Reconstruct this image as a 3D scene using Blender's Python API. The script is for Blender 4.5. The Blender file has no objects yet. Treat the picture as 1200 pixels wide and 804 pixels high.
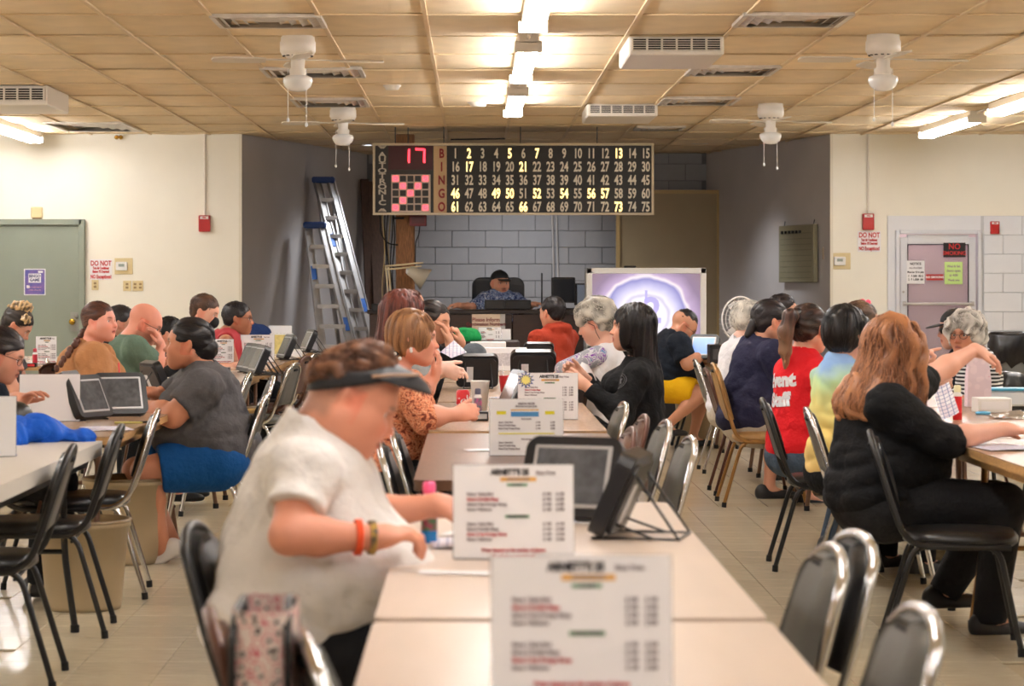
import bpy, math, random
import numpy as np
from mathutils import Vector, Matrix
from mathutils.bvhtree import BVHTree
random.seed(7); np.random.seed(7)
C = bpy.context.scene.collection
SC = bpy.context.scene
PI = math.pi
# ------------------------------------------------------------ camera, exposure, world
F = 85/36*1200                                  # focal length in pixels of the 1200 wide frame
CH = 1.39                                       # camera height
cam_d = bpy.data.cameras.new('camera'); cam = bpy.data.objects.new('camera', cam_d); C.objects.link(cam)
cam.location = (0, 0, CH); cam.rotation_euler = (PI/2, 0, 0)
cam_d.lens = 85; cam_d.sensor_width = 36; cam_d.sensor_fit = 'HORIZONTAL'
cam_d.shift_x = 45/1200; cam_d.shift_y = -72/1200
cam_d.clip_end = 100; cam_d.clip_start = .1
cam_d.dof.use_dof = True; cam_d.dof.focus_distance = 16.0; cam_d.dof.aperture_fstop = 5.6
SC.camera = cam
SC.view_settings.view_transform = 'Standard'; SC.view_settings.look = 'None'
SC.view_settings.gamma = 1; SC.view_settings.use_curve_mapping = False
SC.view_settings.exposure = 0.16
w = bpy.data.worlds.new('world'); SC.world = w; w.use_nodes = True
w.node_tree.nodes['Background'].inputs[0].default_value = (.9, .95, 1, 1)
w.node_tree.nodes['Background'].inputs[1].default_value = .05
TUBE = 56.0

SPOT_W = 225

# ------------------------------------------------------------ small helpers
def at(px, py, D): return Vector(((px-555)*D/F, D, CH-(py-330)*D/F))
def lin(c):
    return tuple(((v/255)/12.92 if v/255 <= .04045 else ((v/255+.055)/1.055)**2.4) for v in c)
def tag(o, label=None, cat=None, group=None, kind=None):
    if label: o['label'] = label
    if cat: o['category'] = cat
    if group: o['group'] = group
    if kind: o['kind'] = kind
    return o
def empty(name, loc=(0,0,0), rz=0, label=None, cat=None, group=None):
    o = bpy.data.objects.new(name, None); C.objects.link(o)
    o.location = loc; o.rotation_euler = (0,0,rz); o.empty_display_size = .05
    return tag(o, label, cat, group)
def kids(o): return [c for c in ALLCH.get(o.name, [])]
ALLCH = {}
def adopt(o, parent):
    if parent is not None:
        o.parent = parent; ALLCH.setdefault(parent.name, []).append(o)
def copy_tree(o, parent=None):
    c = o.copy(); C.objects.link(c)
    if parent is not None: adopt(c, parent)
    for ch in kids(o): copy_tree(ch, c)
    return c
_M = {}
def mat(name, col=(200,200,200), rough=.6, metal=0, spec=.5, nz=0, ns=20, bump=0, bs=60, emit=0, ecol=None, alpha=1, bd=.01,
        col2=None, coat=0, attr=False, trans=0, ior=1.45, sheen=0, stretch=None):
    """procedural principled material; nz = colour noise amount, bump = relief"""
    if name in _M: return _M[name]
    m = bpy.data.materials.new(name); m.use_nodes = True; nt = m.node_tree; b = nt.nodes['Principled BSDF']
    b.inputs['Base Color'].default_value = (*lin(col), 1)
    b.inputs['Roughness'].default_value = rough; b.inputs['Metallic'].default_value = metal
    b.inputs['Specular IOR Level'].default_value = spec; b.inputs['Coat Weight'].default_value = coat
    b.inputs['Alpha'].default_value = alpha; b.inputs['Transmission Weight'].default_value = trans
    b.inputs['IOR'].default_value = ior; b.inputs['Sheen Weight'].default_value = sheen
    if emit:
        b.inputs['Emission Color'].default_value = (*lin(ecol or col), 1); b.inputs['Emission Strength'].default_value = emit
    tc = None
    def coords():
        t = nt.nodes.new('ShaderNodeTexCoord'); mp = nt.nodes.new('ShaderNodeMapping')
        if stretch: mp.inputs['Scale'].default_value = stretch
        nt.links.new(t.outputs['Object'], mp.inputs[0]); return mp
    if attr:
        a = nt.nodes.new('ShaderNodeAttribute'); a.attribute_name = 'Col'
        nt.links.new(a.outputs['Color'], b.inputs['Base Color'])
    if nz and not attr:
        tc = coords(); n = nt.nodes.new('ShaderNodeTexNoise'); n.inputs['Scale'].default_value = ns; n.inputs['Detail'].default_value = 5
        nt.links.new(tc.outputs[0], n.inputs['Vector'])
        r = nt.nodes.new('ShaderNodeValToRGB'); c1 = lin(col)
        c2 = lin(col2) if col2 else tuple(v*(1-nz) for v in c1)
        r.color_ramp.elements[0].position = .35; r.color_ramp.elements[1].position = .65
        r.color_ramp.elements[0].color = (*c2, 1); r.color_ramp.elements[1].color = (*c1, 1)
        nt.links.new(n.outputs['Fac'], r.inputs[0]); nt.links.new(r.outputs[0], b.inputs['Base Color'])
    if bump:
        tc = tc or coords(); n = nt.nodes.new('ShaderNodeTexNoise'); n.inputs['Scale'].default_value = bs; n.inputs['Detail'].default_value = 4
        nt.links.new(tc.outputs[0], n.inputs['Vector'])
        bp = nt.nodes.new('ShaderNodeBump'); bp.inputs['Strength'].default_value = bump; bp.inputs['Distance'].default_value = bd
        nt.links.new(n.outputs['Fac'], bp.inputs['Height']); nt.links.new(bp.outputs[0], b.inputs['Normal'])
    _M[name] = m; return m
def rnd_tint(m, amt, hue=0):
    """per-object brightness variation on the base colour"""
    nt = m.node_tree; b = nt.nodes['Principled BSDF']; oi = nt.nodes.new('ShaderNodeObjectInfo')
    hs = nt.nodes.new('ShaderNodeHueSaturation'); mr = nt.nodes.new('ShaderNodeMapRange')
    mr.inputs['To Min'].default_value = 1-amt; mr.inputs['To Max'].default_value = 1+amt*.5
    nt.links.new(oi.outputs['Random'], mr.inputs['Value']); nt.links.new(mr.outputs[0], hs.inputs['Value'])
    l = [x for x in nt.links if x.to_socket == b.inputs['Base Color']]
    if l: nt.links.new(l[0].from_socket, hs.inputs['Color'])
    else: hs.inputs['Color'].default_value = b.inputs['Base Color'].default_value
    nt.links.new(hs.outputs[0], b.inputs['Base Color']); return m

class MB:
    """collects geometry for ONE mesh object"""
    def __init__(s): s.v = []; s.f = []; s.m = []; s.sm = []
    def add(s, vs, fs, mi=0, smooth=False):
        o = len(s.v); s.v += [tuple(v) for v in vs]
        for f in fs: s.f.append(tuple(i+o for i in f)); s.m.append(mi); s.sm.append(smooth)
        return s
    def box(s, c, d, mi=0, bev=0, rot=None):
        x, y, z = d[0]/2, d[1]/2, d[2]/2; c = Vector(c)
        if bev:
            b = min(bev, x*.95, y*.95, z*.95); vs = []; fs = []
            def vi(i, j, k, ax):  # three verts per corner
                q = [x*i, y*j, z*k]; q2 = [x*i-b*i, y*j-b*j, z*k-b*k]; q2[ax] = q[ax]; return Vector(q2)
            idx = {}
            for i in (-1,1):
                for j in (-1,1):
                    for k in (-1,1):
                        for ax in range(3): idx[(i,j,k,ax)] = len(vs); vs.append(vi(i,j,k,ax))
            for ax in range(3):
                a1, a2 = (ax+1)%3, (ax+2)%3
                for sg in (-1,1):
                    q = []
                    for (u,w_) in ((-1,-1),(1,-1),(1,1),(-1,1)):
                        t = [0,0,0]; t[ax] = sg; t[a1] = u; t[a2] = w_; q.append(idx[(*t,ax)])
                    fs.append(q if sg > 0 else q[::-1])
                for u in (-1,1):
                    for w_ in (-1,1):
                        t0 = [0,0,0]; t0[ax] = -1; t0[a1] = u; t0[a2] = w_
                        t1 = list(t0); t1[ax] = 1
                        q = [idx[(*t0,a1)], idx[(*t1,a1)], idx[(*t1,a2)], idx[(*t0,a2)]]
                        fs.append(q if u*w_ < 0 else q[::-1])
            for i in (-1,1):
                for j in (-1,1):
                    for k in (-1,1):
                        q = [idx[(i,j,k,0)], idx[(i,j,k,1)], idx[(i,j,k,2)]]
                        fs.append(q if i*j*k > 0 else q[::-1])
        else:
            vs = [Vector((i*x, j*y, k*z)) for i in (-1,1) for j in (-1,1) for k in (-1,1)]
            fs = [(0,1,3,2),(4,6,7,5),(0,4,5,1),(2,3,7,6),(0,2,6,4),(1,5,7,3)]
        if rot is not None: vs = [rot @ v for v in vs]
        return s.add([v+c for v in vs], fs, mi)
    def tube(s, pts, r, n=8, mi=0, cap=True, closed=False, flat=1.0):
        P = [Vector(p) for p in pts]; N = len(P); vs = []; fs = []; up = Vector((.13,.21,.97)).normalized()
        T = []
        for i in range(N):
            a = P[(i-1)%N] if (i or closed) else P[i]; b = P[(i+1)%N] if (i < N-1 or closed) else P[i]
            T.append((b-a).normalized())
        X = T[0].cross(up)
        if X.length < .1: X = T[0].cross(Vector((1,0,0)))
        X.normalize()
        for i in range(N):
            X = (X-T[i]*X.dot(T[i])).normalized(); Y = T[i].cross(X)
            rr = r[i] if isinstance(r, (list,tuple)) else r
            for k in range(n):
                a = 2*PI*k/n; vs.append(P[i]+X*math.cos(a)*rr+Y*math.sin(a)*rr*flat)
        for i in range(N if closed else N-1):
            for k in range(n):
                a = i*n+k; b = i*n+(k+1)%n; c = ((i+1)%N)*n+(k+1)%n; d = ((i+1)%N)*n+k
                fs.append((a,b,c,d))
        s.add(vs, fs, mi, True)
        if cap and not closed:
            s.add(vs[:n][::-1], [tuple(range(n))], mi); s.add(vs[-n:], [tuple(range(n))], mi)
        return s
    def lathe(s, prof, n=24, c=(0,0,0), mi=0, ax='z', mis=None):
        vs = []; fs = []; c = Vector(c)
        for (r, z) in prof:
            for k in range(n):
                a = 2*PI*k/n; p = Vector((r*math.cos(a), r*math.sin(a), z))
                if ax == 'y': p = Vector((p.x, p.z, p.y))
                if ax == 'x': p = Vector((p.z, p.x, p.y))
                vs.append(p+c)
        o = len(s.v); s.v += [tuple(v) for v in vs]
        for i in range(len(prof)-1):
            for k in range(n):
                s.f.append((o+i*n+k, o+i*n+(k+1)%n, o+(i+1)*n+(k+1)%n, o+(i+1)*n+k)); s.m.append(mis[i] if mis else mi); s.sm.append(True)
        return s
    def prism(s, poly, z0, z1, fn=None, mi=0):
        """polygon (x,y) extruded z0..z1, fn maps (x,y,z) to space"""
        n = len(poly); fn = fn or (lambda x,y,z: (x,y,z))
        vs = [fn(x,y,z0) for x,y in poly]+[fn(x,y,z1) for x,y in poly]
        fs = [tuple(range(n))[::-1], tuple(range(n,2*n))]+[(i,(i+1)%n,n+(i+1)%n,n+i) for i in range(n)]
        return s.add(vs, fs, mi)
    def quad(s, a, b, c, d, mi=0): return s.add([a,b,c,d], [(0,1,2,3)], mi)
    def mesh(s, name, mats):
        me = bpy.data.meshes.new(name); me.from_pydata(s.v, [], s.f)
        for m in (mats if isinstance(mats, (list,tuple)) else [mats]): me.materials.append(m)
        me.polygons.foreach_set('material_index', s.m); me.polygons.foreach_set('use_smooth', s.sm)
        me.update(); return me
    def build(s, name, mats, parent=None, **kw):
        o = bpy.data.objects.new(name, s.mesh(name, mats)); C.objects.link(o); adopt(o, parent)
        return tag(o, **kw)
def obj(name, me, parent=None, loc=None, **kw):
    o = bpy.data.objects.new(name, me); C.objects.link(o); adopt(o, parent)
    if loc is not None: o.location = loc
    return tag(o, **kw)
def arc(c, r, a0, a1, n, fn): return [fn(c[0]+r*math.cos(a0+(a1-a0)*i/n), c[1]+r*math.sin(a0+(a1-a0)*i/n)) for i in range(n+1)]
def rounded(pts, r, n=5):
    """round the corners of an open polyline"""
    P = [Vector(p) for p in pts]; out = [P[0]]
    for i in range(1, len(P)-1):
        a = (P[i-1]-P[i]); b = (P[i+1]-P[i]); rr = min(r, a.length*.49, b.length*.49)
        A = P[i]+a.normalized()*rr; B = P[i]+b.normalized()*rr
        for k in range(n+1):
            t = k/n; out.append(A*(1-t)**2+P[i]*2*t*(1-t)+B*t*t)
    out.append(P[-1]); return out
def rrect(w, h, r, n=5):
    out = []
    for cx, cy, a in ((w/2-r,h/2-r,0),(-w/2+r,h/2-r,PI/2),(-w/2+r,-h/2+r,PI),(w/2-r,-h/2+r,3*PI/2)):
        for k in range(n+1): out.append((cx+r*math.cos(a+PI/2*k/n), cy+r*math.sin(a+PI/2*k/n)))
    return out
_fonts = {}
def text_mesh(s, size, depth=.0005, cx=True, sx=1.0, bold=0.0):
    cu = bpy.data.curves.new('t', 'FONT'); cu.body = s; cu.size = size; cu.extrude = depth; cu.align_x = 'CENTER' if cx else 'LEFT'; cu.align_y = 'CENTER'
    cu.resolution_u = 3; cu.offset = bold
    o = bpy.data.objects.new('t', cu); me = bpy.data.meshes.new_from_object(o)
    bpy.data.objects.remove(o); bpy.data.curves.remove(cu)
    if sx != 1:
        for v in me.vertices: v.co.x *= sx
    return me
def text_on(s, size, mtl, parent, mtx, name='lettering', **kw):
    """flat lettering: text x,y in the plane mtx (x right, y up, z out)"""
    me = text_mesh(s, size, **{k: v for k, v in kw.items() if k in ('depth','cx','sx','bold')}); me.materials.clear(); me.materials.append(mtl); me.name = name
    me.transform(mtx); return obj(name, me, parent)
def facing(p, right=(1,0,0), up=(0,0,1)):
    r = Vector(right).normalized(); u = Vector(up).normalized(); n = r.cross(u)
    return Matrix(((r.x,u.x,n.x,p[0]),(r.y,u.y,n.y,p[1]),(r.z,u.z,n.z,p[2]),(0,0,0,1)))
# ------------------------------------------------------------ materials of the place
cream = mat('cream_paint', (242,237,222), .62, nz=.05, ns=1.5, bump=.08, bs=90)
whitep = mat('white_paint', (226,227,230), .55, nz=.03, ns=3, bump=.12, bs=120)
greyw = mat('grey_paint', (190,185,182), .6, nz=.06, ns=2, bump=.06, bs=80)
blockm = rnd_tint(mat('block_paint', (158,158,160), .6, nz=.05, ns=6, bump=.3, bs=70), .04)
blockw = rnd_tint(mat('white_block_paint', (228,229,232), .55, nz=.03, ns=6, bump=.2, bs=70), .02)
joint = mat('mortar', (120,121,122), .8); jointw = mat('white_mortar', (196,197,200), .8)
tilem = rnd_tint(mat('ceiling_tile', (236,214,176), .85, nz=.10, ns=3.5, bump=.5, bs=160), .13)
tbar = mat('ceiling_bar', (216,190,148), .5, nz=.1, ns=5)
dark = mat('dark_gap', (60,50,38), .9)
vinyl = rnd_tint(mat('vinyl_tile', (206,193,166), .19, nz=.14, ns=9, spec=.5, bump=.05, bs=7, stretch=(1,4,1)), .07)
chrome = mat('chrome', (205,205,205), .16, 1)
blackm = mat('black_metal', (20,20,21), .38, spec=.5)
blackp = mat('black_plastic', (22,22,24), .4)
blackv = mat('black_vinyl', (26,26,27), .33, bump=.12, bs=90)
greyv = mat('grey_vinyl', (88,86,80), .5, nz=.1, ns=30, bump=.15, bs=120)
brownv = mat('brown_metal', (82,50,38), .32, metal=.3)
goldm = mat('gold_metal', (150,110,62), .35, metal=.5); goldv = mat('gold_vinyl', (168,128,74), .5, nz=.1, ns=30)
rubber = mat('rubber', (25,24,23), .8)
alum = mat('aluminium', (190,188,186), .48, .6, nz=.1, ns=10)
white = mat('white_plastic', (232,230,226), .4)
wpaper = mat('white_paper', (236,235,236), .6)
wenamel = mat('white_enamel', (226,218,205), .35)
redp = mat('red_paint', (170,32,30), .4)
redt = mat('red_print', (190,40,42), .6)
blackt = mat('black_print', (40,38,42), .7)
greyt = mat('grey_print', (140,132,136), .7)
tube_m = mat('tube_glow', (255,250,240), .4, emit=TUBE, ecol=(252,251,255))
glassm = mat('frosted_glass', (240,238,232), .25, trans=.25)
X0, X1, Y0, Y1, ZC = -6.6, 7.4, -5.0, 25.2, 2.93
# ------------------------------------------------------------ floor
f = MB(); f.box((.4, 12.2, -.06), (14.4, 35, .1)); fl = f.build('floor', mat('floor_vinyl', (196,181,152), .2, nz=.12, ns=6), kind='structure')
nt = _M['floor_vinyl'].node_tree; bk = nt.nodes.new('ShaderNodeTexBrick'); tcn = nt.nodes.new('ShaderNodeTexCoord'); mpn = nt.nodes.new('ShaderNodeMapping')
mpn.inputs['Scale'].default_value = (1/.305,)*3; bk.offset = 0; bk.inputs['Brick Width'].default_value = 1; bk.inputs['Row Height'].default_value = 1
bk.inputs['Scale'].default_value = 1; bk.inputs['Mortar Size'].default_value = .006
bk.inputs['Color1'].default_value = (*lin((198,183,154)),1); bk.inputs['Color2'].default_value = (*lin((188,172,143)),1); bk.inputs['Mortar'].default_value = (*lin((120,105,84)),1)
nt.links.new(tcn.outputs['Object'], mpn.inputs[0]); nt.links.new(mpn.outputs[0], bk.inputs['Vector']); nt.links.new(bk.outputs['Color'], nt.nodes['Principled BSDF'].inputs['Base Color'])
ft = MB().box((0,0,0), (.3025,.3025,.008), bev=.0015).mesh('floor_tile', vinyl)
T = .305; cells = []
for j in range(26, 60):
    for i in range(-9, 9):
        x = (i+.5)*T+.1; y = (j+.5)*T
        px = 555+F*x/y; py = 330+F*CH/y
        if -25 < px < 1225 and py < 830 and not (-.3 < x < .7) : cells.append((y, x))
cells.sort(); 
for (y, x) in cells[:296]: 
    o = obj('floor_tile', ft, fl, (x, y, -.005)); o.rotation_euler.x = random.uniform(-1,1)*.0006; o.rotation_euler.y = random.uniform(-1,1)*.0006
# ------------------------------------------------------------ ceiling, tiles, bars
c = MB(); c.box(((X0+X1)/2, (Y0+29.4)/2, ZC+.09), (X1-X0, 29.4-Y0, .1)); ce = c.build('ceiling', dark, kind='structure')
near = MB(); near.box(((X0+X1)/2, (Y0+12.68)/2, ZC+.012), (X1-X0, 12.68-Y0, .02))
near.build('ceiling_panel', mat('ceiling_near', (236,214,176), .85, nz=.1, ns=3), ce)
tw, tl = .6175, 1.215; gx = -.28; gy = 12.69
def tile_mesh(sag):
    m = MB(); nx, ny = 4, 4; vs = []; fs = []
    for j in range(ny+1):
        for i in range(nx+1):
            u = i/nx*2-1; v = j/ny*2-1
            vs.append((u*(tw/2-.012), v*(tl/2-.012), -sag*(1-u*u)*(1-v*v)))
    for j in range(ny):
        for i in range(nx): a = j*(nx+1)+i; fs.append((a, a+nx+1, a+nx+2, a+1))
    m.add(vs, fs, 0, True); m.box((0,0,.012), (tw-.024, tl-.024, .014)); return m.mesh('ceiling_tile', tilem)
tms = [tile_mesh(s) for s in (.0, .006, .012, .02)]
skip = set()
for k in range(0, 14):
    for i in range(-9, 10):
        x = gx+tw*(i+.5); y = gy+tl*(k+.5)
        if y > 25.6 and not (-2.6 < x < 3.9): continue
        if not (-5.5 < x < 6.2) or y > 29.2: continue
        o = obj('ceiling_tile', random.choice(tms), ce, (x, y, ZC+random.uniform(-.001,.004)))
        o.rotation_euler = (random.uniform(-.004,.004), random.uniform(-.006,.006), 0)
for i in range(-9, 11):
    x = gx+tw*i
    y1 = 29.3 if -2.4 < x < 3.7 else 25.2
    m = MB().box((x, (12.69+y1)/2, ZC-.006), (.026, y1-12.69, .012)); m.build('ceiling_bar', tbar, ce)
for k in range(0, 14):
    y = gy+tl*k; a, b = (-5.8, 6.4) if y < 25.3 else (-2.4, 3.7)
    m = MB().box(((a+b)/2, y, ZC-.004), (b-a, .02, .010)); m.build('ceiling_bar', tbar, ce)
# ------------------------------------------------------------ walls
AL, AR, YB = -2.43, 3.73, 29.0      # alcove mouth, back wall
BL, BR = -1.28, 2.79
def wall(name, a, b, z0, z1, th, m, out=1):
    """wall from a to b (xy), thickness to the outside"""
    a = Vector((*a, 0)); b = Vector((*b, 0)); d = (b-a).normalized(); n = Vector((-d.y, d.x, 0))*th*out
    p = [a, b, b+n, a+n]; mb = MB()
    mb.prism([(q.x, q.y) for q in p], z0, z1, mi=0); return mb.build(name, m, kind='structure')
wall('wall_left', (X0, Y0), (X0, Y1), 0, 3.0, .15, cream)
wall('wall_right', (X1, Y1), (X1, Y0), 0, 3.0, .15, cream)
wall('wall_back', (X1, Y0), (X0, Y0), 0, 3.0, .15, cream)
wall('wall_front_left', (X0, Y1), (AL, Y1), 0, 3.0, .15, cream)
DX0, DX1, DZ = at(1049,0,Y1).x, at(1149,0,Y1).x, at(0,270,Y1).z
WB0 = at(1040,0,Y1).x; WBZ = at(0,253,Y1).z
m = MB(); m.box(((AR+DX0)/2, Y1+.09, 1.5), (DX0-AR, .18, 3.0)); m.box(((DX0+DX1)/2, Y1+.09, (DZ+3.0)/2), (DX1-DX0, .18, 3.0-DZ)); m.box(((DX1+X1)/2, Y1+.09, 1.5), (X1-DX1, .18, 3.0))
wf = m.build('wall_front_right', cream, kind='structure')
# white painted concrete blocks around the glass door
bw, bh = .4, .2
mb = MB(); mb.box(((WB0+DX0)/2, Y1-.006, WBZ/2), (DX0-WB0, .012, WBZ)); mb.box(((DX1+X1)/2, Y1-.006, WBZ/2), (X1-DX1, .012, WBZ))
mb.build('mortar_bed', jointw, wf); MB().box(((WB0+DX1)/2, Y1-.008, (WBZ+DZ)/2), (DX1-WB0,.016,WBZ-DZ)).box(((WB0+DX0)/2, Y1-.008, DZ/2), (DX0-WB0,.016,DZ)).build('painted_band', whitep, wf)
bm_full = MB().box((0,0,0), (bw-.008, .02, bh-.007), bev=.003).mesh('block', blockw)
for r in range(int(WBZ/bh)+1):
    z = WBZ-bh*(r+.5)
    if z < .1: break
    x = DX1+.03+(bw/2 if r%2 else bw)*.5; wdt = bw/2 if r%2 else bw
    while x+wdt/2 < X1:
        if wdt == bw: obj('block', bm_full, wf, (x, Y1-.012, z))
        else: MB().box((x, Y1-.012, z), (wdt-.008, .02, bh-.007), bev=.003).build('block', blockw, wf)
        x += wdt/2+bw/2; wdt = bw
# alcove
def awall(name, a, b): return wall(name, a, b, 0, 3.0, .12, greyw)
awall('wall_alcove_left', (AL, Y1), (BL, YB)); awall('wall_alcove_right', (BR, YB), (AR, Y1))
m = MB().box(((BL+BR)/2, YB+.08, 1.5), (BR-BL+.3, .14, 3.0)); wb = m.build('wall_alcove_back', joint, kind='structure')
bb = MB().box((0,0,0), (bw-.008, .02, bh-.007), bev=.003).mesh('block', blockm)
for r in range(2, 15):
    z = bh*(r+.5); x = BL+(.2 if r%2 else 0)+.02
    while x+bw/2 < BR:
        obj('block', bb, wb, (x+bw/2, YB+.005, z)); x += bw
# stage floor of the alcove
MB().box((.6, 26.6, .14), (6.0, 4.9, .28), bev=.01).build('trim_stage', mat('stage_floor', (92,66,50), .5, nz=.2, ns=5), kind='structure')
m = MB()
for x in (AL, AR): m.box((x, Y1-.004, 1.48), (.03, .014, 2.9))
m.build('trim_1', mat('corner_bead', (226,219,200), .5), kind='structure')
# ------------------------------------------------------------ green door on the left wall
gd = mat('green_door', (134,142,130), .42, nz=.05, ns=3)
gx1 = at(100,0,Y1).x; gz = at(0,257,Y1).z
d = empty('door_1', (gx1-.5, Y1-.02, 0)); tag(d, kind='structure')
def local(mb, o):  # shift verts into the local frame of an unrotated empty
    l = o.location; mb.v = [(v[0]-l.x, v[1]-l.y, v[2]-l.z) for v in mb.v]; return mb
dw = 1.0
local(MB().box((gx1-.03, Y1-.03, gz/2), (.06, .07, gz), bev=.004).box((gx1-1.05, Y1-.03, gz/2), (.06,.07,gz), bev=.004).box((gx1-.54, Y1-.03, gz-.03), (1.02,.07,.06), bev=.004), d).build('door_frame', gd, d)
local(MB().box((gx1-.54, Y1-.01, gz/2-.03), (.955, .04, gz-.075), bev=.003), d).build('door_leaf', gd, d)
brass = mat('brass', (190,150,60), .25, .9)
kx, kz = at(86,0,Y1).x, at(0,377,Y1).z
local(MB().lathe([(0,-.10),(.03,-.095),(.034,-.07),(.022,-.05),(.012,-.045),(.012,-.02),(.036,-.018),(.036,-.01)], 16, (kx, Y1-.01, kz), ax='y'), d).build('door_knob', brass, d)
local(MB().lathe([(0,-.06),(.022,-.058),(.026,-.03)], 14, (kx+.04, Y1-.0, kz+.055), ax='y').box((kx+.02, Y1-.035, kz-.0), (.09,.004,.2)), d).build('door_lock', mat('steel', (150,150,145), .35, .8), d)
# poster on the door
p0 = at(41.5, 330.5, Y1); po = empty('poster', (p0.x, Y1-.036, p0.z-.13), label='purple and white bingo poster taped to the green door', cat='poster')
pw, ph = .225, .275
MB().box((0,0,.13), (pw,.002,ph)).build('sheet', wpaper, po)
MB().box((0,-.002,.13), (pw-.02,.001,ph-.02)).build('print', mat('purple_print', (74,78,150), .5, nz=.5, ns=18, col2=(120,92,160)), po)
MB().box((.0,-.003,.17), (.13,.001,.095)).box((-.07,-.003,.08),(.03,.001,.03)).box((.06,-.003,.235),(.05,.001,.02)).build('print_panel', wpaper, po)
for i, (t, z, s_) in enumerate((('BINGO', .19, .042), ('GAME', .15, .042), ('EVERY WEDNESDAY', .075, .018), ('DOORS OPEN 4 PM', .045, .016))):
    text_on(t, s_, mat('navy_print', (40,44,100), .6) if i < 2 else mat('pink_print', (232,170,180), .6), po, facing((0,-.0045,z)), sx=.9, bold=.0015 if i < 2 else 0)
# little siren over the door
s0 = at(44, 249, Y1); s = empty('door_chime', (s0.x, Y1, s0.z), label='small yellowed plastic box mounted above the green door', cat='chime')
yel = mat('yellowed_plastic', (214,196,150), .45)
MB().box((0,-.035,0), (.115,.06,.115), bev=.008).build('cover', yel, s); MB().box((0,-.03,-.065), (.09,.05,.02)).build('base', mat('tan_plastic', (120,96,66), .5), s)
# ------------------------------------------------------------ glass door on the right
alp = mat('door_alum', (214,216,222), .35, .35)
d2 = empty('door_2', ((DX0+DX1)/2, Y1+.03, 0)); tag(d2, kind='structure')
w_ = DX1-DX0; m = MB()
for sx in (-1,1): m.box((sx*(w_/2-.018), -.03, DZ/2), (.04,.12,DZ), bev=.004)
m.box((0,-.03,DZ-.018), (w_-.08,.12,.04), bev=.004); m.build('door_frame', alp, d2)
m = MB(); fw = .075; iw = w_-.10
for sx in (-1,1): m.box((sx*(iw/2-fw/2), -.02, DZ/2-.03), (fw,.045,DZ-.08), bev=.004)
m.box((0,-.02,DZ-.095), (iw-2*fw,.045,.1), bev=.004); m.box((0,-.02,.14),(iw-2*fw,.045,.24), bev=.004)
m.build('door_rail', alp, d2)
zb = at(0,356,Y1).z
m = MB().tube([(-iw/2+.03,-.075,zb),(iw/2-.03,-.075,zb)], .016, 8).box((-iw/2+.04,-.05,zb),(.03,.06,.05)).box((iw/2-.04,-.05,zb),(.03,.06,.05)).build('push_bar', alum, d2)
MB().box((0,-.01,DZ/2), (iw-2*fw+.01,.008,DZ-.2)).build('door_glass', mat('door_glass', (226,214,220), .06, trans=.75, ior=1.3, spec=.6), d2)
MB().tube([(iw/2-fw-.005,-.045,DZ-.15),(iw/2-fw-.005,-.045,.27)], .006, 4).tube([(-iw/2+fw+.005,-.045,DZ-.15),(-iw/2+fw+.005,-.045,.27)], .005, 4).tube([(-iw/2+fw,-.045,DZ-.148),(iw/2-fw,-.045,DZ-.148)], .005, 4).build('gasket', rubber, d2)
MB().lathe([(0,-.05),(.013,-.05),(.013,-.04)], 10, (-iw/2+.035,0,at(0,342,Y1).z), ax='y').build('door_lock', alum, d2)
# vestibule behind the glass
m = MB(); m.box(((DX0+DX1)/2, Y1+1.7, 1.3), (2.2,.1,2.8)); m.box((DX0-.35, Y1+1.0, 1.3), (.1,1.5,2.8)); m.box((DX1+.35, Y1+1.0, 1.3), (.1,1.5,2.8)); m.box(((DX0+DX1)/2, Y1+1, 2.75),(2.2,1.6,.1)); m.box(((DX0+DX1)/2, Y1+1, -.05),(2.2,1.6,.1))
m.build('wall_vestibule', mat('vestibule', (205,190,192), .6), kind='structure')
L = bpy.data.lights.new('vestibule_lamp', 'POINT'); L.energy = 22; L.shadow_soft_size = .15; L.color = (1,.93,.93)
o = bpy.data.objects.new('vestibule_lamp', L); C.objects.link(o); o.location = ((DX0+DX1)/2, Y1+.9, 2.5); tag(o, 'lamp in the vestibule behind the glass door', 'lamp')
# notices stuck on the glass
def notice(name, px, py, w_px, h_px, m, label, lines=(), D=Y1-.0, yoff=-.02):
    p = at(px, py, D); k = D/F; o = empty(name, (p.x, D+yoff, p.z-h_px*k/2), label=label, cat='sign')
    MB().box((0,0,h_px*k/2), (w_px*k,.002,h_px*k)).build('sheet', m, o)
    for (t, fz, sz, mm) in lines: text_on(t, sz*h_px*k, mm, o, facing((0,-.003,h_px*k*fz)), sx=.95, bold=.001)
    return o
notice('paper_notice', 1072.5, 319, 21, 27, wpaper, 'white typed notice taped to the glass door', (('NOTICE', .86,.14,blackt),('ALL PLAYERS',.68,.10,greyt),('Must be 18 to play',.5,.1,blackt),('1  $ 500  00 2',.33,.12,blackt),('2  $ 1,000  00',.18,.12,blackt)))
notice('red_sticker', 1095, 325, 20, 7, redp, 'small red and white no smoking sticker on the glass door', (('NO SMOKING',.5,.5,wpaper),))
notice('green_note', 1117, 320, 21, 26, mat('lime_paper', (196,226,140), .6), 'lime green handwritten note on the glass door', (('Wed & Sat',.8,.14,greyt),('doors open',.6,.14,greyt),('at 4:00',.4,.14,greyt),('Thank you',.18,.13,greyt)))
ns = notice('no_smoking_sign', 1118, 293, 26, 17, blackp, 'black sign with red NO SMOKING letters on the glass door', (('NO',.72,.55,redt),('SMOKING',.27,.38,redt)))
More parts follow.
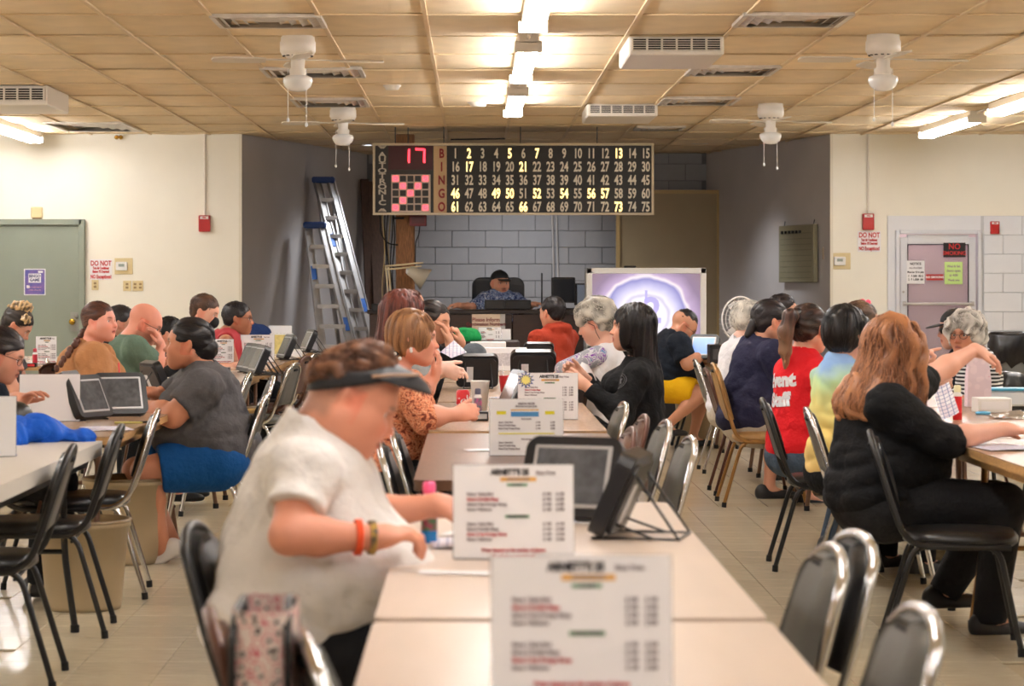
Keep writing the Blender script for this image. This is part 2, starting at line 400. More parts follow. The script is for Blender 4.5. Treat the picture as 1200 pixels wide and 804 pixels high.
# ------------------------------------------------------------ DO NOT signs
def donot(px, py, w_px, h_px, label):
    o = notice('do_not_sign', px, py, w_px, h_px, wpaper, label, (), D=Y1, yoff=-.006)
    k = Y1/F; H = h_px*k
    for t, fz, sz, sx in (('DO NOT', .80, .34, .74), ('Turn Air Conditioner', .57, .17, .53), ('Below 70 Degrees!', .40, .17, .62), ('NO Exceptions!', .15, .25, .62)):
        text_on(t, H*sz, redt, o, facing((0,-.004,H*fz)), sx=sx, bold=.002)
donot(118.5, 316, 26, 24, 'white sign with red DO NOT lettering beside the thermostat on the left wall')
donot(1018.5, 283, 27, 24, 'white sign with red DO NOT lettering below the red strobe on the right wall')
def alarm(px, py, s_, label, conduit=True):
    p = at(px, py, Y1); o = empty('fire_alarm', (p.x, Y1, p.z), label=label, cat='alarm')
    MB().box((0,-.025,0), (.12*s_,.05,.17*s_), bev=.006).build('body', redp, o)
    MB().box((0,-.052,.06*s_), (.085*s_,.006,.028*s_)).build('strobe_lens', white, o)
    text_on('FIRE', .022*s_, redt, o, facing((0,-.056,.06*s_)), bold=.001)
    if conduit: MB().tube([(0,-.012,.08),(0,-.012,ZC-p.z-.005)], .012, 8).build('conduit', wenamel, o)
alarm(240, 262, 1, 'red fire alarm box hanging from a conduit on the left cream wall')
alarm(1017, 260, 1, 'red fire alarm strobe above the DO NOT sign by the glass door')
alarm(1165, 267, .78, 'small red fire alarm on the white block wall right of the glass door', False)
def thermostat(px, py, label):
    p = at(px, py, Y1); o = empty('thermostat', (p.x, Y1, p.z), label=label, cat='thermostat')
    MB().box((0,-.004,0), (.19,.008,.17), bev=.003).build('backplate', yel, o); MB().box((-.02,-.02,.0), (.12,.03,.09), bev=.006).build('cover', white, o)
    MB().box((-.02,-.036,.01), (.06,.002,.03)).build('display', mat('lcd', (150,160,150), .3), o)
thermostat(145, 312, 'beige thermostat on the left cream wall'); thermostat(986, 306, 'beige thermostat left of the glass door')
def plate(px, py, w_px, h_px, label, n=1, D=Y1, rz=0, name='outlet', m=None):
    p = at(px, py, D); k = D/F; o = empty(name, p, rz, label=label, cat=name)
    MB().box((0,-.004,0), (w_px*k,.008,h_px*k), bev=.003).build('plate', m or yel, o)
    for i in range(n):
        x = (i-(n-1)/2)*w_px*k/n
        for dz in (-.018,.018): MB().box((x,-.009,dz), (.028,.004,.022), bev=.002).build('socket', mat('socket_tan', (150,126,88), .5), o)
plate(111.5, 334, 8, 12, 'single yellowed switch plate under the left DO NOT sign')
plate(149, 335, 9.5, 12, 'yellowed outlet plate with one dark socket under the thermostat'); plate(161.5, 335, 12.5, 12, 'double outlet plate right of the single outlet', 2)
for i, px in enumerate((287.5, 297.5)):
    D = Y1+(px-281)/(350-281)*1.5
    plate(px, 323.5, 5.5, 12, ('leftmost of the two grey plates on the grey alcove wall', 'second grey plate on the grey alcove wall, right of the first')[i], 1, 25.55+i*.22, math.atan2(YB-Y1, BL-AL), 'switch_plate', mat('grey_plate', (150,146,136), .5))
# ------------------------------------------------------------ light fixtures
def fixture(x, y0, label, vis=True, ln=2.44):
    o = empty('strip_light', (x, y0, ZC), label=label, cat='ceiling light', group=None if vis else 'strip lights behind the camera')
    MB().box((0,ln/2,-.035), (.13,ln,.07), bev=.008).build('housing', wenamel, o)
    for sx in (-1,1):
        MB().tube([(sx*.045,.05,-.1),(sx*.045,ln-.05,-.1)], .019, 8).build('tube', tube_m, o)
    for yy in (.02, ln-.02): MB().box((0,yy,-.085), (.17,.04,.07), bev=.006).build('lamp_holder', wenamel, o)
    MB().tube([(0,-.0,-.03),(0,-.9,-.03)], .012, 6).build('conduit', wenamel, o)
labs = {(0.34,0): 'nearest strip light of the centre row, cut by the top of the photo', (0.34,1): 'middle strip light of the centre row above the board', (0.34,2): 'farthest strip light of the centre row, above the bingo board',
        (-4.5,0): 'strip light at the left edge above the green door', (4.5,0): 'farthest strip light on the right, above the glass door', (4.5,1): 'strip light cut by the right edge of the photo'}
fixture(.34, 11.4, labs[(0.34,0)]); fixture(.34, 14.95, labs[(0.34,1)]); fixture(.34, 18.5, labs[(0.34,2)])
fixture(-4.5, 22.4, labs[(-4.5,0)]); fixture(4.5, 21.6, labs[(4.5,0)]); fixture(4.5, 18.4, labs[(4.5,1)])
for x, ys in ((.34, (7.8, 4.2, .6)), (-4.5, (18.9, 15.3, 11.7, 8.1, 1.5)), (4.5, (14.8, 11.2, 7.6, 1.0))):
    for y in ys: fixture(x, y, 'white strip light with two tubes outside the view', False)
# recessed downlights of the alcove
for px, py, lb in ((820.5, 167, 'recessed downlight over the right of the alcove'), (432, 169, 'recessed downlight behind the top left corner of the bingo board')):
    D = F*(ZC-CH)/(330-py)-.0; p = at(px, py, D)
    o = empty('downlight', (p.x, D, ZC-.01), label=lb, cat='ceiling light')
    MB().lathe([(.10,-.006),(.075,-.004),(.07,.01)], 20).build('trim_ring', wenamel, o); MB().lathe([(0,.002),(.07,.002)], 20).build('lens', mat('lens_glow', (255,255,255), .4, emit=9, ecol=(225,235,255)), o)
def spot(x, y, tx, ty, tz, e, col, ang=70):
    L = bpy.data.lights.new('downlight_and_fill_beam', 'SPOT'); L.energy = e; L.spot_size = math.radians(ang); L.spot_blend = 1; L.shadow_soft_size = .22; L.color = col
    o = bpy.data.objects.new('downlight_and_fill_beam', L); C.objects.link(o); o.location = (x, y, ZC-.06)
    o.rotation_euler = (Vector((tx,ty,tz))-o.location).to_track_quat('-Z','Y').to_euler(); return tag(o, 'alcove spot lamp, two for the downlights and one added fill', 'lamp', 'alcove downlight lamps')
spot(-.95, 26.5, -1.7, 26.9, .3, SPOT_W*.62, (.9,.93,1), 85); spot(2.35, 26.4, 3.1, 26.8, .3, SPOT_W*.62, (.9,.93,1), 85); spot(.5, 27.6, .5, 28.4, 0, SPOT_W*.7, (.95,.96,1), 140)  # last spot is an added fill between the two recessed downlights
# ------------------------------------------------------------ diffusers, ac boxes, fans
dif = mat('diffuser', (214,206,194), .35, .15, nz=.2, ns=12)
def diffuser(px0, px1, py0, py1, label):
    D0, D1 = F*(ZC-CH)/(330-py0), F*(ZC-CH)/(330-py1); y = (D0+D1)/2; x = ((px0+px1)/2-555)*y/F; w2 = (px1-px0)*y/F*.5*.98; h2 = (D1-D0)/2
    h2 = max(h2, .22); o = empty('ceiling_diffuser', (x, y, ZC-.012), label=label, cat='vent')
    MB().box((0,-h2,0), (2*w2,.03,.02)).box((0,h2,0), (2*w2,.03,.02)).box((-w2,0,0), (.03,2*h2,.02)).box((w2,0,0), (.03,2*h2,.02)).build('frame', dif, o)
    MB().box((0,0,.012), (2*w2,2*h2,.006)).build('backing', mat('duct_dark', (150,138,120), .7), o)
    for k in range(1, 5):
        s = 1-k*.2; m = MB(); t = .03
        for sx, sy in ((1,0),(-1,0),(0,1),(0,-1)):
            a = w2*s; b = h2*s; a2 = w2*(s+.12); b2 = h2*(s+.12)
            if sx: m.quad((sx*a2,-b2,.008),(sx*a2,b2,.008),(sx*a,b,-.012),(sx*a,-b,-.012))
            else: m.quad((-a2,sy*b2,.008),(a2,sy*b2,.008),(a,sy*b,-.012),(-a,sy*b,-.012))
        m.build('louvre', dif, o)
diffuser(253,378,16,29,'nearest ceiling diffuser, upper left before the left fan'); diffuser(310,425,78,88,'ceiling diffuser right behind the larger left fan')
diffuser(345,430,114,123,'small ceiling diffuser behind the farther left fan'); diffuser(64,155,142,152,'wide ceiling diffuser near the top of the left cream wall')
diffuser(866,990,14,28,'nearest ceiling diffuser, upper right before the right fan'); diffuser(808,908,76,86,'ceiling diffuser right of the big air unit'); diffuser(775,862,113,121,'ceiling diffuser right of the farther air unit'); diffuser(745,800,147,151,'farthest ceiling diffuser above the right end of the board')
def acbox(px0, px1, ptop, pbot, label):
    """surface mounted air unit: grille on the face to the camera"""
    zt = ZC; y = F*(ZC-CH)/(330-ptop); k = y/F; x0 = (px0-555)*k; x1 = (px1-555)*k; h = (pbot-ptop)*k; wd = x1-x0; dp = 1.0
    o = empty('air_unit', ((x0+x1)/2, y, ZC-.001), label=label, cat='air unit')
    hs = MB(); hs.box((0,dp/2+.02,-h/2), (wd,dp,h), bev=.01); hs.build('casing', wenamel, o)
    MB().box((0,.016,-h*.46), (wd*.93,.012,h*.62)).build('grille_backing', mat('duct_black', (30,26,22), .9), o)
    for i in range(6): MB().box((0,.0,-h*.17-h*.58*i/5), (wd*.93,.028,h*.035)).build('grille_slat', wenamel, o)
    n = 7
    for i in range(n): MB().box((-wd*.465+wd*.93*i/(n-1),-.004,-h*.46), (.012,.03,h*.64)).build('grille_bar', wenamel, o)
acbox(737,849,41,64,'large white ceiling air unit right of the centre lights'); acbox(688,771,121,136,'smaller white ceiling air unit just above the board'); acbox(-45,55,99,123,'white ceiling air unit at the left edge')
bladem = mat('fan_blade', (214,204,186), .45); bladed = mat('fan_blade_dark', (120,96,72), .5)
def fan(px, ptop, w_px, label, rot=8, dk=True):
    y = F*(ZC-CH)/(330-ptop); r = w_px*y/F/2; x = (px-555)*y/F; o = empty('ceiling_fan', (x, y, ZC), label=label, cat='ceiling fan')
    MB().lathe([(r*.93,0),(r*.95,-.035),(r,-.04),(r,-.10),(r*.96,-.105),(r*.9,-.12),(r*.5,-.145),(0,-.145)], 28).build('motor_housing', wenamel, o)
    m = MB()
    for k in range(14): a = 2*PI*k/14; m.box((r*.8*math.cos(a), r*.8*math.sin(a), -.128), (.012,.02,.006), rot=Matrix.Rotation(a,3,'Z'))
    m.build('housing_slots', mat('slot_dark', (70,60,50), .8), o)
    MB().lathe([(.035,-.14),(.045,-.15),(.042,-.2),(.055,-.215),(.05,-.245),(.06,-.255)], 20).build('light_kit', wenamel, o)
    MB().lathe([(.06,-.25),(.09,-.262),(.094,-.285),(.08,-.32),(.05,-.345),(0,-.352)], 24).build('globe', glassm, o)
    for k in range(4):
        a = math.radians(rot+90*k); R = Matrix.Rotation(a,3,'Z') @ Matrix.Rotation(math.radians(9),3,'X')
        poly = [(.2,-.045),(.26,-.058),(.48,-.062),(.53,-.05),(.54,0),(.53,.05),(.48,.062),(.26,.058),(.2,.045)]
        m = MB(); m.prism(poly, -.005, .005, fn=lambda X_,Y_,Z_: tuple(R @ Vector((X_,Y_,Z_)) + Vector((0,0,-.155)))); b = m.build('blade', bladem, o)
        m = MB(); m.box((.13,0,-.001), (.17,.03,.006)); m.v = [tuple(R @ Vector(v) + Vector((0,0,-.15))) for v in m.v]; m.build('blade_iron', wenamel, b)
    for sx, l in ((-.06,.30),(.055,.33)):
        MB().tube([(sx,-.02,-.21),(sx,-.02,-.21-l)], .0022, 5).lathe([(0,.0),(.008,-.01),(.010,-.025),(0,-.035)], 10, (sx,-.02,-.21-l)).build('pull_chain', white, o)
fan(349, 42, 42, 'white ceiling fan with globe, larger one on the left', 8); fan(402, 124, 31, 'farther left ceiling fan, just above the end of the board', 6)
fan(1035, 41, 41, 'white ceiling fan with globe, larger one on the right', 4); fan(903, 121.5, 31, 'farther right ceiling fan near the corner of the grey wall', 7)
# smoke detector, tiny ceiling bits
for px, py, r, lb in ((459.5, 99, .055, 'flat round smoke detector on the ceiling left of the lights'), (560, 119, .07, 'round smoke detector beside the farthest centre light')):
    y = F*(ZC-CH)/(330-py); p = at(px,py,y); o = empty('smoke_detector', (p.x, y, ZC-.006), label=lb, cat='smoke detector')
    MB().lathe([(r*1.3,0),(r*1.3,-.008),(r*1.1,-.014)], 20).build('base', wenamel, o); MB().lathe([(r*1.1,-.012),(r*.9,-.035),(0,-.038)], 20).build('cover', wenamel, o)
o = empty('door_stop', at(139, 161, Y1-.03), label='small brass emergency lamp head high on the left cream wall', cat='lamp head')
for sx in (-.02, .025): MB().lathe([(0,-.04),(.02,-.03),(.024,0),(.0,.02)], 12, (sx,0,0), ax='y').build('lamp_cup', brass, o)
# ------------------------------------------------------------ bingo board
BD = 24.0
def bx(px): return (px-555)*BD/F
def bz(py): return CH-(py-330)*BD/F
bcx = (bx(437)+bx(766))/2
board = empty('bingo_board', (bcx, BD, bz(252)), label='long black lit bingo number board hanging above the alcove', cat='scoreboard')
def LB(px, py, y=0): return Vector((bx(px)-bcx, y, bz(py)-bz(252)))
kb = BD/F; panel = mat('board_black', (44,42,40), .5); tanp = mat('board_tan', (186,158,118), .5); frm = mat('board_frame', (186,172,146), .35, .5)
a = LB(437,252); b = LB(766,168); cx_, cz_ = (a.x+b.x)/2, (a.z+b.z)/2; W_, H_ = b.x-a.x, b.z-a.z
MB().box((cx_,.09,cz_), (W_-.02,.16,H_-.02)).build('cabinet', mat('cabinet', (70,62,54), .6), board)
m = MB(); t = .022
m.box((cx_,0,a.z+t/2),(W_,.05,t)).box((cx_,0,b.z-t/2),(W_,.05,t)).box((a.x+t/2,0,cz_),(t,.05,H_-2*t)).box((b.x-t/2,0,cz_),(t,.05,H_-2*t)); m.build('frame', frm, board)
def pan(px0,px1,py0,py1,m,name,y=.008,par=board):
    p, q = LB(px0,py1), LB(px1,py0); return MB().box(((p.x+q.x)/2, y, (p.z+q.z)/2), (q.x-p.x,.006,q.z-p.z)).build(name, m, par)
pan(440,763,171,250,panel,'number_panel',.012); pan(508,523.5,171,250,tanp,'letter_panel')
pan(455,507,171,199,mat('display_dark', (60,14,18), .35),'display_panel')
lit = mat('number_lit', (255,222,140), .5, emit=1.7, ecol=(255,226,150)); faint_glow = mat('number_faint_glow', (206,196,174), .6, emit=.10); reddk = mat('letter_red', (130,30,34), .5)  # uncalled numerals carry a faint added glow to look brighter
litset = {2,5,7,13,17,21,46,49,50,52,54,56,57,61,66,73}
for n in range(1, 76):
    r, c_ = (n-1)//15, (n-1)%15; px = 533.7+15.93*c_; py = 180.3+15.65*r
    p = LB(px, py, -.004); o = text_on(str(n), .135, lit if n in litset else faint_glow, board, facing(p), name='numeral', sx=.62, bold=.0035, depth=.002)
for i, ch in enumerate('BINGO'): text_on(ch, .125, reddk, board, facing(LB(517.5, 180.3+15.65*i, -.002)), name='letter', sx=.72, bold=.004, depth=.002)
for i, ch in enumerate('AUTOTRONIC'): text_on(ch, .070, mat('board_cream', (190,182,166), .5), board, facing(LB(448, 181.5+6.25*i, -.002)), name='letter', sx=1.55, bold=.002, depth=.002)
m = MB()
for sy, py in ((1,174),(-1,244.5)):
    for k in (-2,-1,0,1,2):
        p = LB(448+k*.6,py,0); q = LB(448+k*2.2,py-sy*-3.5*-1,0); m.tube([p,q],.006,4)
m.build('ornament', mat('board_cream'), board)
red = mat('red_led', (255,70,80), .4, emit=3.2, ecol=(255,50,66)); pinkl = mat('red_square_lit', (255,120,130), .4, emit=1.3, ecol=(255,90,104))
def seg(px, py, segs):
    w2, h2 = 5.2, 8.6; m = MB(); S = {'a':((-w2,-h2),(w2,-h2)),'b':((w2,-h2),(w2,0)),'c':((w2,0),(w2,h2)),'f':((-w2,-h2),(-w2,0))}
    for s_ in segs:
        (x0,y0),(x1,y1) = S[s_]; m.tube([LB(px+x0+(y0<0 and x0==x1)*.3,py+y0*.96,-.002),LB(px+x1-.0,py+y1*.9,-.002)], .0115, 6)
    m.build('digit', red, board)
seg(474, 183, 'bc'); seg(492, 183, 'abc')
pan(458.5,504.5,204.5,249,mat('grid_cream', (196,176,160), .5),'pattern_grid',.002)
litc = {(0,0),(0,4),(1,1),(1,3),(2,2),(3,1),(4,0),(4,4)}
for r in range(5):
    for c_ in range(5):
        x0 = 460+8.75*c_; y0 = 206+8.5*r; L_ = (r,c_) in litc
        o = pan(x0,x0+7,y0,y0+6.8, pinkl if L_ else panel,'pattern_square',-.003)
        if L_: text_on('O', .045, red, board, facing(LB(x0+3.5,y0+3.4,-.008)), name='pattern_mark', bold=.002)
for px in (463, 478, 520, 610, 700): MB().tube([LB(px,168,.06), Vector((LB(px,0).x,.06,ZC-bz(252)))], .006, 6).build('hanger', blackm, board)
MB().tube([LB(528,163,.08),LB(592,162,.08)],.008,6).build('support_rail', blackm, board)
# red box under the board, cables, post
o = empty('red_box', at(490, 258, BD+.15), label='dark red box fixed under the left end of the bingo board', cat='box'); MB().box((.0,0,0),(.17,.1,.12),bev=.004).build('body', mat('dark_red', (96,20,28), .5), o); MB().box((0,-.052,.0),(.13,.006,.07)).build('face', mat('maroon', (70,12,18), .4), o)
woodp = mat('raw_timber', (152,104,62), .6, nz=.45, ns=14, stretch=(8,8,.8), col2=(104,66,36))
pp = at(475, 0, 24.5); o = empty('wooden_post', (pp.x, 24.5, .28), label='rough wooden post below the left end of the bingo board', cat='post')
MB().box((0,0,1.3),(.19,.16,2.6),bev=.008).build('timber', woodp, o)
for k in range(3): MB().box((-.1+.02*k,-.085,.75+.5*k),(.1,.012,.02)).build('strap', blackm, o)
for k in range(6):
    pts = [(pp.x-.11-.012*k, 24.4-.01*k, 2.25)]
    for j in range(8): pts.append((pp.x-.115-.02*k+.014*math.sin(j*1.3+k), 24.38-.008*k, 2.05-j*.16))
    MB().tube(rounded(pts,.05,2), .006, 5).build('cable', [rubber, mat('tan_cable', (150,130,90), .6)][k%3==2], label='%s vertical cable in the bundle left of the wooden post' % ('first','second','third','fourth','fifth','sixth')[k], cat='cable', group='cables on the post')
MB().tube(rounded([(at(445,250,24.1)),(at(446,275,24.25)),(at(455,286,24.35)),(at(466,287,24.42))],.1,5), .007, 5).build('cable', rubber, label='black cable looping down from the left end of the board', cat='cable')
MB().tube(rounded([(at(492,262,24.3)),(at(491,275,24.3)),(at(487,283,24.3)),(at(486,330,24.3))],.1,4), .006, 5).build('cable', rubber, label='black cable right of the wooden post', cat='cable')
for i, px in enumerate((647,652)): 
    MB().tube([(at(px,252,28.97)),(at(px+2,325,28.97))], .012, 6).build('conduit', greyw, label=('left thin grey conduit on the block wall','right thin grey conduit on the block wall')[i], cat='pipe')
# beige partition panel in the alcove
o = empty('partition_panel', ((at(722,0,28.6).x+at(844,0,28.6).x)/2, 28.6, .28), label='tall tan partition panel standing in the alcove behind the projection screen', cat='panel')
w2 = (844-722)*28.6/F; h2 = at(0,223,28.6).z-.28; MB().box((0,0,h2/2),(w2-.05,.04,h2-.05)).build('board', mat('tan_board', (158,142,112), .6, nz=.06, ns=3), o)
MB().box((-w2/2+.02,-.01,h2/2),(.045,.07,h2)).box((w2/2-.02,-.01,h2/2),(.045,.07,h2)).box((0,-.01,h2-.02),(w2-.08,.07,.045)).build('edge_strip', mat('tan_edge', (176,152,104), .5), o)
# planks leaning on the alcove wall
for i, (pa, pb, D0, D1, w_, dl) in enumerate(((427,437,28.7,28.3,.10,0),(438,450,28.8,28.2,.16,1))):
    a, b = at(pa,210+3*i,D0), at(pb,395,D1); a.z = min(a.z, 2.7); b.z = .28
    d = (a-b); R = d.to_track_quat('Z','Y').to_matrix(); o = empty('leaning_plank', b, label=('narrower brown board leaning at the back left of the alcove','wider brown board leaning right beside the wooden post')[i], cat='board')
    m = MB(); m.box((0,0,0),(w_,.045,d.length),bev=.004); m.v = [tuple(R @ (Vector(v)+Vector((0,0,d.length/2)))) for v in m.v]; m.build('timber', mat('dark_plank%d'%i, ((86,62,50),(98,76,64))[i], .6, nz=.25, ns=10, stretch=(6,6,1)), o)
    m = MB(); m.box((w_*.35,-.03,0),(w_*.2,.02,d.length*.98)); m.v = [tuple(R @ (Vector(v)+Vector((0,0,d.length/2)))) for v in m.v]; m.build('batten', _M['dark_plank%d'%i], o)
# ------------------------------------------------------------ step ladders
blue = mat('ladder_blue', (34,66,128), .4)
def ladder(topL, topR, botL, botR, Dt, Db, n, label, second):
    """front rails topL->botL and topR->botR (pixels), rear rails behind"""
    TL, TR = at(*topL, Dt), at(*topR, Dt); BL_, BR_ = at(*botL, Db), at(*botR, Db)
    for q, r in ((BL_,TL),(BR_,TR)): pass
    base = Vector(((BL_.x+BR_.x)/2, Db, .28)); o = empty('step_ladder', base, label=label, cat='ladder')
    def ext(a, b):  # continue the rail to the floor
        t = (a.z-.28)/(a.z-b.z); return a+(b-a)*t
    BL_, BR_ = ext(TL, BL_), ext(TR, BR_)
    def rail(a, b, w_=.085, d_=.03):
        d = b-a; R = d.to_track_quat('Z','X').to_matrix(); m = MB(); m.box((0,0,0),(d_*1.0,w_,d.length)); m.box((d_*.6,w_*.42,0),(d_,w_*.12,d.length)).box((d_*.6,-w_*.42,0),(d_,w_*.12,d.length))
        m.v = [tuple(R @ Vector(v)+(a+b)/2-base) for v in m.v]; return m
    rail(TL, BL_).build('rail', alum, o); rail(TR, BR_).build('rail', alum, o)
    for k in range(1, n):
        t = k/n; p, q = TL+(BL_-TL)*t, TR+(BR_-TR)*t; d = q-p; R = d.to_track_quat('X','Z').to_matrix()
        m = MB(); m.box((0,0,0),(d.length,.09,.02)); m.box((0,-.045,-.015),(d.length,.006,.04)); m.v = [tuple(R @ Vector(v)+(p+q)/2-base) for v in m.v]; m.build('tread', alum, o)
    off = Vector(second); a2, b2 = TL+Vector((0,.1,-.03)), BL_+off; a3, b3 = TR+Vector((0,.1,-.03)), BR_+off
    b2.z = b3.z = .28
    rail(a2, b2, .04, .02).build('rear_rail', alum, o); rail(a3, b3, .04, .02).build('rear_rail', alum, o)
    for k in range(1, n, 2):
        t = k/n; m = MB(); m.tube([a2+(b2-a2)*t-base, a3+(b3-a3)*t-base], .012, 6); m.build('rear_bar', alum, o)
    p = (TL+TR)/2-base; wd = (TR-TL).length+.1; m = MB(); m.box((p.x,p.y+.03,p.z+.01),(wd,.2,.07),bev=.015); m.build('top_cap', blue, o)
    for t, (a, b) in ((.3,(TL,BL_)),(.62,(TR,BR_))):
        q = a+(b-a)*t-base; d = (b-a).normalized(); R = d.to_track_quat('Z','X').to_matrix(); m = MB(); m.box((-.0,-.0,0),(.03,.062,.16)); m.v=[tuple(R @ Vector(v)+q+Vector((0,-.012,0))) for v in m.v]; m.build('label', mat('blue_label', (60,110,190), .5), o)
    q = TL+(BL_-TL)*.12-base
ladder((371,212),(387,212),(420,405),(438,405), 27.0, 26.2, 11, 'tall aluminium step ladder with blue top leaning in the alcove', (-.28,.35,0))
ladder((361,265),(377,265),(378,410),(412,410), 26.4, 25.7, 8, 'shorter aluminium step ladder with blue top, left of the tall one', (-.05,.5,0))
# ------------------------------------------------------------ key panel on the right alcove wall
kd = mat('olive_panel', (140,134,108), .55, nz=.08, ns=30)
tA = math.atan2(YB-Y1, BR-AR)   # direction of right alcove wall
xm = 939; 
def onright(px):   # intersection of the pixel column with the alcove wall
    u = (px-555)/F; t = (AR-u*Y1)/((AR-BR)+u*(YB-Y1)); return Vector((AR+(BR-AR)*t, Y1+(YB-Y1)*t, 0))
pA, pB = onright(919), onright(960); cz0, cz1 = at(0,331,pA.y).z, at(0,265,pA.y).z; mid = (pA+pB)/2; wl = (pB-pA).length
kp = empty('key_cabinet', (mid.x, mid.y, cz0), math.atan2(pB.y-pA.y, pB.x-pA.x), label='olive number panel with hooks hung on the grey alcove wall', cat='panel')
MB().box((0,-.04,(cz1-cz0)/2),(wl,.05,cz1-cz0),bev=.006).build('board', kd, kp)
for i in range(9): MB().box((0,-.068,.05+(cz1-cz0-.14)*i/8),(wl*.88,.004,.006)).build('ridge', mat('olive_line', (112,106,84), .6), kp)
for i in range(6): MB().box((-wl*.38+.052*wl*i*2,-.075,cz1-cz0-.075),(.03,.02,.03)).build('hook', blackm, kp)
MB().tube([(-wl*.42,-.03,cz1-cz0),(-wl*.42,-.02,cz1-cz0+.05)],.005,5).tube([(wl*.42,-.03,cz1-cz0),(wl*.42,-.02,cz1-cz0+.05)],.005,5).build('hanger', blackm, kp)
pC = onright(968); plate(965, 297, 3.5, 14, 'thin tan plate on the grey wall right of the olive panel', 0, pC.y-.02, math.atan2(AR-BR,0)*0+math.atan2(pB.y-pA.y, pB.x-pA.x), 'wall_plate', mat('tan_plate', (170,150,126), .5))
# ------------------------------------------------------------ projection screen
sd = 23.2; a, b = at(687,399,sd), at(827,314,sd); sw, sh = b.x-a.x, b.z-a.z; scx = (a.x+b.x)/2
tv = empty('rear_projection_screen', (scx, sd, 0), label='white framed rear projection screen showing a glowing bingo ball', cat='screen')
zc = (a.z+b.z)/2; m = MB(); fr = .055
for sx in (-1,1): m.box((sx*(sw/2-fr/2),0,zc-.05),(fr,.12,sh+.1),bev=.006)
m.box((0,0,b.z-fr/2),(sw,.12,fr),bev=.006).box((0,0,a.z-.1+fr/2),(sw,.12,fr),bev=.006); m.build('frame', white, tv)
MB().box((0,.3,zc-.05),(sw-.02,.5,sh+.08)).build('cabinet', mat('cab_grey', (150,146,140), .5), tv)
MB().box((0,.28,(a.z-.1)/2),(sw*.7,.4,a.z-.12),bev=.01).build('stand', blackp, tv)
scr = bpy.data.materials.new('screen_picture'); scr.use_nodes = True; nt = scr.node_tree; bs = nt.nodes['Principled BSDF']; N = nt.nodes.new
tc = N('ShaderNodeTexCoord'); mp = N('ShaderNodeMapping'); mp.inputs['Location'].default_value = (.0,0,.10); nt.links.new(tc.outputs['Object'], mp.inputs[0])
ln = N('ShaderNodeVectorMath'); ln.operation = 'LENGTH'; sc = N('ShaderNodeVectorMath'); sc.operation = 'MULTIPLY'; sc.inputs[1].default_value = (1,0,1.08); nt.links.new(mp.outputs[0], sc.inputs[0]); nt.links.new(sc.outputs[0], ln.inputs[0])
no = N('ShaderNodeTexNoise'); no.inputs['Scale'].default_value = 4; nt.links.new(tc.outputs['Object'], no.inputs['Vector'])
ad = N('ShaderNodeMath'); ad.operation = 'MULTIPLY_ADD'; ad.inputs[1].default_value = .10; nt.links.new(no.outputs['Fac'], ad.inputs[0]); nt.links.new(ln.outputs['Value'], ad.inputs[2])
rp = N('ShaderNodeValToRGB'); cr = rp.color_ramp; cr.elements[0].position = 0; cr.elements[0].color = (*lin((246,240,250)),1)
for p_, c_ in ((.24,(250,244,250)),(.27,(214,206,230)),(.30,(246,240,250)),(.36,(214,208,240)),(.44,(150,146,206)),(.47,(250,236,240)),(.50,(196,170,206)),(.60,(150,128,156)),(.75,(150,124,132))):
    e = cr.elements.new(p_); e.color = (*lin(c_),1)
cr.elements[-1].color = (*lin((110,96,112)),1)
nt.links.new(ad.outputs[0], rp.inputs[0]); nt.links.new(rp.outputs[0], bs.inputs['Emission Color']); bs.inputs['Emission Strength'].default_value = 1.0; bs.inputs['Base Color'].default_value = (.02,.02,.02,1); bs.inputs['Roughness'].default_value = .25
o = MB().box((0,0,0),(sw-2*fr,.01,sh-fr+.02)).build('picture', scr, tv); o.location = (0,-.02,zc-.02)
gl = mat('screen_digit', (120,116,170), .5, emit=.9, ecol=(176,168,214))
text_on('I', .16, gl, tv, facing((.0,-.028,zc+.07)), bold=.003); text_on('2', .34, gl, tv, facing((.06,-.028,zc-.07)), bold=.010)
MB().box((-.15,.05,b.z+.012),(.12,.05,.02),bev=.008).build('remote_control', blackp, label='black remote lying on top of the projection screen', cat='remote').location = (scx, sd, 0)
# ------------------------------------------------------------ caller desk
dwood = mat('dark_walnut', (62,44,38), .45, nz=.3, ns=12, stretch=(1,6,6)); DD = 23.9
xl, xr, zt = at(433,0,DD).x, at(684,0,DD).x, at(0,363,DD).z
DD = 23.9; desk = empty('caller_desk', ((xl+xr)/2, DD, 0), label='long dark brown caller desk below the bingo board', cat='desk'); dw = xr-xl
MB().box((0,.2,zt-.02),(dw+.04,.5,.04),bev=.006).build('desk_top', mat('dark_top', (44,34,30), .35), desk)
for i in range(3): MB().box((-dw/3+dw/3*i,.0,(zt-.04)/2),(dw/3-.008,.03,zt-.05),bev=.004).build('front_panel', dwood, desk)
for sx in (-1,1): MB().box((sx*(dw/2-.02),.2,(zt-.04)/2),(.04,.38,zt-.05)).build('side_panel', dwood, desk)
MB().box((at(589,0,DD).x-(xl+xr)/2,-.02,(zt)/2),(.05,.02,zt-.02)).build('corner_strip', alum, desk)
notice('desk_sign', 569.5, 381, 33, 26, mat('cream_card', (226,206,184), .6), 'cream card with brown lettering on the front of the caller desk', (('Please Inform',.74,.24,reddk),('Combination Numbers',.54,.2,reddk),('Thank You',.2,.2,reddk)), D=DD, yoff=-.03)
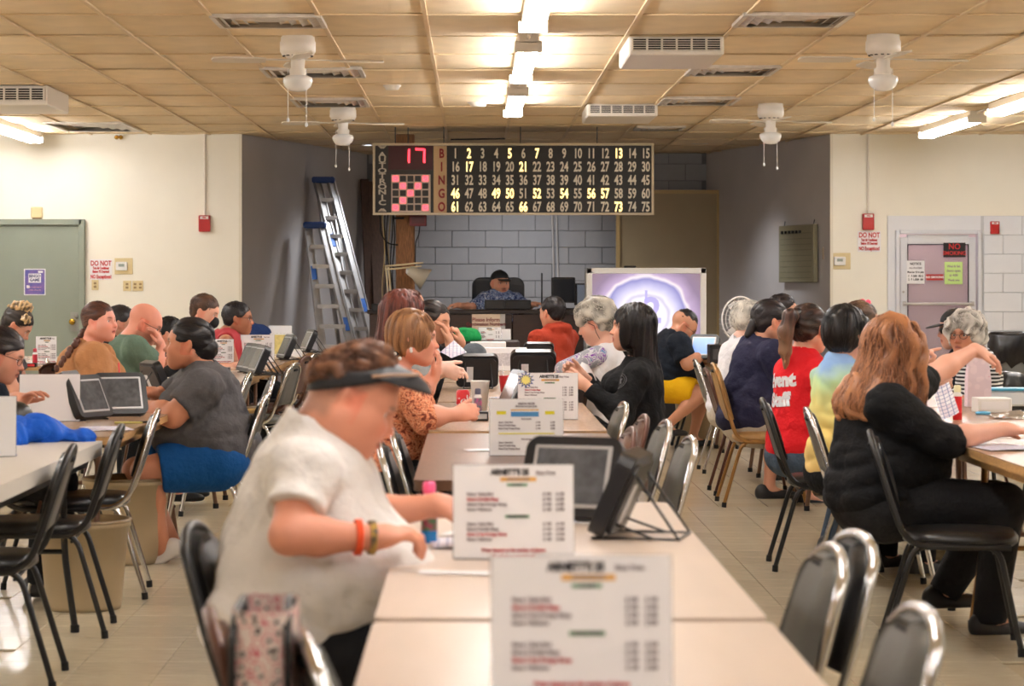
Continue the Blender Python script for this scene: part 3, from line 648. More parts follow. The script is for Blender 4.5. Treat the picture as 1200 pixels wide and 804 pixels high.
# things on the desk: monitors, keyboard boxes, gooseneck, speaker and swing-arm lamp
def monitor(px, py, w_px, h_px, D, label, rz=0, scrm=None, name='monitor', cat='monitor'):
    k = D/F; p = at(px, py, D); o = empty(name, (p.x, D, zt), rz, label=label, cat=cat); zc_ = p.z-zt
    MB().box((0,0,zc_),(w_px*k,.05,h_px*k),bev=.008).build('housing', blackp, o); MB().box((0,-.028,zc_),(w_px*k*.88,.006,h_px*k*.86)).build('screen', scrm or mat('screen_off', (34,38,46), .15), o)
    MB().box((0,.03,zc_/2),(.05,.03,max(zc_,.05))).build('neck', blackp, o); MB().lathe([(.11,.0),(.11,.012),(.02,.02)],16).build('foot', blackp, o); return o
monitor(660,340,28,30,24.0,'black computer monitor on the right end of the caller desk', .15); monitor(680,345,14,26,24.1,'second slimmer monitor tilted at the right end of the desk', .5, mat('screen_dim', (120,130,146), .2, emit=.15))
k = DD/F
def dbox(px,py,w_,h_,d_,D,m,name,label,cat,face=None):
    p = at(px,py,D); o = empty(name,(p.x,D,p.z-h_*D/F/2),label=label,cat=cat)
    MB().box((0,0,h_*D/F/2),(w_*D/F,d_,h_*D/F),bev=.006).build('body', m, o)
    MB().box((0,-d_/2-.002,h_*D/F/2),(w_*D/F*.8,.004,h_*D/F*.7)).build('front', face or mat('dark_face', (34,34,36), .5), o); return o
dbox(580,357,24,11,.15,23.95,blackp,'control_box','black control console left of centre on the caller desk','console'); dbox(607,357,30,11,.2,23.97,blackp,'control_box','wider black console right of centre on the caller desk','console'); dbox(447,361,22,10,.3,24.0,blackp,'amplifier','flat black amplifier at the left end of the desk','amplifier')
# microphone pole
p = at(635,363,24.0); o = empty('microphone_stand', (p.x,24.0,zt), label='thin black microphone pole standing on the desk', cat='stand'); MB().tube([(0,0,0),(0,0,at(0,320,24.0).z-zt)],.008,8).build('pole', blackm, o); MB().lathe([(.05,0),(.05,.01),(.01,.015)],14).build('foot', blackm, o)
# swing-arm lamp/camera in front of the post
sw_m = mat('cream_metal', (206,190,156), .4)
o = empty('swing_arm_lamp', at(457,363,24.1), label='cream swing arm lamp with bell head in front of the wooden post', cat='lamp'); b0 = o.location.copy()
def rel(px,py,D=24.1): return at(px,py,D)-b0
MB().tube([rel(457,363),rel(452,313)],.008,6).tube([rel(460,363),rel(455,313)],.008,6).build('lower_arm', sw_m, o)
MB().tube([rel(451,312),rel(496,308)],.009,6).tube([rel(451,316),rel(494,312)],.009,6).build('upper_arm', sw_m, o)
m = MB(); m.lathe([(.03,-.1),(.05,-.09),(.06,-.02),(.12,.1),(.11,.1)],18); R = Matrix.Rotation(math.radians(120),3,'Y'); q = rel(489,322); m.v = [tuple(R @ Vector(v)+q) for v in m.v]; m.build('lamp_head', mat('aged_white', (176,168,150), .4), o)
m = MB().box(tuple(rel(484,318)),(.14,.06,.06),bev=.01).build('bracket', alum, o)
MB().box((0,0,.008),(.12,.12,.02)).build('base', sw_m, o)
# ------------------------------------------------------------ office chair of the caller
oc = empty('office_chair', (at(584,0,25.0).x, 25.0, .28), label='high backed black office chair behind the caller', cat='chair'); zz = .28
wch = (615-553)*24.9/F
pts = rrect(wch, .75, .09); m = MB(); m.prism(pts, -.05, .05, fn=lambda x,y,z: (x, .22+z+.03*(x/.25)**2*-1, y+at(0,325,24.9).z-zz-.375)); m.build('backrest', mat('black_leather', (26,28,34), .35), oc)
MB().box((0,.0,.46),(.52,.5,.1),bev=.04).build('seat', _M['black_leather'], oc); MB().tube([(0,0,.08),(0,0,.42)],.03,10).build('column', blackm, oc)
for kx in range(5):
    a_ = 2*PI*kx/5; MB().tube([(0,0,.09),(.28*math.cos(a_),.28*math.sin(a_),.05)],[.025,.015],8).lathe([(0,-.02),(.025,-.02),(.025,.02),(0,.02)],10,(.28*math.cos(a_),.28*math.sin(a_),.027),ax='y').build('wheel_arm', blackm, oc)
# ------------------------------------------------------------ tables
TZ = .744
lam = mat('pale_laminate', (206,188,172), .32, nz=.05, ns=3, stretch=(6,1,1)); lamd = mat('brown_laminate', (100,72,56), .28, nz=.25, ns=8, stretch=(8,1,1))
lamt = mat('wood_laminate', (176,146,120), .25, nz=.12, ns=8, stretch=(8,1,1)); edgew = mat('oak_edge', (186,144,92), .45, nz=.3, ns=20, stretch=(1,3,8))
plast = mat('table_plastic', (206,200,190), .42, bump=.1, bs=120); legbr = mat('brown_leg', (100,72,54), .4, .3)
def table(xc, y0, ln, wd, m, label, edge=None, th=.035, r=.03, legm=None, rot=0):
    o = empty('folding_table', (xc, y0+ln/2, 0), rot, label=label, cat='table')
    poly = rrect(wd, ln, r, 6)
    mm = MB(); mm.prism(poly, TZ-.004, TZ, mi=0); mm.build('tabletop', m, o)
    mm = MB(); mm.prism([(x*.999,y*.9995) for x,y in poly], TZ-th, TZ-.0041); mm.build('table_edge', edge or m, o)
    lm = legm or blackm
    mm = MB()
    for sx in (-1,1): mm.box((sx*(wd/2-.06),0,TZ-th-.02),(.03,ln-.3,.04))
    mm.build('apron', edge if edge else lm, o)
    for sy in (-1,1):
        for sx in (-1,1):
            l = MB(); l.tube(rounded([(sx*(wd/2-.12),sy*(ln/2-.30),TZ-th),(sx*(wd/2-.12),sy*(ln/2-.24),.3),(sx*(wd/2-.08),sy*(ln/2-.24),.02)],.06), .014, 8); l.tube([(sx*(wd/2-.08),sy*(ln/2-.24),.03),(sx*(wd/2-.08),sy*(ln/2-.24),0)],.018,8,mi=1); l.build('leg', [lm, rubber], o)
        MB().tube([(-(wd/2-.12),sy*(ln/2-.245),.32),(wd/2-.12,sy*(ln/2-.245),.32)],.011,6).build('stretcher', lm, o)
        MB().tube([(0,sy*(ln/2-.25),.32),(0,sy*(ln/2-.8),TZ-th-.01)],.008,6).build('brace', lm, o)
    return o
XCt, XLt, XRt = .187, -1.88, 2.30
table(XCt, 2.15, 2.44, .755, lam, 'nearest pale folding table of the centre row, cut by the bottom edge')
table(XCt, 4.64, 2.44, .755, lam, 'second pale folding table of the centre row, where the man in the visor sits')
table(XCt, 7.86, 2.44, .765, lamd, 'dark brown folding table in the middle of the centre row')
table(XCt+.005, 10.46, 2.44, .775, lamt, 'wood topped table with oak edge beside the woman in the orange blouse', edgew, legm=legbr)
for i, y in enumerate((13.0, 15.5, 18.0)):
    table(XCt, y, 2.44, .76, lamt, ('table of the centre row holding the two upright black tablets','table of the centre row behind the black tablets, under white cards','farthest table of the centre row, before the caller desk')[i], edgew, legm=legbr)
table(XLt, 7.38, 2.44, .76, plast, 'white plastic folding table at the left edge with the blue cloth', th=.055, r=.05)
table(XLt, 10.08, 2.44, .78, lamt, 'wood edged table where the woman in grey leans', edgew, r=.07, legm=legbr)
for i, y in enumerate((12.62, 15.15, 17.68, 20.2)):
    table(XLt, y, 2.44, .76, [lamt, lam, lamt, lam][i], ('table of the left row behind the woman in grey','table of the left row below the masked man','oak edged table of the left row holding the lettered card','farthest table of the left row, near the ladders')[i], edgew, r=.05, legm=legbr)
table(-3.62, 18.5, 2.44, .76, lamt, 'oak edged table near the green door', edgew, r=.07, legm=legbr)
table(XRt, 7.5, 2.44, .76, lamt, 'nearest table of the right row under the arm of the redhead', edgew, r=.06, legm=goldm)
for i, y in enumerate((9.98, 12.46, 14.94, 17.42, 19.9)):
    table(XRt+.02, y, 2.44, .76, lamt, ('table of the right row with the red bottle and foil tray','third table of the right row, before the grey haired woman in stripes','fourth table of the right row beside the navy shirt','fifth table of the right row by the white fan','farthest table of the right row before the man in yellow shorts')[i], edgew, r=.06, legm=legbr)
# ------------------------------------------------------------ stacking chairs (local: faces +x)
def chair(label, frame, pad, back, H=.82, name='stacking_chair'):
    o = empty(name, (0,0,0), 0, label=label, cat='chair')
    SZ = .45; hw = .205
    def bp(y, z):  # point of the back plane for height z
        t = (z-.45)/(H-.45); return Vector((-.205-.115*t, y, z))
    # seat
    n = 24; vs = []; fs = []
    prof = [(0.9,-.035),(1.0,-.02),(1.0,.0),(.93,.018),(.6,.026),(0.001,.028)]
    for (s_, z) in prof:
        for kx in range(n):
            a = 2*PI*kx/n; ca, sa = math.cos(a), math.sin(a); sup = (abs(ca)**3.2+abs(sa)**3.2)**(-1/3.2)
            vs.append((.02+.215*ca*sup*s_, (.2+.012*ca)*sa*sup*s_, SZ-.02+z))
    for i in range(len(prof)-1):
        for kx in range(n): fs.append((i*n+kx, i*n+(kx+1)%n, (i+1)*n+(kx+1)%n, (i+1)*n+kx))
    fs.append(tuple(range(n))[::-1]); m = MB(); m.add(vs, fs, 0, True); m.build('seat', pad, o)
    # back frame: one tube around the pad that sweeps under the seat
    side = lambda s_: [(.2,s_*.19,SZ-.05),(-.13,s_*hw,SZ-.05),(-.195,s_*hw,SZ-.01),tuple(bp(s_*.195,SZ+.10)),tuple(bp(s_*.178,H-.16)),tuple(bp(s_*.155,H-.05))]
    top = [tuple(bp(.12*math.cos(a)*1.15+0, H-.05+.045*math.sin(a))) for a in [PI*(i+.5)/7 for i in range(7)]]
    L = rounded(side(1),.07,4); R_ = rounded(side(-1),.07,4)
    m = MB(); m.tube(L+[Vector(p) for p in top]+R_[::-1], .0125, 8); m.build('back_frame', frame, o)
    # back pad
    rows = 12; vs = []; fs = []; z0 = SZ+.075; z1 = H-.015
    poly = []
    def halfw(z):
        t = (z-z0)/(z1-z0); w_ = .18-.03*t
        if t > .78: w_ *= math.sqrt(max(0,1-((t-.78)/.225)**2))**.75
        if t < .06: w_ *= .93+.07*t/.06
        return max(w_,.02)
    zs = [z0+(z1-z0)*i/rows for i in range(rows+1)]
    for z in zs: poly.append((halfw(z), z))
    def ring(dx, inset, bulge):
        out = []
        for (w_, z) in poly:
            zc_ = (z0+z1)/2; zz = zc_+(z-zc_)*(1-inset*1.2); 
            for u in (-1,-.5,0,.5,1):
                p = bp(w_*(1-inset)*u, zz); p.x += dx+bulge*(1-u*u)*(1-((z-zc_)/(z1-z0)*2)**2)**1; out.append(p)
        return out
    def shell(dx0, dx1, inset, bulge):
        A = ring(dx0, 0, 0); B = ring(dx1, inset, bulge); nn = len(A); c5 = 5; fs = []
        for i in range(rows):
            for u in range(4): q = nn+i*c5+u; fs.append((q,q+1,q+c5+1,q+c5))
            for u, s_ in ((0,1),(4,-1)):
                q = (i*c5+u, (i+1)*c5+u, nn+(i+1)*c5+u, nn+i*c5+u); fs.append(q)
        for u in range(4): fs.append((u,u+1,nn+u+1,nn+u)); q = rows*c5+u; fs.append((q,q+1,nn+q+1,nn+q))
        return A+B, fs
    vs, fs = shell(0, .026, .06, .012); m = MB(); m.add(vs, fs, 0, True); m.build('backrest', pad, o)
    vs, fs = shell(.002, -.010, .05, -.004); m = MB(); m.add(vs, fs, 0, True); m.build('back_shell', back, o)
    hp = bp(0, H-.045); m = MB(); m.box((0,0,0),(.05,.09,.022),bev=.01,rot=Matrix.Rotation(-.3,3,'Y')); m.v = [tuple(Vector(v)+hp+Vector((.004,0,0))) for v in m.v]; m.build('handle_slot', mat('slot_black', (8,8,8), .9), o)
    for sy in (-1,1):
        for fx, xx in ((-1,-.27),(1,.235)):
            top_ = (fx*.02, sy*.185, SZ-.045); m = MB()
            m.tube(rounded([top_,(fx*.155,sy*.19,SZ-.045),(xx,sy*.215,.02)],.07,5), .0115, 8); m.tube([(xx*.995,sy*.2145,.03),(xx*1.004,sy*.2155,0)],.0145,8,mi=1); m.build('leg', [frame, rubber], o)
    for xx in (-.14,.14): MB().tube([(xx,-.19,SZ-.075),(xx,.19,SZ-.075)],.007,6).build('stretcher', frame, o)
    return o
black_back = mat('grey_back', (70,70,68), .42, nz=.06, ns=30, bump=.1, bs=120)
CH_ = {'b': chair('x', blackm, blackv, black_back), 'c': chair('x', chrome, greyv, greyv), 'cb': chair('x', chrome, blackv, black_back), 'r': chair('x', brownv, mat('brown_vinyl', (92,66,56), .4), mat('brown_back', (88,62,52), .4)),
       'g': chair('x', goldm, goldv, goldv, H=.88)}
used = set()
def put_chair(kind, px, py_top, face, label, rz=0, D=None, z=0, H=.82, dx=0):
    """px, py_top = top of the backrest; face +1 / -1 = the way the sitter looks (x)"""
    if kind == 'g': H = .88
    D = D or F*(CH-H)/(py_top-330); x = (px-555)*D/F+.32*face+dx
    src = CH_[kind]; o = src if kind not in used else copy_tree(src); used.add(kind)
    o.location = (x, D, z); o.rotation_euler.z = (0 if face > 0 else PI)+math.radians(rz)
    o['label'] = label; o['group'] = 'stacking chairs around the tables'; return o
# left row, aisle side
put_chair('b', 85, 522, -1, 'black stacking chair nearest the camera on the left, behind the white plastic table', 4)
put_chair('b', 142, 498, -1, 'second black stacking chair from the left edge, behind the nearest one', 4)
put_chair('cb', 185, 480, -1, 'chrome framed chair just in front of the woman in grey', 5)
put_chair('cb', 313, 463, -1, 'chrome framed chair the woman in grey sits on', 0, D=12.15)
put_chair('c', 294, 436, -1, 'grey chair back right behind the shoulder of the woman in grey'); put_chair('c', 321, 441, -1, 'chrome edged chair between two grey chairs of the left row, seen edge on', 6)
put_chair('c', 349, 425, -1, 'grey chair back left of the man in the visor, below the cards', -12); put_chair('cb', 372, 414, -1, 'farthest grey chair of the left row, against the ladders', -12)
put_chair('r', 362, 414, -1, 'brown framed chair wedged between two grey chairs near the ladders', -14, D=18.6)
put_chair('b', -20, 455, 1, 'chair of the woman in glasses at the left edge', D=10.7); put_chair('c', 55, 418, 1, 'grey chair by the green door table', 10, D=17.9); put_chair('c', 75, 430, 1, 'chair of the woman in the tan shirt', D=14.6)
put_chair('r', 47, 425, 1, 'brown chair back beside the oak edged table near the green door', 60, D=17.2)
# centre row, left side
put_chair('r', 245, 712, 1, 'brown framed chair at the bottom left, nearest the camera', 8); put_chair('c', 352, 735, 1, 'blurred grey chair at the bottom, right of the leopard print bag', 10)
put_chair('b', 222, 590, 1, 'shiny black chair the man in the visor sits on', -4, D=5.68)
put_chair('cb', 444, 516, 1, 'empty black chair pushed in just behind the face of the man in the visor'); put_chair('cb', 459, 502, 1, 'second empty black chair between the man in the visor and the orange blouse')
put_chair('cb', 470, 475, 1, 'chair of the woman in the orange blouse', D=10.9); put_chair('c', 455, 452, 1, 'chair of the woman with dark red hair', D=12.7, dx=-.05); put_chair('c', 470, 440, 1, 'chair of the dark haired woman who covers her nose', D=14.7, dx=-.1)
# centre row, right side
put_chair('c', 1085, 712, -1, 'blurred grey chair at the bottom right corner', 4); put_chair('c', 980, 640, -1, 'grey chair with chrome edge, second from the camera right of the pale table', 4)
put_chair('cb', 1013, 587, -1, 'black chair with a chrome rim around its handle slot, right foreground', 9, D=5.45)
put_chair('c', 812, 512, -1, 'grey chair third from the camera right of the centre row', 4); put_chair('c', 783, 493, -1, 'grey chair fourth from the camera right of the centre row', 4)
put_chair('r', 757, 470, -1, 'dark brown chair right of the grey chair near the black haired woman', 3, D=10.3); put_chair('r', 748, 490, -1, 'lower light brown chair edge between the grey chairs', 3, D=9.4, dx=-.02)
put_chair('c', 733, 462, -1, 'grey chair at the corner of the oak edged centre table', 4, D=11.4); put_chair('r', 767, 440, -1, 'brown framed chair of the woman with long black hair', D=13.0)
put_chair('cb', 735, 430, -1, 'chair of the grey haired woman before the screen', D=15.1); put_chair('b', 670, 402, -1, 'black chair of the person in the orange hoodie', D=20.6)
# right row
put_chair('b', 1020, 510, 1, 'black stacking chair the redhead in black sits on', -9, D=9.2); put_chair('cb', 945, 478, 1, 'chrome framed chair of the person in tie dye', -3)
put_chair('b', 893, 467, 1, 'black chair of the woman in the red event shirt', -3); put_chair('g', 835, 427, 1, 'gold padded chair of the woman in the navy shirt', 0, D=15.1)
put_chair('r', 826, 421, 1, 'brown framed chair behind the gold chair', 0, D=15.9); put_chair('c', 814, 419, 1, 'chrome framed chair left of the gold chair', 0, D=17.7)
put_chair('b', 783, 412, 1, 'black chair of the man in yellow shorts', 0, D=20.3)
# ------------------------------------------------------------ waste bins and things under the tables
binm = mat('beige_bin', (170,152,122), .5)
def bin_(x, y, r, h, label, m=None):
    o = empty('waste_bin', (x, y, 0), label=label, cat='bin')
    MB().lathe([(0,0.001),(r*.82,.001),(r*.84,.02),(r,h-.03),(r*1.05,h-.03),(r*1.05,h),(r*.98,h),(r*.82,.03),(0,.03)], 28).build('bucket', m or binm, o)
    MB().lathe([(r*1.06,h-.012),(r*1.07,h),(r*.97,h+.002),(r*.9,h-.1)], 28).build('bin_liner', mat('bin_liner', (120,100,70), .4), o)
bin_(-1.66, 10.3, .19, .38, 'round beige waste bin under the white plastic table'); bin_(-1.72, 12.0, .21, .42, 'round beige waste bin under the wood edged table'); bin_(1.95, 20.6, .24, .45, 'beige bin beyond the legs of the man in yellow shorts'); bin_(2.35, 15.9, .17, .36, 'beige bin under the right row beside the bare legs')
bin_(-1.75, 17.3, .2, .5, 'yellowish bin under the left row', mat('yellow_bin', (206,170,100), .5))
bx_ = empty('cardboard_box', (2.35, 11.6, 0), .2, label='cream carton on the floor under the right row', cat='box'); MB().box((0,0,.15),(.3,.3,.3),bev=.004).build('carton', mat('cream_carton', (200,180,132), .7), bx_); MB().box((0,-.152,.2),(.2,.003,.08)).build('carton_label', wpaper, bx_)
# big grey trash can on the right
tp = at(1186, 0, 18.5); o = empty('trash_can', (tp.x+.1, 18.5, 0), label='grey trash can with black liner against the white block wall', cat='trash can')
hz = at(0,390,18.5).z; MB().lathe([(0,.002),(.2,.002),(.25,hz-.12),(.26,hz-.03),(.25,hz-.02),(0,hz-.05)], 28).build('barrel', mat('grey_barrel', (104,106,104), .5), o)
m = MB(); n = 40; prof = [(.262,hz-.24),(.275,hz-.15),(.272,hz-.02),(.262,hz+.005),(.24,hz-.03)]; vs=[]; fs=[]
for j,(r,z) in enumerate(prof):
    for i in range(n): a=2*PI*i/n; q=r*(1+.04*math.sin(i*5.3+j)*(1 if j<4 else 0)); vs.append((q*math.cos(a),q*math.sin(a),z+(.03*math.sin(i*2.1) if j==0 else 0)))
for j in range(4):
    for i in range(n): fs.append((j*n+i,j*n+(i+1)%n,(j+1)*n+(i+1)%n,(j+1)*n+i))
m.add(vs,fs,0,True); m.build('bin_liner', mat('black_liner', (22,22,24), .25), o)
# ============================================================ signed-distance modelling of people
def unit(v): v = np.asarray(v, float); return v/max(np.linalg.norm(v), 1e-9)
def cap(a, b, ra, rb=None, k=.02, op='+'):
    a = np.asarray(a, float); b = np.asarray(b, float); rb = ra if rb is None else rb
    return dict(t='cap', a=a, b=b, ra=ra, rb=rb, k=k, op=op, c=(a+b)/2, R=np.linalg.norm(b-a)/2+max(ra, rb))
def cuf(a, b, ra, rb, k=.02, ext=None, op='+'):
    """cone whose end b is cut square (sleeve, trouser leg)"""
    q = cap(a, b, ra, rb, k, op); q['t'] = 'cuf'; q['n'] = unit(q['b']-q['a']) if ext is None else unit(ext); return q
def ell(c, r, M=None, k=.03, op='+'):
    return dict(t='ell', c=np.asarray(c, float), r=np.asarray(r, float), M=np.eye(3) if M is None else M, k=k, op=op, R=max(r))
def pln(p, n, k=.01): return dict(t='pln', c=np.asarray(p, float), n=unit(n), k=k, op='cut', R=9)
def psdf(q, x, y, z):
    t = q['t']; c = q['c']
    if t == 'ell':
        M = q['M']; r = q['r']; x = x-c[0]; y = y-c[1]; z = z-c[2]
        u = (x*M[0,0]+y*M[1,0]+z*M[2,0])/r[0]; v = (x*M[0,1]+y*M[1,1]+z*M[2,1])/r[1]; w_ = (x*M[0,2]+y*M[1,2]+z*M[2,2])/r[2]
        k0 = np.sqrt(u*u+v*v+w_*w_); k1 = np.sqrt((u/r[0])**2+(v/r[1])**2+(w_/r[2])**2)+1e-9; return k0*(k0-1)/k1
    if t == 'pln': n = q['n']; return (x-c[0])*n[0]+(y-c[1])*n[1]+(z-c[2])*n[2]
    a, b = q['a'], q['b']; ab = b-a; px = x-a[0]; py = y-a[1]; pz = z-a[2]; h = np.clip((px*ab[0]+py*ab[1]+pz*ab[2])/(ab @ ab+1e-12), 0, 1)
    d = np.sqrt((px-h*ab[0])**2+(py-h*ab[1])**2+(pz-h*ab[2])**2)-(q['ra']+(q['rb']-q['ra'])*h)
    if t == 'cuf': n = q['n']; d = np.maximum(d, (x-b[0])*n[0]+(y-b[1])*n[1]+(z-b[2])*n[2])
    return d
def smin(a, b, k):
    h = np.clip(.5+.5*(b-a)/k, 0, 1); return b+(a-b)*h-k*h*(1-h)
def field(prims, P, cull=None, disp=None):
    """P (N,3); cull distance skips primitives that are far away"""
    x, y, z = (np.ascontiguousarray(P[:,i]) for i in range(3)); d = np.full(len(x), 1e3 if cull is None else 1.0)
    for q in prims:
        k = max(q['k'], 1e-4)
        if cull is None or q['t'] == 'pln': idx = slice(None)
        else:
            c = q['c']; idx = np.nonzero((x-c[0])**2+(y-c[1])**2+(z-c[2])**2 < (q['R']+cull+k)**2)[0]
            if not len(idx): continue
        dd = psdf(q, x[idx], y[idx], z[idx]); cur = d[idx]; d[idx] = smin(cur, dd, k) if q['op'] == '+' else -smin(-cur, dd if q['op'] == '-' else -dd, k)
    if disp is not None: d = d-disp(P)
    return d
OFF4 = np.stack(np.meshgrid(range(4), range(4), range(4), indexing='ij'), -1).reshape(-1,3)
def field_blocks(prims, lo, h, bi, disp):
    """values on the 4x4x4 points of every block index in bi (nb,3)"""
    C0 = (lo+h*(bi*4+1.5)).astype(np.float32); o = (OFF4-1.5)*h; n = len(bi); X = (C0[:,None,0]+o[None,:,0]).astype(np.float32); Y = (C0[:,None,1]+o[None,:,1]).astype(np.float32); Z = (C0[:,None,2]+o[None,:,2]).astype(np.float32)
    d = np.full((n,64), 1., np.float32); mg = h*2.7+h*5+.012
    for q in prims:
        k = max(q['k'], 1e-4)
        if q['t'] == 'pln': idx = slice(None)
        else:
            c = q['c']; idx = np.nonzero((C0[:,0]-c[0])**2+(C0[:,1]-c[1])**2+(C0[:,2]-c[2])**2 < (q['R']+mg+k)**2)[0]
            if not len(idx): continue
        dd = psdf(q, X[idx], Y[idx], Z[idx]); cur = d[idx]; d[idx] = smin(cur, dd, k) if q['op'] == '+' else -smin(-cur, dd if q['op'] == '-' else -dd, k)
    if disp is not None:
        near = np.nonzero(np.abs(d).min(1) < .03)[0]; P = np.stack([X[near].ravel(), Y[near].ravel(), Z[near].ravel()], 1); d[near] -= disp(P).reshape(len(near),64)
    return d
def to_mesh(name, V, Q, m, col=None, org=None):
    if org is not None: V = V-org
    me = bpy.data.meshes.new(name); me.vertices.add(len(V)); me.vertices.foreach_set('co', V.astype(np.float32).ravel())
    me.loops.add(len(Q)*4); me.loops.foreach_set('vertex_index', Q.astype(np.int32).ravel()); me.polygons.add(len(Q))
    me.polygons.foreach_set('loop_start', np.arange(len(Q), dtype=np.int32)*4); me.polygons.foreach_set('use_smooth', np.ones(len(Q), bool))
    me.update(calc_edges=True); me.materials.append(m)
    if col is not None:
        ca = me.color_attributes.new('Col', 'FLOAT_COLOR', 'POINT'); ca.data.foreach_set('color', np.concatenate([col, np.ones((len(V),1))], 1).astype(np.float32).ravel())
    return me
def wav(seed, n, freq, aniso=(1,1,1)):
    r = np.random.RandomState(seed); K = r.normal(size=(n,3)); K /= np.linalg.norm(K, axis=1)[:,None]; K = K*np.array(aniso)*freq*r.uniform(.6,1.5,(n,1)); ph = r.uniform(0, 6.28, n)
    return lambda P: np.sin(P @ K.T+ph).sum(1)/math.sqrt(n)
def frame(f, u):
    f = unit(f); u = unit(np.asarray(u)-f*np.dot(u, f)); l = np.cross(u, f); return np.stack([f, l, u], 1)   # columns fwd,left,up
def rotz(a): a = math.radians(a); return np.array([[math.cos(a),-math.sin(a),0],[math.sin(a),math.cos(a),0],[0,0,1]])
def roty(a): a = math.radians(a); return np.array([[math.cos(a),0,math.sin(a)],[0,1,0],[-math.sin(a),0,math.cos(a)]])
def rotx(a): a = math.radians(a); return np.array([[1,0,0],[0,math.cos(a),-math.sin(a)],[0,math.sin(a),math.cos(a)]])
# ---- head in its own frame: x forward, y left, z up, origin between the eyes' height and the ears
def head_prims(T, s, fat=0, fem=False, jaw=1.0):
    def E(c, r, k=.03, op='+', M=None): return ell(T(c), np.array(r)*s, T.M if M is None else T.M @ M, k*s, op)
    def K(a, b, ra, rb=None, k=.02, op='+'): return cap(T(a), T(b), ra*s, (rb if rb is not None else ra)*s, k*s, op)
    f = fat; pr = [
        E((-.014,0,.032), (.098,.076,.084)), E((.036,0,-.008), (.054,.061,.080), .05),
        E((.03,0,-.052), (.052,.054+f*.3,.05), .04),
        K((-.012,.05+f*.3,-.052), (.058,.016*jaw,-.096), .022+f*.2, .018, .04), K((-.012,-.05-f*.3,-.052), (.058,-.016*jaw,-.096), .022+f*.2, .018, .04),
        E((.07,0,-.098), (.017,.02,.017), .03),
        E((.066,0,-.062), (.030,.030,.034), .03),
        E((.056,.036,-.030), (.026+f*.2,.024+f*.2,.026), .035), E((.056,-.036,-.030), (.026+f*.2,.024+f*.2,.026), .035),
        K((.083,.012,.021), (.068,.046,.019), .009, .007, .025), K((.083,-.012,.021), (.068,-.046,.019), .009, .007, .025),
        E((.100,.031,.001), (.017,.019,.014), .016, '-'), E((.100,-.031,.001), (.017,.019,.014), .016, '-'),
        K((.086,0,.012), (.108,0,-.028), .0065, .0085, .014), E((.110,0,-.033), (.0115,.0115,.010), .010),
        E((.100,.0125,-.037), (.009,.0065,.0075), .008), E((.100,-.0125,-.037), (.009,.0065,.0075), .008),
        E((.109,.0065,-.043), (.005,.0035,.004), .004, '-'), E((.109,-.0065,-.043), (.005,.0035,.004), .004, '-'),
        K((.092,.016,-.0625), (.099,.0,-.0585), .0052, .0062, .008), K((.092,-.016,-.0625), (.099,.0,-.0585), .0052, .0062, .008),
        K((.090,.014,-.071), (.0965,0,-.0725), .0056, .0072, .008), K((.090,-.014,-.071), (.0965,0,-.0725), .0056, .0072, .008),
        K((.098,.018,-.0665), (.104,0,-.0665), .0014, .0016, .004, '-'), K((.098,-.018,-.0665), (.104,0,-.0665), .0014, .0016, .004, '-')]
    for sy in (1,-1):
        Me = rotz(sy*-28) @ roty(-12)
        pr += [E((.079,.031*sy,.0105), (.011,.0165,.0045), .006, '+', rotz(sy*22)), E((.079,.031*sy,-.0125), (.010,.0155,.0045), .008, '+', rotz(sy*22)),
               E((-.008,.081*sy,-.010), (.021,.0105,.033), .008, '+', Me), E((-.002,.093*sy,-.004), (.011,.007,.018), .005, '-', Me), E((.001,.075*sy,-.036), (.009,.006,.009), .008)]
    return pr
def hand_prims(w, d, nrm, side, curl=.5, s=1., thumb=.6, fold=None):
    """w wrist, d direction of the fingers, nrm palm normal, side +1/-1 thumb side"""
    d = unit(d); n = unit(np.asarray(nrm)-d*np.dot(nrm, d)); t = np.cross(n, d)*side; w = np.asarray(w)
    M = np.stack([d, t, n], 1); pr = [ell(w+d*.048*s, (.052*s,.040*s,.0155*s), M, .018), cap(w, w+d*.03*s, .025*s, .026*s, .02)]
    L = (.072,.082,.076,.060)
    for i in range(4):
        y = .029-.0185*i; p = w+d*(.083-.006*abs(i-1.2))*s+t*y*s; a = 0; c_ = curl if fold is None else fold[i]
        dr = unit(d+t*(.10-.07*i))
        for j, fr in enumerate((.44,.31,.25)):
            a += c_*(.75,.95,.6)[j]; dd = dr*math.cos(a)+n*math.sin(a); q = p+dd*L[i]*fr*s
            pr.append(cap(p, q, (.0092,.0082,.0075)[j]*s, (.0082,.0075,.0064)[j]*s, .010 if j == 0 else .003)); p = q
    p = w+d*.022*s+t*.026*s+n*.006*s; dr = unit(d*.75+t*(.75-thumb*.4)+n*.35*thumb*1.5)
    q = p+dr*.045*s; pr.append(cap(p, q, .014*s, .0105*s, .012)); r = q+unit(dr+d*.5+n*.2*thumb)*.032*s; pr.append(cap(q, r, .0102*s, .0078*s, .004))
    return pr
class HT:
    def __init__(s, o, M, sc): s.o = np.asarray(o, float); s.M = M; s.s = sc
    def __call__(s, p): return s.o+s.M @ (np.asarray(p, float)*s.s)
    def inv(s, P): return ((P-s.o) @ s.M)/s.s
skin_m = mat('skin', (205,150,120), .48, attr=True, spec=.4, bump=.06, bs=240)
_M['skin'].node_tree.nodes['Principled BSDF'].inputs['Subsurface Weight'].default_value = .0
hair_m = mat('hair', (60,40,30), .42, attr=True, spec=.5)
eye_m = mat('eye', (230,225,220), .12, attr=True)
def lc(c): return np.array(lin(c))
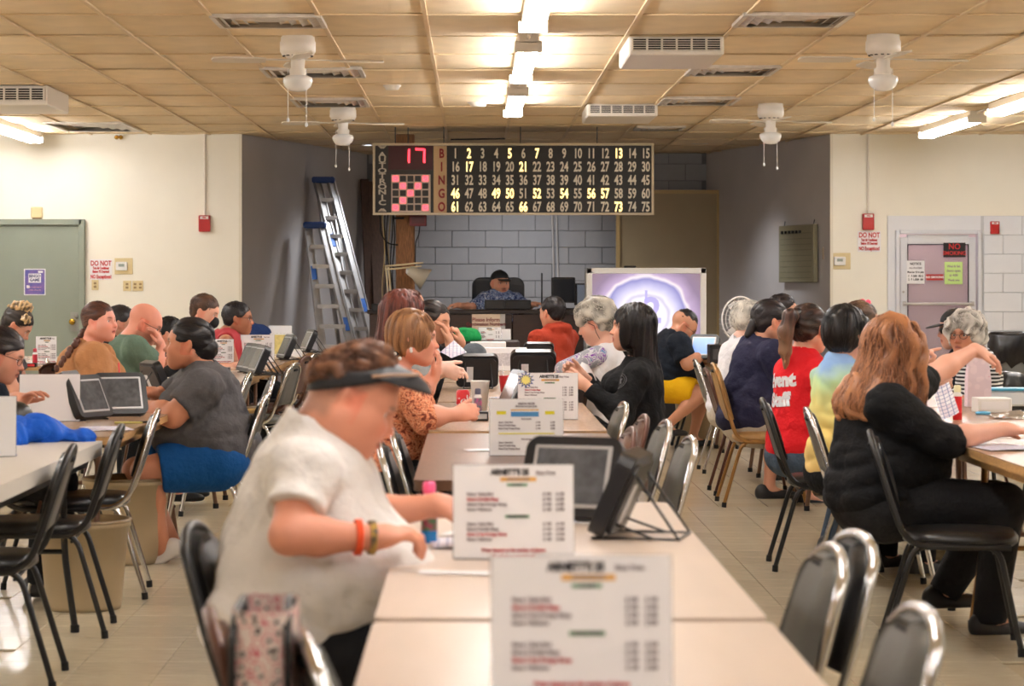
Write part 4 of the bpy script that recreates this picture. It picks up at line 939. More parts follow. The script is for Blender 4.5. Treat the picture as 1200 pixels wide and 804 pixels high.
def paint_face(T, V, base, lip=None, brow=(60,42,32), beard=None, beard_amt=.0, blush=.0, mous=0.0, buzz=None):
    L = T.inv(V); n = len(V); col = np.tile(lc(base), (n,1)); x, y, z = L.T; ay = np.abs(y)
    def bl(w_, c): nonlocal col; w_ = np.clip(w_, 0, 1)[:,None]; col = col*(1-w_)+lc(c)*w_
    redder = tuple(np.clip(np.array(base)*np.array((1.03,.80,.76)),0,255))
    bl(.55*np.exp(-(((ay-.042)/.024)**2+((z+.028)/.024)**2))*(x > .02)*(.6+blush), redder)
    bl(.6*np.exp(-((y/.016)**2+((z+.034)/.014)**2))*(x > .09), redder)
    bl(.6*(np.exp(-((ay-.08)/.012)**2)*(np.abs(x) < .03)*(np.abs(z+.01) < .04)), redder)
    lipc = lip or tuple(np.array(base)*np.array((.86,.56,.56)))
    bl(np.exp(-((y/.021)**4+((z+.0665)/.0125)**4))*(x > .075)*.85, lipc)
    bl(1.0*np.exp(-((z+.0665+(y**2)*6)/.0022)**2)*(ay < .022)*(x > .08), (70,30,28))
    if brow is not None: bl(np.exp(-(((ay-.030)/.018)**4+((z-.0215+((ay-.034)**2)*9)/.0052)**2))*(x > .05)*.85, brow)
    bl(np.exp(-(((ay-.031)/.016)**4+((z-.0065)/.0025)**2))*(x > .055)*.8, (50,34,28))
    bl(.35*np.exp(-(((ay-.031)/.022)**2+((z)/.018)**2))*(x > .05), tuple(np.array(base)*.72))
    if buzz:
        wz = np.clip((z-.045+np.clip(.045-x,0,.2)*1.1-.0)/.02,0,1)*np.clip((.062-x)/.02,0,1); wz = np.maximum(wz, np.clip((-x-.02)/.02,0,1)*np.clip((z+.07)/.02,0,1)); wz *= 1-np.exp(-((x+.006)**2/.02**2+(z+.01)**2/.035**2))*(ay > .072)*.9
        bl(wz*buzz[1]*(.8+.2*np.sin(x*1500)*np.sin(z*1300)), buzz[0])
    if beard:
        r = np.random.RandomState(5); nn = .75+.25*np.sin(x*900+y*700)*np.sin(z*1100)
        wb = (np.clip((-z-.038)/.012,0,1)*np.clip((x+.02)/.01,0,1)*(1-np.exp(-((y/.024)**4+((z+.0665)/.014)**4)))*np.clip((z+.135)/.01,0,1))
        wm = np.exp(-((y/.03)**4+((z+.0525)/.008)**2))*(x > .08)
        bl(np.maximum(wb*beard_amt, wm*mous)*nn, beard)
    return col
# ---- hair styles: prims in the head frame
def hair_prims(T, s, st):
    def E(c, r, k=.02, op='+', M=None): return ell(T(c), np.array(r)*s, T.M if M is None else T.M @ M, k*s, op)
    def K(a, b, ra, rb=None, k=.02, op='+'): return cap(T(a), T(b), ra*s, (rb if rb is not None else ra)*s, k*s, op)
    face = lambda fx=.105, z=-.045, w_=.064, hz=.088: [E((fx,0,z), (.068,w_,hz), .02, '-')]
    ears = [E((.014,.085,-.026), (.027,.03,.034), .010, '-'), E((.014,-.085,-.026), (.027,.03,.034), .010, '-')]
    neckc = [E((.02,0,-.125), (.09,.085,.062), .02, '-')]
    cran = lambda g, lift=0: [E((-.016,0,.034+lift), (.101+g,.079+g,.087+g), .02)]
    if st == 'short': return cran(.007)+[E((-.05,0,-.03), (.052,.066,.045), .03)]+face(.112,-.032,.105,.092)+ears+[pln(T((0,0,-.062)), T.M @ np.array([.55,0,-1.]), .01)]+[K((.012,.07,-.01),(.012,-.07,-.01),.0,.0,.01)][:0]
    if st == 'fade': return [E((-.010,0,.045), (.094,.070,.086), .02)]+face(.105,-.028,.075,.078)+ears+[pln(T((0,0,.028)), T.M @ np.array([.25,0,-1.]), .02)]
    if st == 'pulled': return cran(.009)+[E((-.055,0,-.03), (.05,.062,.045), .03)]+face(.112,-.038,.108,.102)+ears+[pln(T((0,0,-.066)), T.M @ np.array([.6,0,-1.]), .01)]
    if st == 'bob': return cran(.014)+[E((-.028,0,-.03), (.088,.090,.082), .04), E((.045,.066,.0), (.035,.022,.05), .03), E((.045,-.066,.0), (.035,.022,.05), .03)]+face(.125,-.05,.066,.10)+[pln(T((0,0,-.085)), T.M @ np.array([.25,0,-1.]), .012)]+[E((-.0,0,-.14),(.05,.045,.08),.02,'-')]
    if st == 'bowl': return cran(.016)+[E((-.03,0,-.02), (.092,.09,.085), .04), E((.05,.055,.03), (.045,.03,.045), .03), E((.05,-.055,.03), (.045,.03,.045), .03)]+face(.125,-.055,.062,.095)+[E((.03,.09,-.05), (.025,.03,.034), .015, '-'), E((.03,-.09,-.05), (.025,.03,.034), .015, '-'), pln(T((0,0,-.09)), T.M @ np.array([.4,0,-1.]), .012), E((.0,0,-.14),(.06,.05,.07),.02,'-')]
    if st == 'long': return cran(.018)+[E((-.04,0,-.05), (.078,.088,.12), .05), E((-.075,0,-.20), (.070,.088,.18), .06), E((-.120,0,-.34), (.060,.078,.15), .06), E((.035,.066,-.03), (.038,.024,.09), .03), E((.035,-.066,-.03), (.038,.024,.09), .03)]+face(.120,-.048,.058,.105)
    if st == 'longwavy': return cran(.020)+[E((-.035,0,-.05), (.085,.098,.12), .05), E((-.060,0,-.13), (.095,.115,.10), .06), E((-.095,.0,-.19), (.085,.130,.07), .05), E((-.13,.03,-.215), (.055,.10,.05), .04), E((.035,.076,-.05), (.045,.030,.11), .03), E((.035,-.076,-.05), (.045,.030,.11), .03), E((.05,.085,-.17), (.045,.035,.10), .04), E((.05,-.085,-.17), (.045,.035,.10), .04)]+face(.125,-.055,.054,.11)
    if st == 'curly': return cran(.026)+[E((-.03,0,-.02), (.098,.098,.075), .04), E((.05,.06,.04), (.045,.035,.05), .03), E((.05,-.06,.04), (.045,.035,.05), .03), E((.055,0,.09),(.045,.06,.03),.03)]+face(.128,-.046,.085,.094)+[pln(T((0,0,-.075)), T.M @ np.array([.35,0,-1.]), .015), E((0,0,-.14),(.055,.055,.07),.02,'-')]
    if st == 'shortgrey': return cran(.022)+[E((-.045,0,-.01), (.085,.086,.075), .04), E((.05,0,.085), (.045,.06,.035), .03), E((.055,.05,.05),(.03,.03,.035),.03), E((.055,-.05,.05),(.03,.03,.035),.03)]+face(.120,-.045,.066,.088)+ears+[pln(T((0,0,-.07)), T.M @ np.array([.55,0,-1.]), .012)]
    if st == 'visor': return [E((-.016,0,.070), (.098,.080,.064), .03), E((.04,0,.095),(.05,.06,.035),.03), E((-.05,0,-.01), (.054,.071,.055), .03)]+face(.104,-.03,.075,.088)+ears+[pln(T((0,0,-.05)), T.M @ np.array([.5,0,-1.]), .01)]
    return []
def hair_noise(T, st, amp, seed=1):
    fr = {'long': (300,300,14), 'longwavy': (95,95,26), 'bob': (200,200,18), 'bowl': (170,170,24), 'curly': (115,115,115), 'shortgrey': (60,120,70), 'short': (90,260,110), 'fade': (200,200,200), 'pulled': (26,230,160), 'visor': (50,140,90)}[st]
    r = np.random.RandomState(seed+3); n = 14; K = r.normal(size=(n,3)); K /= np.linalg.norm(K, axis=1)[:,None]; K *= np.array(fr)*r.uniform(.5,1.3,(n,1)); ph = r.uniform(0,6.28,n)
    wob = wav(seed+9, 3, 30)
    def fn(P):
        L = T.inv(P); L2 = L.copy()
        if st in ('longwavy',): L2[:,0] += .010*np.sin(L[:,2]*55+seed); L2[:,1] += .010*np.cos(L[:,2]*48)
        elif st in ('curly', 'shortgrey'): L2 += (.012*np.sin(L[:,[1,2,0]]*70+seed))
        return np.sin(L2 @ K.T+ph).sum(1)/math.sqrt(n)
    return fn
def strands(T, s, V, N, st, cols, seed, rad, count, ln, prims):
    """loose locks combed along the hair surface, merged into one mesh; marched together"""
    r = np.random.RandomState(seed); idx = r.choice(len(V), min(count, len(V)), replace=False); p = V[idx].copy(); n = N[idx].copy(); M = len(idx)
    L = T.inv(p); g = {'pulled': (-1,0,-.15), 'short': (.8,0,-.6), 'fade': (.9,0,-.5), 'visor': (.7,0,.1), 'shortgrey': (-.3,0,-.9)}.get(st)
    if g is not None: d = np.tile(T.M @ np.array(g, float), (M,1))
    else:
        out = L-np.array((-.02,0,.06)); out[:,2] = 0; out /= np.linalg.norm(out, axis=1)[:,None]+1e-6; top = np.clip((L[:,2]-.03)/.07, 0, 1)[:,None]
        d = (out*top+np.array((0,0,-1.))*(1-top*.8)) @ T.M.T
    d = d+r.normal(size=(M,3))*{'curly': 1.0, 'shortgrey': .5, 'longwavy': .22, 'visor': .45, 'short': .3}.get(st, .07)
    l = ln*r.uniform(.5,1.3,(M,1)); c = cols*r.uniform(.5,1.7,(M,1)); seg = 6; cur = r.uniform(-1,1,(M,1))*{'curly': 1.6, 'longwavy': .75, 'shortgrey': .5}.get(st, .08); ph = r.uniform(0,6,(M,1))
    vs = []; cc = []; lift = rad*.4; dn = np.array((0,0,-1.))
    for j in range(seg+1):
        d = d-n*(d*n).sum(1)[:,None]; d /= np.linalg.norm(d, axis=1)[:,None]+1e-9; ax = np.cross(n, d); rr = rad*(1-.8*(j/seg)**2)
        for kx in range(3): a = 2.094*kx; vs.append(p+n*lift+ax*rr*math.cos(a)+n*rr*math.sin(a)); cc.append(c)
        p = p+d*l/seg; e = .003; d0 = field(prims, p, .05); G = np.stack([field(prims, p+e*np.eye(3)[i], .05)-d0 for i in range(3)], 1); n = G/(np.linalg.norm(G, axis=1)[:,None]+1e-9)
        p = p-n*np.clip(d0, -.02, .02)[:,None]; d = d+ax*cur*np.sin(j*1.6+ph)+(dn*.25 if st in ('long','longwavy','bob','bowl') else 0)
    vs = np.stack(vs, 1).reshape(-1,3); cc = np.stack(cc, 1).reshape(-1,3); K = (seg+1)*3; f = []
    for j in range(seg):
        for kx in range(3): f.append((j*3+kx, j*3+(kx+1)%3, (j+1)*3+(kx+1)%3, (j+1)*3+kx))
    f = (np.array(f)[None]+(np.arange(M)*K)[:,None,None]).reshape(-1,4); return vs, f, cc
RECT = {}
def person(label, D, yaw, head, neck, hip=None, hyaw=None, pitch=0, roll=0, hs=1., skin=(214,160,132), hair='short', hcol=(60,40,30), hcol2=None, hamp=.003,
           sh=.185, g=1., b=0., bust=0., arms=None, top=None, topm=None, sleeve=.55, hem=.0, neckr=.064, bottom=None, btype='long', legs=None, shoe=None, shoem=None,
           extra=None, brow=None, beard=None, beard_amt=0, mous=0, lip=None, blush=0, fat=0, collar=False, group='players seated at the tables', seed=1, nk=.052, armr=1., thr=1., h0=None,
           hood=False, strandn=None, kneedrop=0, topk=.07, eyecol=(60,42,30), chestf=0., buzz=None, folds=1.):
    hh = (h0 or .004)*max(.9, (D/11.)**1.1); A_ = lambda p: np.array(at(p[0], p[1], D+(p[2] if len(p) > 2 else 0)))
    f = np.array([math.cos(math.radians(yaw)), math.sin(math.radians(yaw)), 0]); l = np.array([-f[1], f[0], 0])
    H = A_(head); NK = A_(neck); HP = A_(hip) if hip else np.array([NK[0]-f[0]*.14, NK[1]-f[1]*.14, .57])
    U = unit(NK-HP); f3 = unit(f-U*np.dot(f, U)); l3 = np.cross(U, f3); MT = np.stack([f3, l3, U], 1); Lt = np.linalg.norm(NK-HP)
    hy = yaw if hyaw is None else hyaw; T = HT(H, rotz(hy) @ roty(pitch) @ rotx(roll), hs)
    org = np.array([HP[0], HP[1], 0.]); root = empty('person', tuple(org), label=label, cat='person', group=None)
    g2 = math.sqrt(g)
    def torso(o):
        pr = [ell(HP+U*.03, (.120*g+o+b*.3,.170*g2+o+b*.2,.14+o), MT, .05), ell(HP+U*Lt*.36+f3*(.015+b*.55), (.112*g+o+b*.8,.150*g2+o+b*.5,.17), MT, topk),
              ell(HP+U*Lt*.70+f3*(.005+chestf), (.112*g+o,(sh-.035)+o,.16+o), MT, topk)]
        if bust: pr += [ell(HP+U*Lt*.66+f3*(.10*g)+l3*s_*.075, (.07+bust*.5+o,.075+o,.075+o), MT, .05) for s_ in (1,-1)]
        return pr
    SH = {}
    for sd, sg in (('L',1),('R',-1)): SH[sd] = NK+l3*sg*sh-U*.075+f3*.015
    arms = arms or {}
    for sd in ('L','R'):
        if sd in arms and 'sh' in arms[sd]: SH[sd] = A_(arms[sd]['sh'])
    def shprims(o):
        return [cap(NK-U*.07+(SH[sd]-NK+U*.07)*.15, SH[sd], .062*g2+o, .056*g2+o, .05) for sd in ('L','R')]+[cap(NK-U*.005, NK-U*.06+(SH[sd]-NK)*.5, .05+o*.6, .045+o, .05) for sd in ('L','R')]
    neckp = cap(NK-U*.02, T((-.022,0,-.045)), nk*1.08, nk, .03)
    body = torso(-.016)+shprims(-.012)+[neckp]+head_prims(T, hs, fat)
    AR_ = {}
    for sd, sg in (('L',1),('R',-1)):
        a = arms.get(sd)
        if a is None:
            el = SH[sd]+f3*.10-np.array([0,0,.25])+l3*sg*.03; wr = el+f*.22-l*sg*.07+np.array([0,0,.05]); a = dict(hd=f-l*sg*.4, hn=(0,0,-1)); 
        else:
            el = A_(a['el']); wr = A_(a['wr'])
        ar = armr; AR_[sd] = (SH[sd], el, wr)
        body += [cap(SH[sd], el, .050*g2*ar, .040*ar, .03), cap(el, el+(wr-el)*.35, .041*ar, .042*ar, .02), cap(el+(wr-el)*.35, wr, .042*ar, .026, .02)]
        if not a.get('nohand'):
            hd = a.get('hd', wr-el); hn = a.get('hn', (0,0,-1)); s_ = a.get('ts', None)
            if s_ is None: s_ = sg*(1 if True else 1)
            # thumb side: towards the body midline / up
            n_ = unit(np.asarray(hn, float)); t_ = np.cross(unit(n_-unit(hd)*np.dot(n_, unit(hd))), unit(hd)); want = a.get('th', (0,0,1)); s_ = 1 if np.dot(t_, np.asarray(want, float)) > 0 else -1
            body += hand_prims(wr, hd, hn, s_, a.get('curl', .45), a.get('s', 1.), a.get('tw', .6), a.get('fold'))
    # legs
    lg = {}
    for sd, sg in (('L',1),('R',-1)):
        hj = HP+l*sg*.085*g2-np.array([0,0,.03]); q = (legs or {}).get(sd)
        if q: kn = A_(q['kn']); an = A_(q['an'])
        else: kn = hj+f*.40+l*sg*.05; kn[2] = .50-kneedrop; an = np.array([kn[0]-f[0]*.03, kn[1]-f[1]*.03, .09])
        toe = q.get('toe') if q else None; td = unit(f*1.0 if toe is None else A_(toe)-an); td[2] = 0 if toe is None else td[2]; td = unit(td)
        lg[sd] = (hj, kn, an, td)
        body += [cap(hj, kn, .082*g2*thr, .054*thr, .03), cap(kn, an, .053*thr, .036, .02), cap(kn+(an-kn)*.28-td*.012, kn+(an-kn)*.4-td*.012, .048*thr, .044*thr, .03), cap(an-np.array([0,0,.03]), an+td*.12-np.array([0,0,.055]), .035, .028, .03)]
    # --- body mesh: coarse everywhere, fine at head and hands
    C0 = [T((0,0,-.01))]; regs = [(C0[0], .165*hs)]
    for sd in ('L','R'):
        a = arms.get(sd)
        if a and not a.get('nohand'): regs.append((AR_[sd][2]+unit(a.get('hd', AR_[sd][2]-AR_[sd][1]))*.08, .125))
    hc = max(.011, hh*2.6)
    V, Q, N = polyg(body, hc); cen = V[Q].mean(1); keep = np.ones(len(Q), bool)
    for c, r in regs: keep &= (np.abs(cen-c).max(1) > r-hc*.9)
    Vs, Qs = [V], [Q[keep]]; off = len(V)
    for c, r in regs:
        sel = [q for q in body if np.linalg.norm(q['c']-c) < q['R']+r*1.75+.08]
        # clip box
        clip = sel+[pln(c+np.eye(3)[a]*sg_*r, np.eye(3)[a]*sg_, .0001) for a in range(3) for sg_ in (1,-1)]
        # evaluate inside the box only
        Vf, Qf, Nf = polyg_box(sel, hh, c-r, c+r)
        Vs.append(Vf); Qs.append(Qf+off); off += len(Vf)
    V = np.concatenate(Vs); Q = np.concatenate(Qs)
    hc_ = np.array(hcol)
    col = paint_face(T, V, skin, lip, brow or tuple(hc_*.8), beard, beard_amt, blush, mous, buzz)
    # only the head gets face paint
    far = (np.abs(T.inv(V)) > .16).any(1); col[far] = lc(skin)
    obj('body', to_mesh('body', V, Q, skin_m, col, org), root)
    # eyes
    for sg in (1,-1):
        n = 10; vs = []; fs = []; cc = []; c = T((.0755,.031*sg,-.001)); r = .0122*hs
        for i in range(n+1):
            th = PI*i/n
            for j in range(12): ph = 2*PI*j/12; vs.append(c+T.M @ (np.array([math.cos(th), math.sin(th)*math.cos(ph), math.sin(th)*math.sin(ph)])*r)); cc.append(lc((18,14,12)) if th < .25 else lc(eyecol) if th < .55 else lc((222,214,208)))
        for i in range(n):
            for j in range(12): fs.append((i*12+j, i*12+(j+1)%12, (i+1)*12+(j+1)%12, (i+1)*12+j))
        obj('eye', to_mesh('eye', np.array(vs), np.array(fs), eye_m, np.array(cc), org), root)
    # hair
    if hair:
        hp = hair_prims(T, hs, hair); hn = hair_noise(T, hair, hamp, seed); amp = hamp*hs
        V, Q, N = polyg(hp, hh*1.25, disp=lambda P: amp*hn(P)); c1 = lc(hcol); c2 = lc(hcol2 or tuple(hc_*.62))
        w_ = np.clip(.5+.42*hn(V)+.12*np.sin(V[:,2]*40+V[:,0]*31), 0, 1)[:,None]; colh = c2*(1-w_)+c1*w_
        ho = obj('hair', to_mesh('hair', V, Q, hair_m, colh, org), root)
        cnt = strandn if strandn is not None else {'curly': 700, 'longwavy': 1500, 'long': 700, 'bob': 450, 'shortgrey': 600, 'short': 350, 'pulled': 350, 'bowl': 450, 'fade': 200, 'visor': 600}[hair]
        ln = {'curly': .035, 'longwavy': .12, 'long': .14, 'bob': .07, 'shortgrey': .04, 'short': .02, 'pulled': .05, 'bowl': .05, 'fade': .008, 'visor': .04}[hair]
        if cnt and D < 21:
            a_, b_, c_ = strands(T, hs, V, N, hair, (c1+c2)/2, seed, {'curly': .0024, 'longwavy': .0026}.get(hair, .0016)*max(1, D/12), cnt, ln*hs, hp)
            so = obj('loose_strands', to_mesh('loose_strands', a_, b_, hair_m, c_, org), ho); tag(so, kind='stuff')
    # top
    fold = wav(seed, 6, 20, (1,1,.9)); fold2 = wav(seed+40, 6, 48); 
    def dispf(P):
        u = (P-HP) @ U; w_ = np.exp(-((u-.10)/.16)**2); q = (P-HP) @ f3
        return folds*(.010*np.abs(fold(P))+.005*np.abs(fold2(P))+.012*w_*np.abs(np.sin(u*30+1.3*fold(P*.7)+q*5+seed))-.010)
    if top:
        th = .012; pr = torso(th)+[pln(HP-U*(.06+hem), -U, .012)]+shprims(th*.8)
        for sd in ('L','R'):
            s0, el, wr = AR_[sd]
            fr = sleeve[sd] if isinstance(sleeve, dict) else sleeve
            if fr <= 0: continue
            if fr <= 1: pr += [cuf(s0, s0+(el-s0)*fr, .056*g2*armr+th, (.056*g2*(1-fr)+.048*fr)*armr+th*1.4, .035)]
            else:
                e2 = el+(wr-el)*(fr-1); pr += [cap(s0, el, .056*g2*armr+th, .047*armr+th, .035), cuf(el, e2, .047*armr+th*.9, (.045*(2-fr)+.031*(fr-1))*armr+th*.8, .025)]
        if collar: pr += [cuf(NK-U*.03-f3*.005, NK+U*.018+f3*.010, neckr+.014, neckr+.010, .015)]
        if hood: pr += [ell(NK-f3*.055+U*.012, (.085,.12,.055), MT, .03)]
        pr += [dict(cap(NK-U*.015+f3*.004, NK+U*.2+f3*.02, neckr-.004, neckr, .008), op='-')]
        if sleeve == 0 or (isinstance(sleeve, dict) and 0 in sleeve.values()):
            for sd, sg in (('L',1),('R',-1)):
                if sleeve == 0 or sleeve[sd] == 0: pr += [ell(SH[sd]+l3*sg*.045, (.085,.075,.11), MT, .01, '-')]
        V, Q, N = polyg(pr, hh*2.0, disp=dispf); cen = None
        so = obj('shirt', to_mesh('shirt', V, Q, topm, None, org), root); so.name = top
        RECT[root.name] = (V, Q, root, org, MT, HP, NK)
    if bottom:
        th = .014; bp = [ell(HP-U*.005-np.array([0,0,.02]), (.125*g+th*.3,.175*g2+th,.115+th*.4), MT, .05), pln(HP+U*.085, U, .01)]
        for sd in ('L','R'):
            hj, kn, an, td = lg[sd]
            if btype == 'long': bp += [cap(hj, kn, .086*g2*thr+th, .062*thr+th, .04), cuf(kn, an-np.array([0,0,.02]), .062*thr+th, .052+th, .03)]
            else:
                e = hj+(kn-hj)*(.80 if btype == 'short' else .99); bp += [cuf(hj, e, .090*g2*thr+th, .072*thr+th*1.8, .04)]
        V, Q, N = polyg(bp, max(hh*2.6, .011), disp=lambda P: .004*fold(P)); o_ = obj('trousers' if btype == 'long' else 'shorts', to_mesh('trousers', V, Q, bottom, None, org), root)
    for sd in ('L','R'):
        hj, kn, an, td = lg[sd]; up_ = np.array([0,0,1.]); Mf = np.stack([td, np.cross(unit(up_-td*np.dot(up_, td)), td), unit(up_-td*np.dot(up_, td))], 1); c0 = an-Mf[:,2]*.055
        V, Q, N = polyg([ell(c0+td*.055, (.135,.045,.036), Mf, .01), ell(c0-td*.035+Mf[:,2]*.025, (.055,.038,.05), Mf, .03), pln(c0-Mf[:,2]*.022, -Mf[:,2], .004), ell(an+Mf[:,2]*.03, (.038,.034,.05), Mf, .005, '-')], max(hh*2, .009))
        obj('shoe', to_mesh('shoe', V, Q, shoem or mat('black_shoe', (28,28,30), .5), None, org), root)
    info = dict(T=T, root=root, org=org, f=f3, l=l3, U=U, NK=NK, HP=HP, SH=SH, AR=AR_, hs=hs, D=D)
    return info
def grid(prims, h, lo, nb, disp, proj):
    g = [lo[i]+h*4*(np.arange(nb[i])+.375) for i in range(3)]; G = np.stack(np.meshgrid(*g, indexing='ij'), -1).reshape(-1,3)
    cd = field(prims, G); bi = np.stack(np.nonzero((np.abs(cd) < h*7+.012).reshape(nb)), 1)
    D = np.where(cd.reshape(nb) < 0, -1., 1.).astype(np.float32); D = np.broadcast_to(D[:,None,:,None,:,None], (nb[0],4,nb[1],4,nb[2],4)).copy()
    D[bi[:,0],:,bi[:,1],:,bi[:,2],:] = field_blocks(prims, lo, h, bi, disp).reshape(-1,4,4,4)
    return nets(D.reshape(nb[0]*4, nb[1]*4, nb[2]*4), lo, h, prims, disp, proj)
def polyg_box(prims, h, lo, hi):
    lo = np.asarray(lo, float); n = np.ceil((np.asarray(hi)-lo)/h).astype(int)+1; return grid(prims, h, lo, (n+3)//4, None, True)
def polyg(prims, h, disp=None, pad=.03, proj=False):
    ps = [q for q in prims if q['op'] == '+']; lo = np.min([q['c']-q['R'] for q in ps], 0)-pad; hi = np.max([q['c']+q['R'] for q in ps], 0)+pad
    return grid(prims, h, lo, np.ceil((hi-lo)/(h*4)).astype(int)+1, disp, proj)
CORN = [(a,b,c) for a in (0,1) for b in (0,1) for c in (0,1)]
def nets(D, lo, h, prims, disp, proj):
    n = np.array(D.shape); S = D < 0; c = np.zeros(n-1, np.int8)
    for dx, dy, dz in CORN: c += S[dx:n[0]-1+dx, dy:n[1]-1+dy, dz:n[2]-1+dz]
    ci = np.nonzero((c > 0) & (c < 8)); nv = len(ci[0])
    if nv == 0: return np.zeros((0,3)), np.zeros((0,4),int), np.zeros((0,3))
    vid = np.full(c.shape, -1, np.int32); vid[ci] = np.arange(nv); acc = np.zeros((3,nv)); cnt = np.zeros(nv); X, Y, Z = ci
    v = {p: D[X+p[0],Y+p[1],Z+p[2]] for p in CORN}
    for p in CORN:
        for ax in range(3):
            if p[ax]: continue
            q = list(p); q[ax] = 1; a = v[p]; b = v[tuple(q)]; s = (a < 0) != (b < 0); t = np.where(s, a/np.where(s, a-b, 1), 0); cnt += s
            for i in range(3): acc[i] += t if i == ax else s*p[i]
    V = lo+h*(np.stack(ci, -1)+(acc/cnt).T); quads = []
    for ax in range(3):
        s0 = [slice(None)]*3; s0[ax] = slice(0,-1); s1 = [slice(None)]*3; s1[ax] = slice(1,None)
        a = S[tuple(s0)]; E = list(np.nonzero(a != S[tuple(s1)])); u, w_ = (ax+1)%3, (ax+2)%3
        ok = (E[u] > 0) & (E[w_] > 0) & (E[u] < n[u]-1) & (E[w_] < n[w_]-1); E = [e[ok] for e in E]; flip = a[tuple(E)]
        def vi(du, dw):
            q = [E[0].copy(), E[1].copy(), E[2].copy()]; q[u] -= du; q[w_] -= dw; return vid[tuple(q)]
        Q = np.stack([vi(1,1), vi(0,1), vi(0,0), vi(1,0)], -1); Q[~flip] = Q[~flip][:, ::-1]; quads.append(Q)
    Q = np.concatenate(quads)
    if proj:
        e = h*.5; d0 = field(prims, V, .05, disp); G = np.stack([field(prims, V+e*np.eye(3)[i], .05, disp)-d0 for i in range(3)], 1)
        N = G/(np.linalg.norm(G, axis=1)[:,None]+1e-9); V = V-N*np.clip(d0, -h*.5, h*.5)[:,None]
    else:
        fn = np.cross(V[Q[:,2]]-V[Q[:,0]], V[Q[:,3]]-V[Q[:,1]]); N = np.zeros_like(V)
        for i in range(4):
            for j in range(3): N[:,j] += np.bincount(Q[:,i], fn[:,j], nv)
        N /= np.linalg.norm(N, axis=1)[:,None]+1e-12
    return V, Q, N
# ---- worn things
def glasses(I, col=(20,18,18), shade=None, r=.019, thick=.0016, name='glasses'):
    T, root, org = I['T'], I['root'], I['org']; m = MB(); V_ = lambda p: Vector(T(p)-org)
    for sg in (1,-1):
        pts = [V_((.104-.010*(abs(r*1.15*math.cos(a)+.033)/.05)**2, sg*(.033+r*1.15*math.cos(a)), -.004+r*.85*math.sin(a))) for a in [2*PI*i/14 for i in range(14)]]
        m.tube(pts, thick, 5, closed=True); m.tube([V_((.094,sg*.056,.004)),V_((.04,sg*.075,.006)),V_((-.008,sg*.083,.008)),V_((-.022,sg*.082,-.012))], thick, 5)
    m.tube([V_((.104,.013,-.001)),V_((.108,0,.003)),V_((.104,-.013,-.001))], thick, 5)
    o = m.build(name, mat('glasses_%d_%d'%(col[0],col[1]), col, .3), root)
    if shade:
        m = MB()
        for sg in (1,-1):
            c = V_((.103,sg*.033,-.004)); pts = [V_((.103-.010*(abs(r*1.15*math.cos(a)+.033)/.05)**2, sg*(.033+r*1.15*math.cos(a)), -.004+r*.85*math.sin(a))) for a in [2*PI*i/14 for i in range(14)]]
            m.add([c]+pts, [(0,i+1,(i+1)%14+1) for i in range(14)])
        m.build('lens', mat('dark_lens', shade, .1), o)
    return o
def sdf_part(I, name, prims, h, m, disp=None, col=None, parent=None):
    V, Q, N = polyg(prims, h, disp); return obj(name, to_mesh(name, V, Q, m, col(V) if col else None, I['org']), parent or I['root'])
def capped(I, m, brim=(0,0), name='cap', brimdrop=.0):
    T, s = I['T'], I['hs']; hh = .004*max(.9, I['D']/11)
    pr = [ell(T((-.012,0,.046)), np.array((.106,.086,.082))*s, T.M, .01), pln(T((0,0,.036)), T.M @ np.array([.12,0,-1.]), .004)]
    o = sdf_part(I, name, pr, hh, m)
    Mb = T.M @ roty(8+brimdrop); c = T((.115,0,.032)); pb = [ell(c, np.array((.080,.070,.0065))*s, Mb, .003), ell(T((.01,0,.03)), np.array((.075,.07,.05))*s, T.M, .004, '-')]
    sdf_part(I, 'brim', pb, hh*.8, m, parent=o); return o
def on_shirt(I, text, size, mtl, px, py, tang=None, rot=0, name='lettering', mesh=None, bold=.002, offs=.003):
    """project lettering along the view direction of the wearer's back on to the shirt"""
    V, Q, root, org, MT, HP, NK = RECT[I['root'].name]; bvh = BVHTree.FromPolygons([tuple(v) for v in V], [tuple(q) for q in Q])
    D = I['D']; c = np.array(at(px, py, D)); ray = unit(c-np.array([0,0,CH])); o0 = Vector(c-ray*1.0); hit = bvh.ray_cast(o0, Vector(ray))
    if hit[0] is None: return
    n = hit[1] if hit[1].dot(Vector(ray)) < 0 else -hit[1]; u = Vector((0,0,1)); r = u.cross(n).normalized(); u = n.cross(r).normalized()
    if rot: q = Matrix.Rotation(rot, 3, n); r = q @ r; u = q @ u
    me = mesh or text_mesh(text, size, 0.0, bold=bold); me.materials.clear(); me.materials.append(mtl)
    for v in me.vertices:
        p = hit[0]+r*v.co.x+u*v.co.y+n*.15; hh_ = bvh.ray_cast(p, -n); q = hh_[0]+hh_[1]*0+n*offs if hh_[0] is not None else hit[0]+r*v.co.x+u*v.co.y+n*offs
        v.co = q-Vector(org)
    me.update(); sh_ = [o for o in kids(root) if o.name.startswith(('shirt','top','polo','tee','hoodie','jacket','blouse','sweater','t_shirt'))]
    return obj(name, me, sh_[0] if sh_ else root)
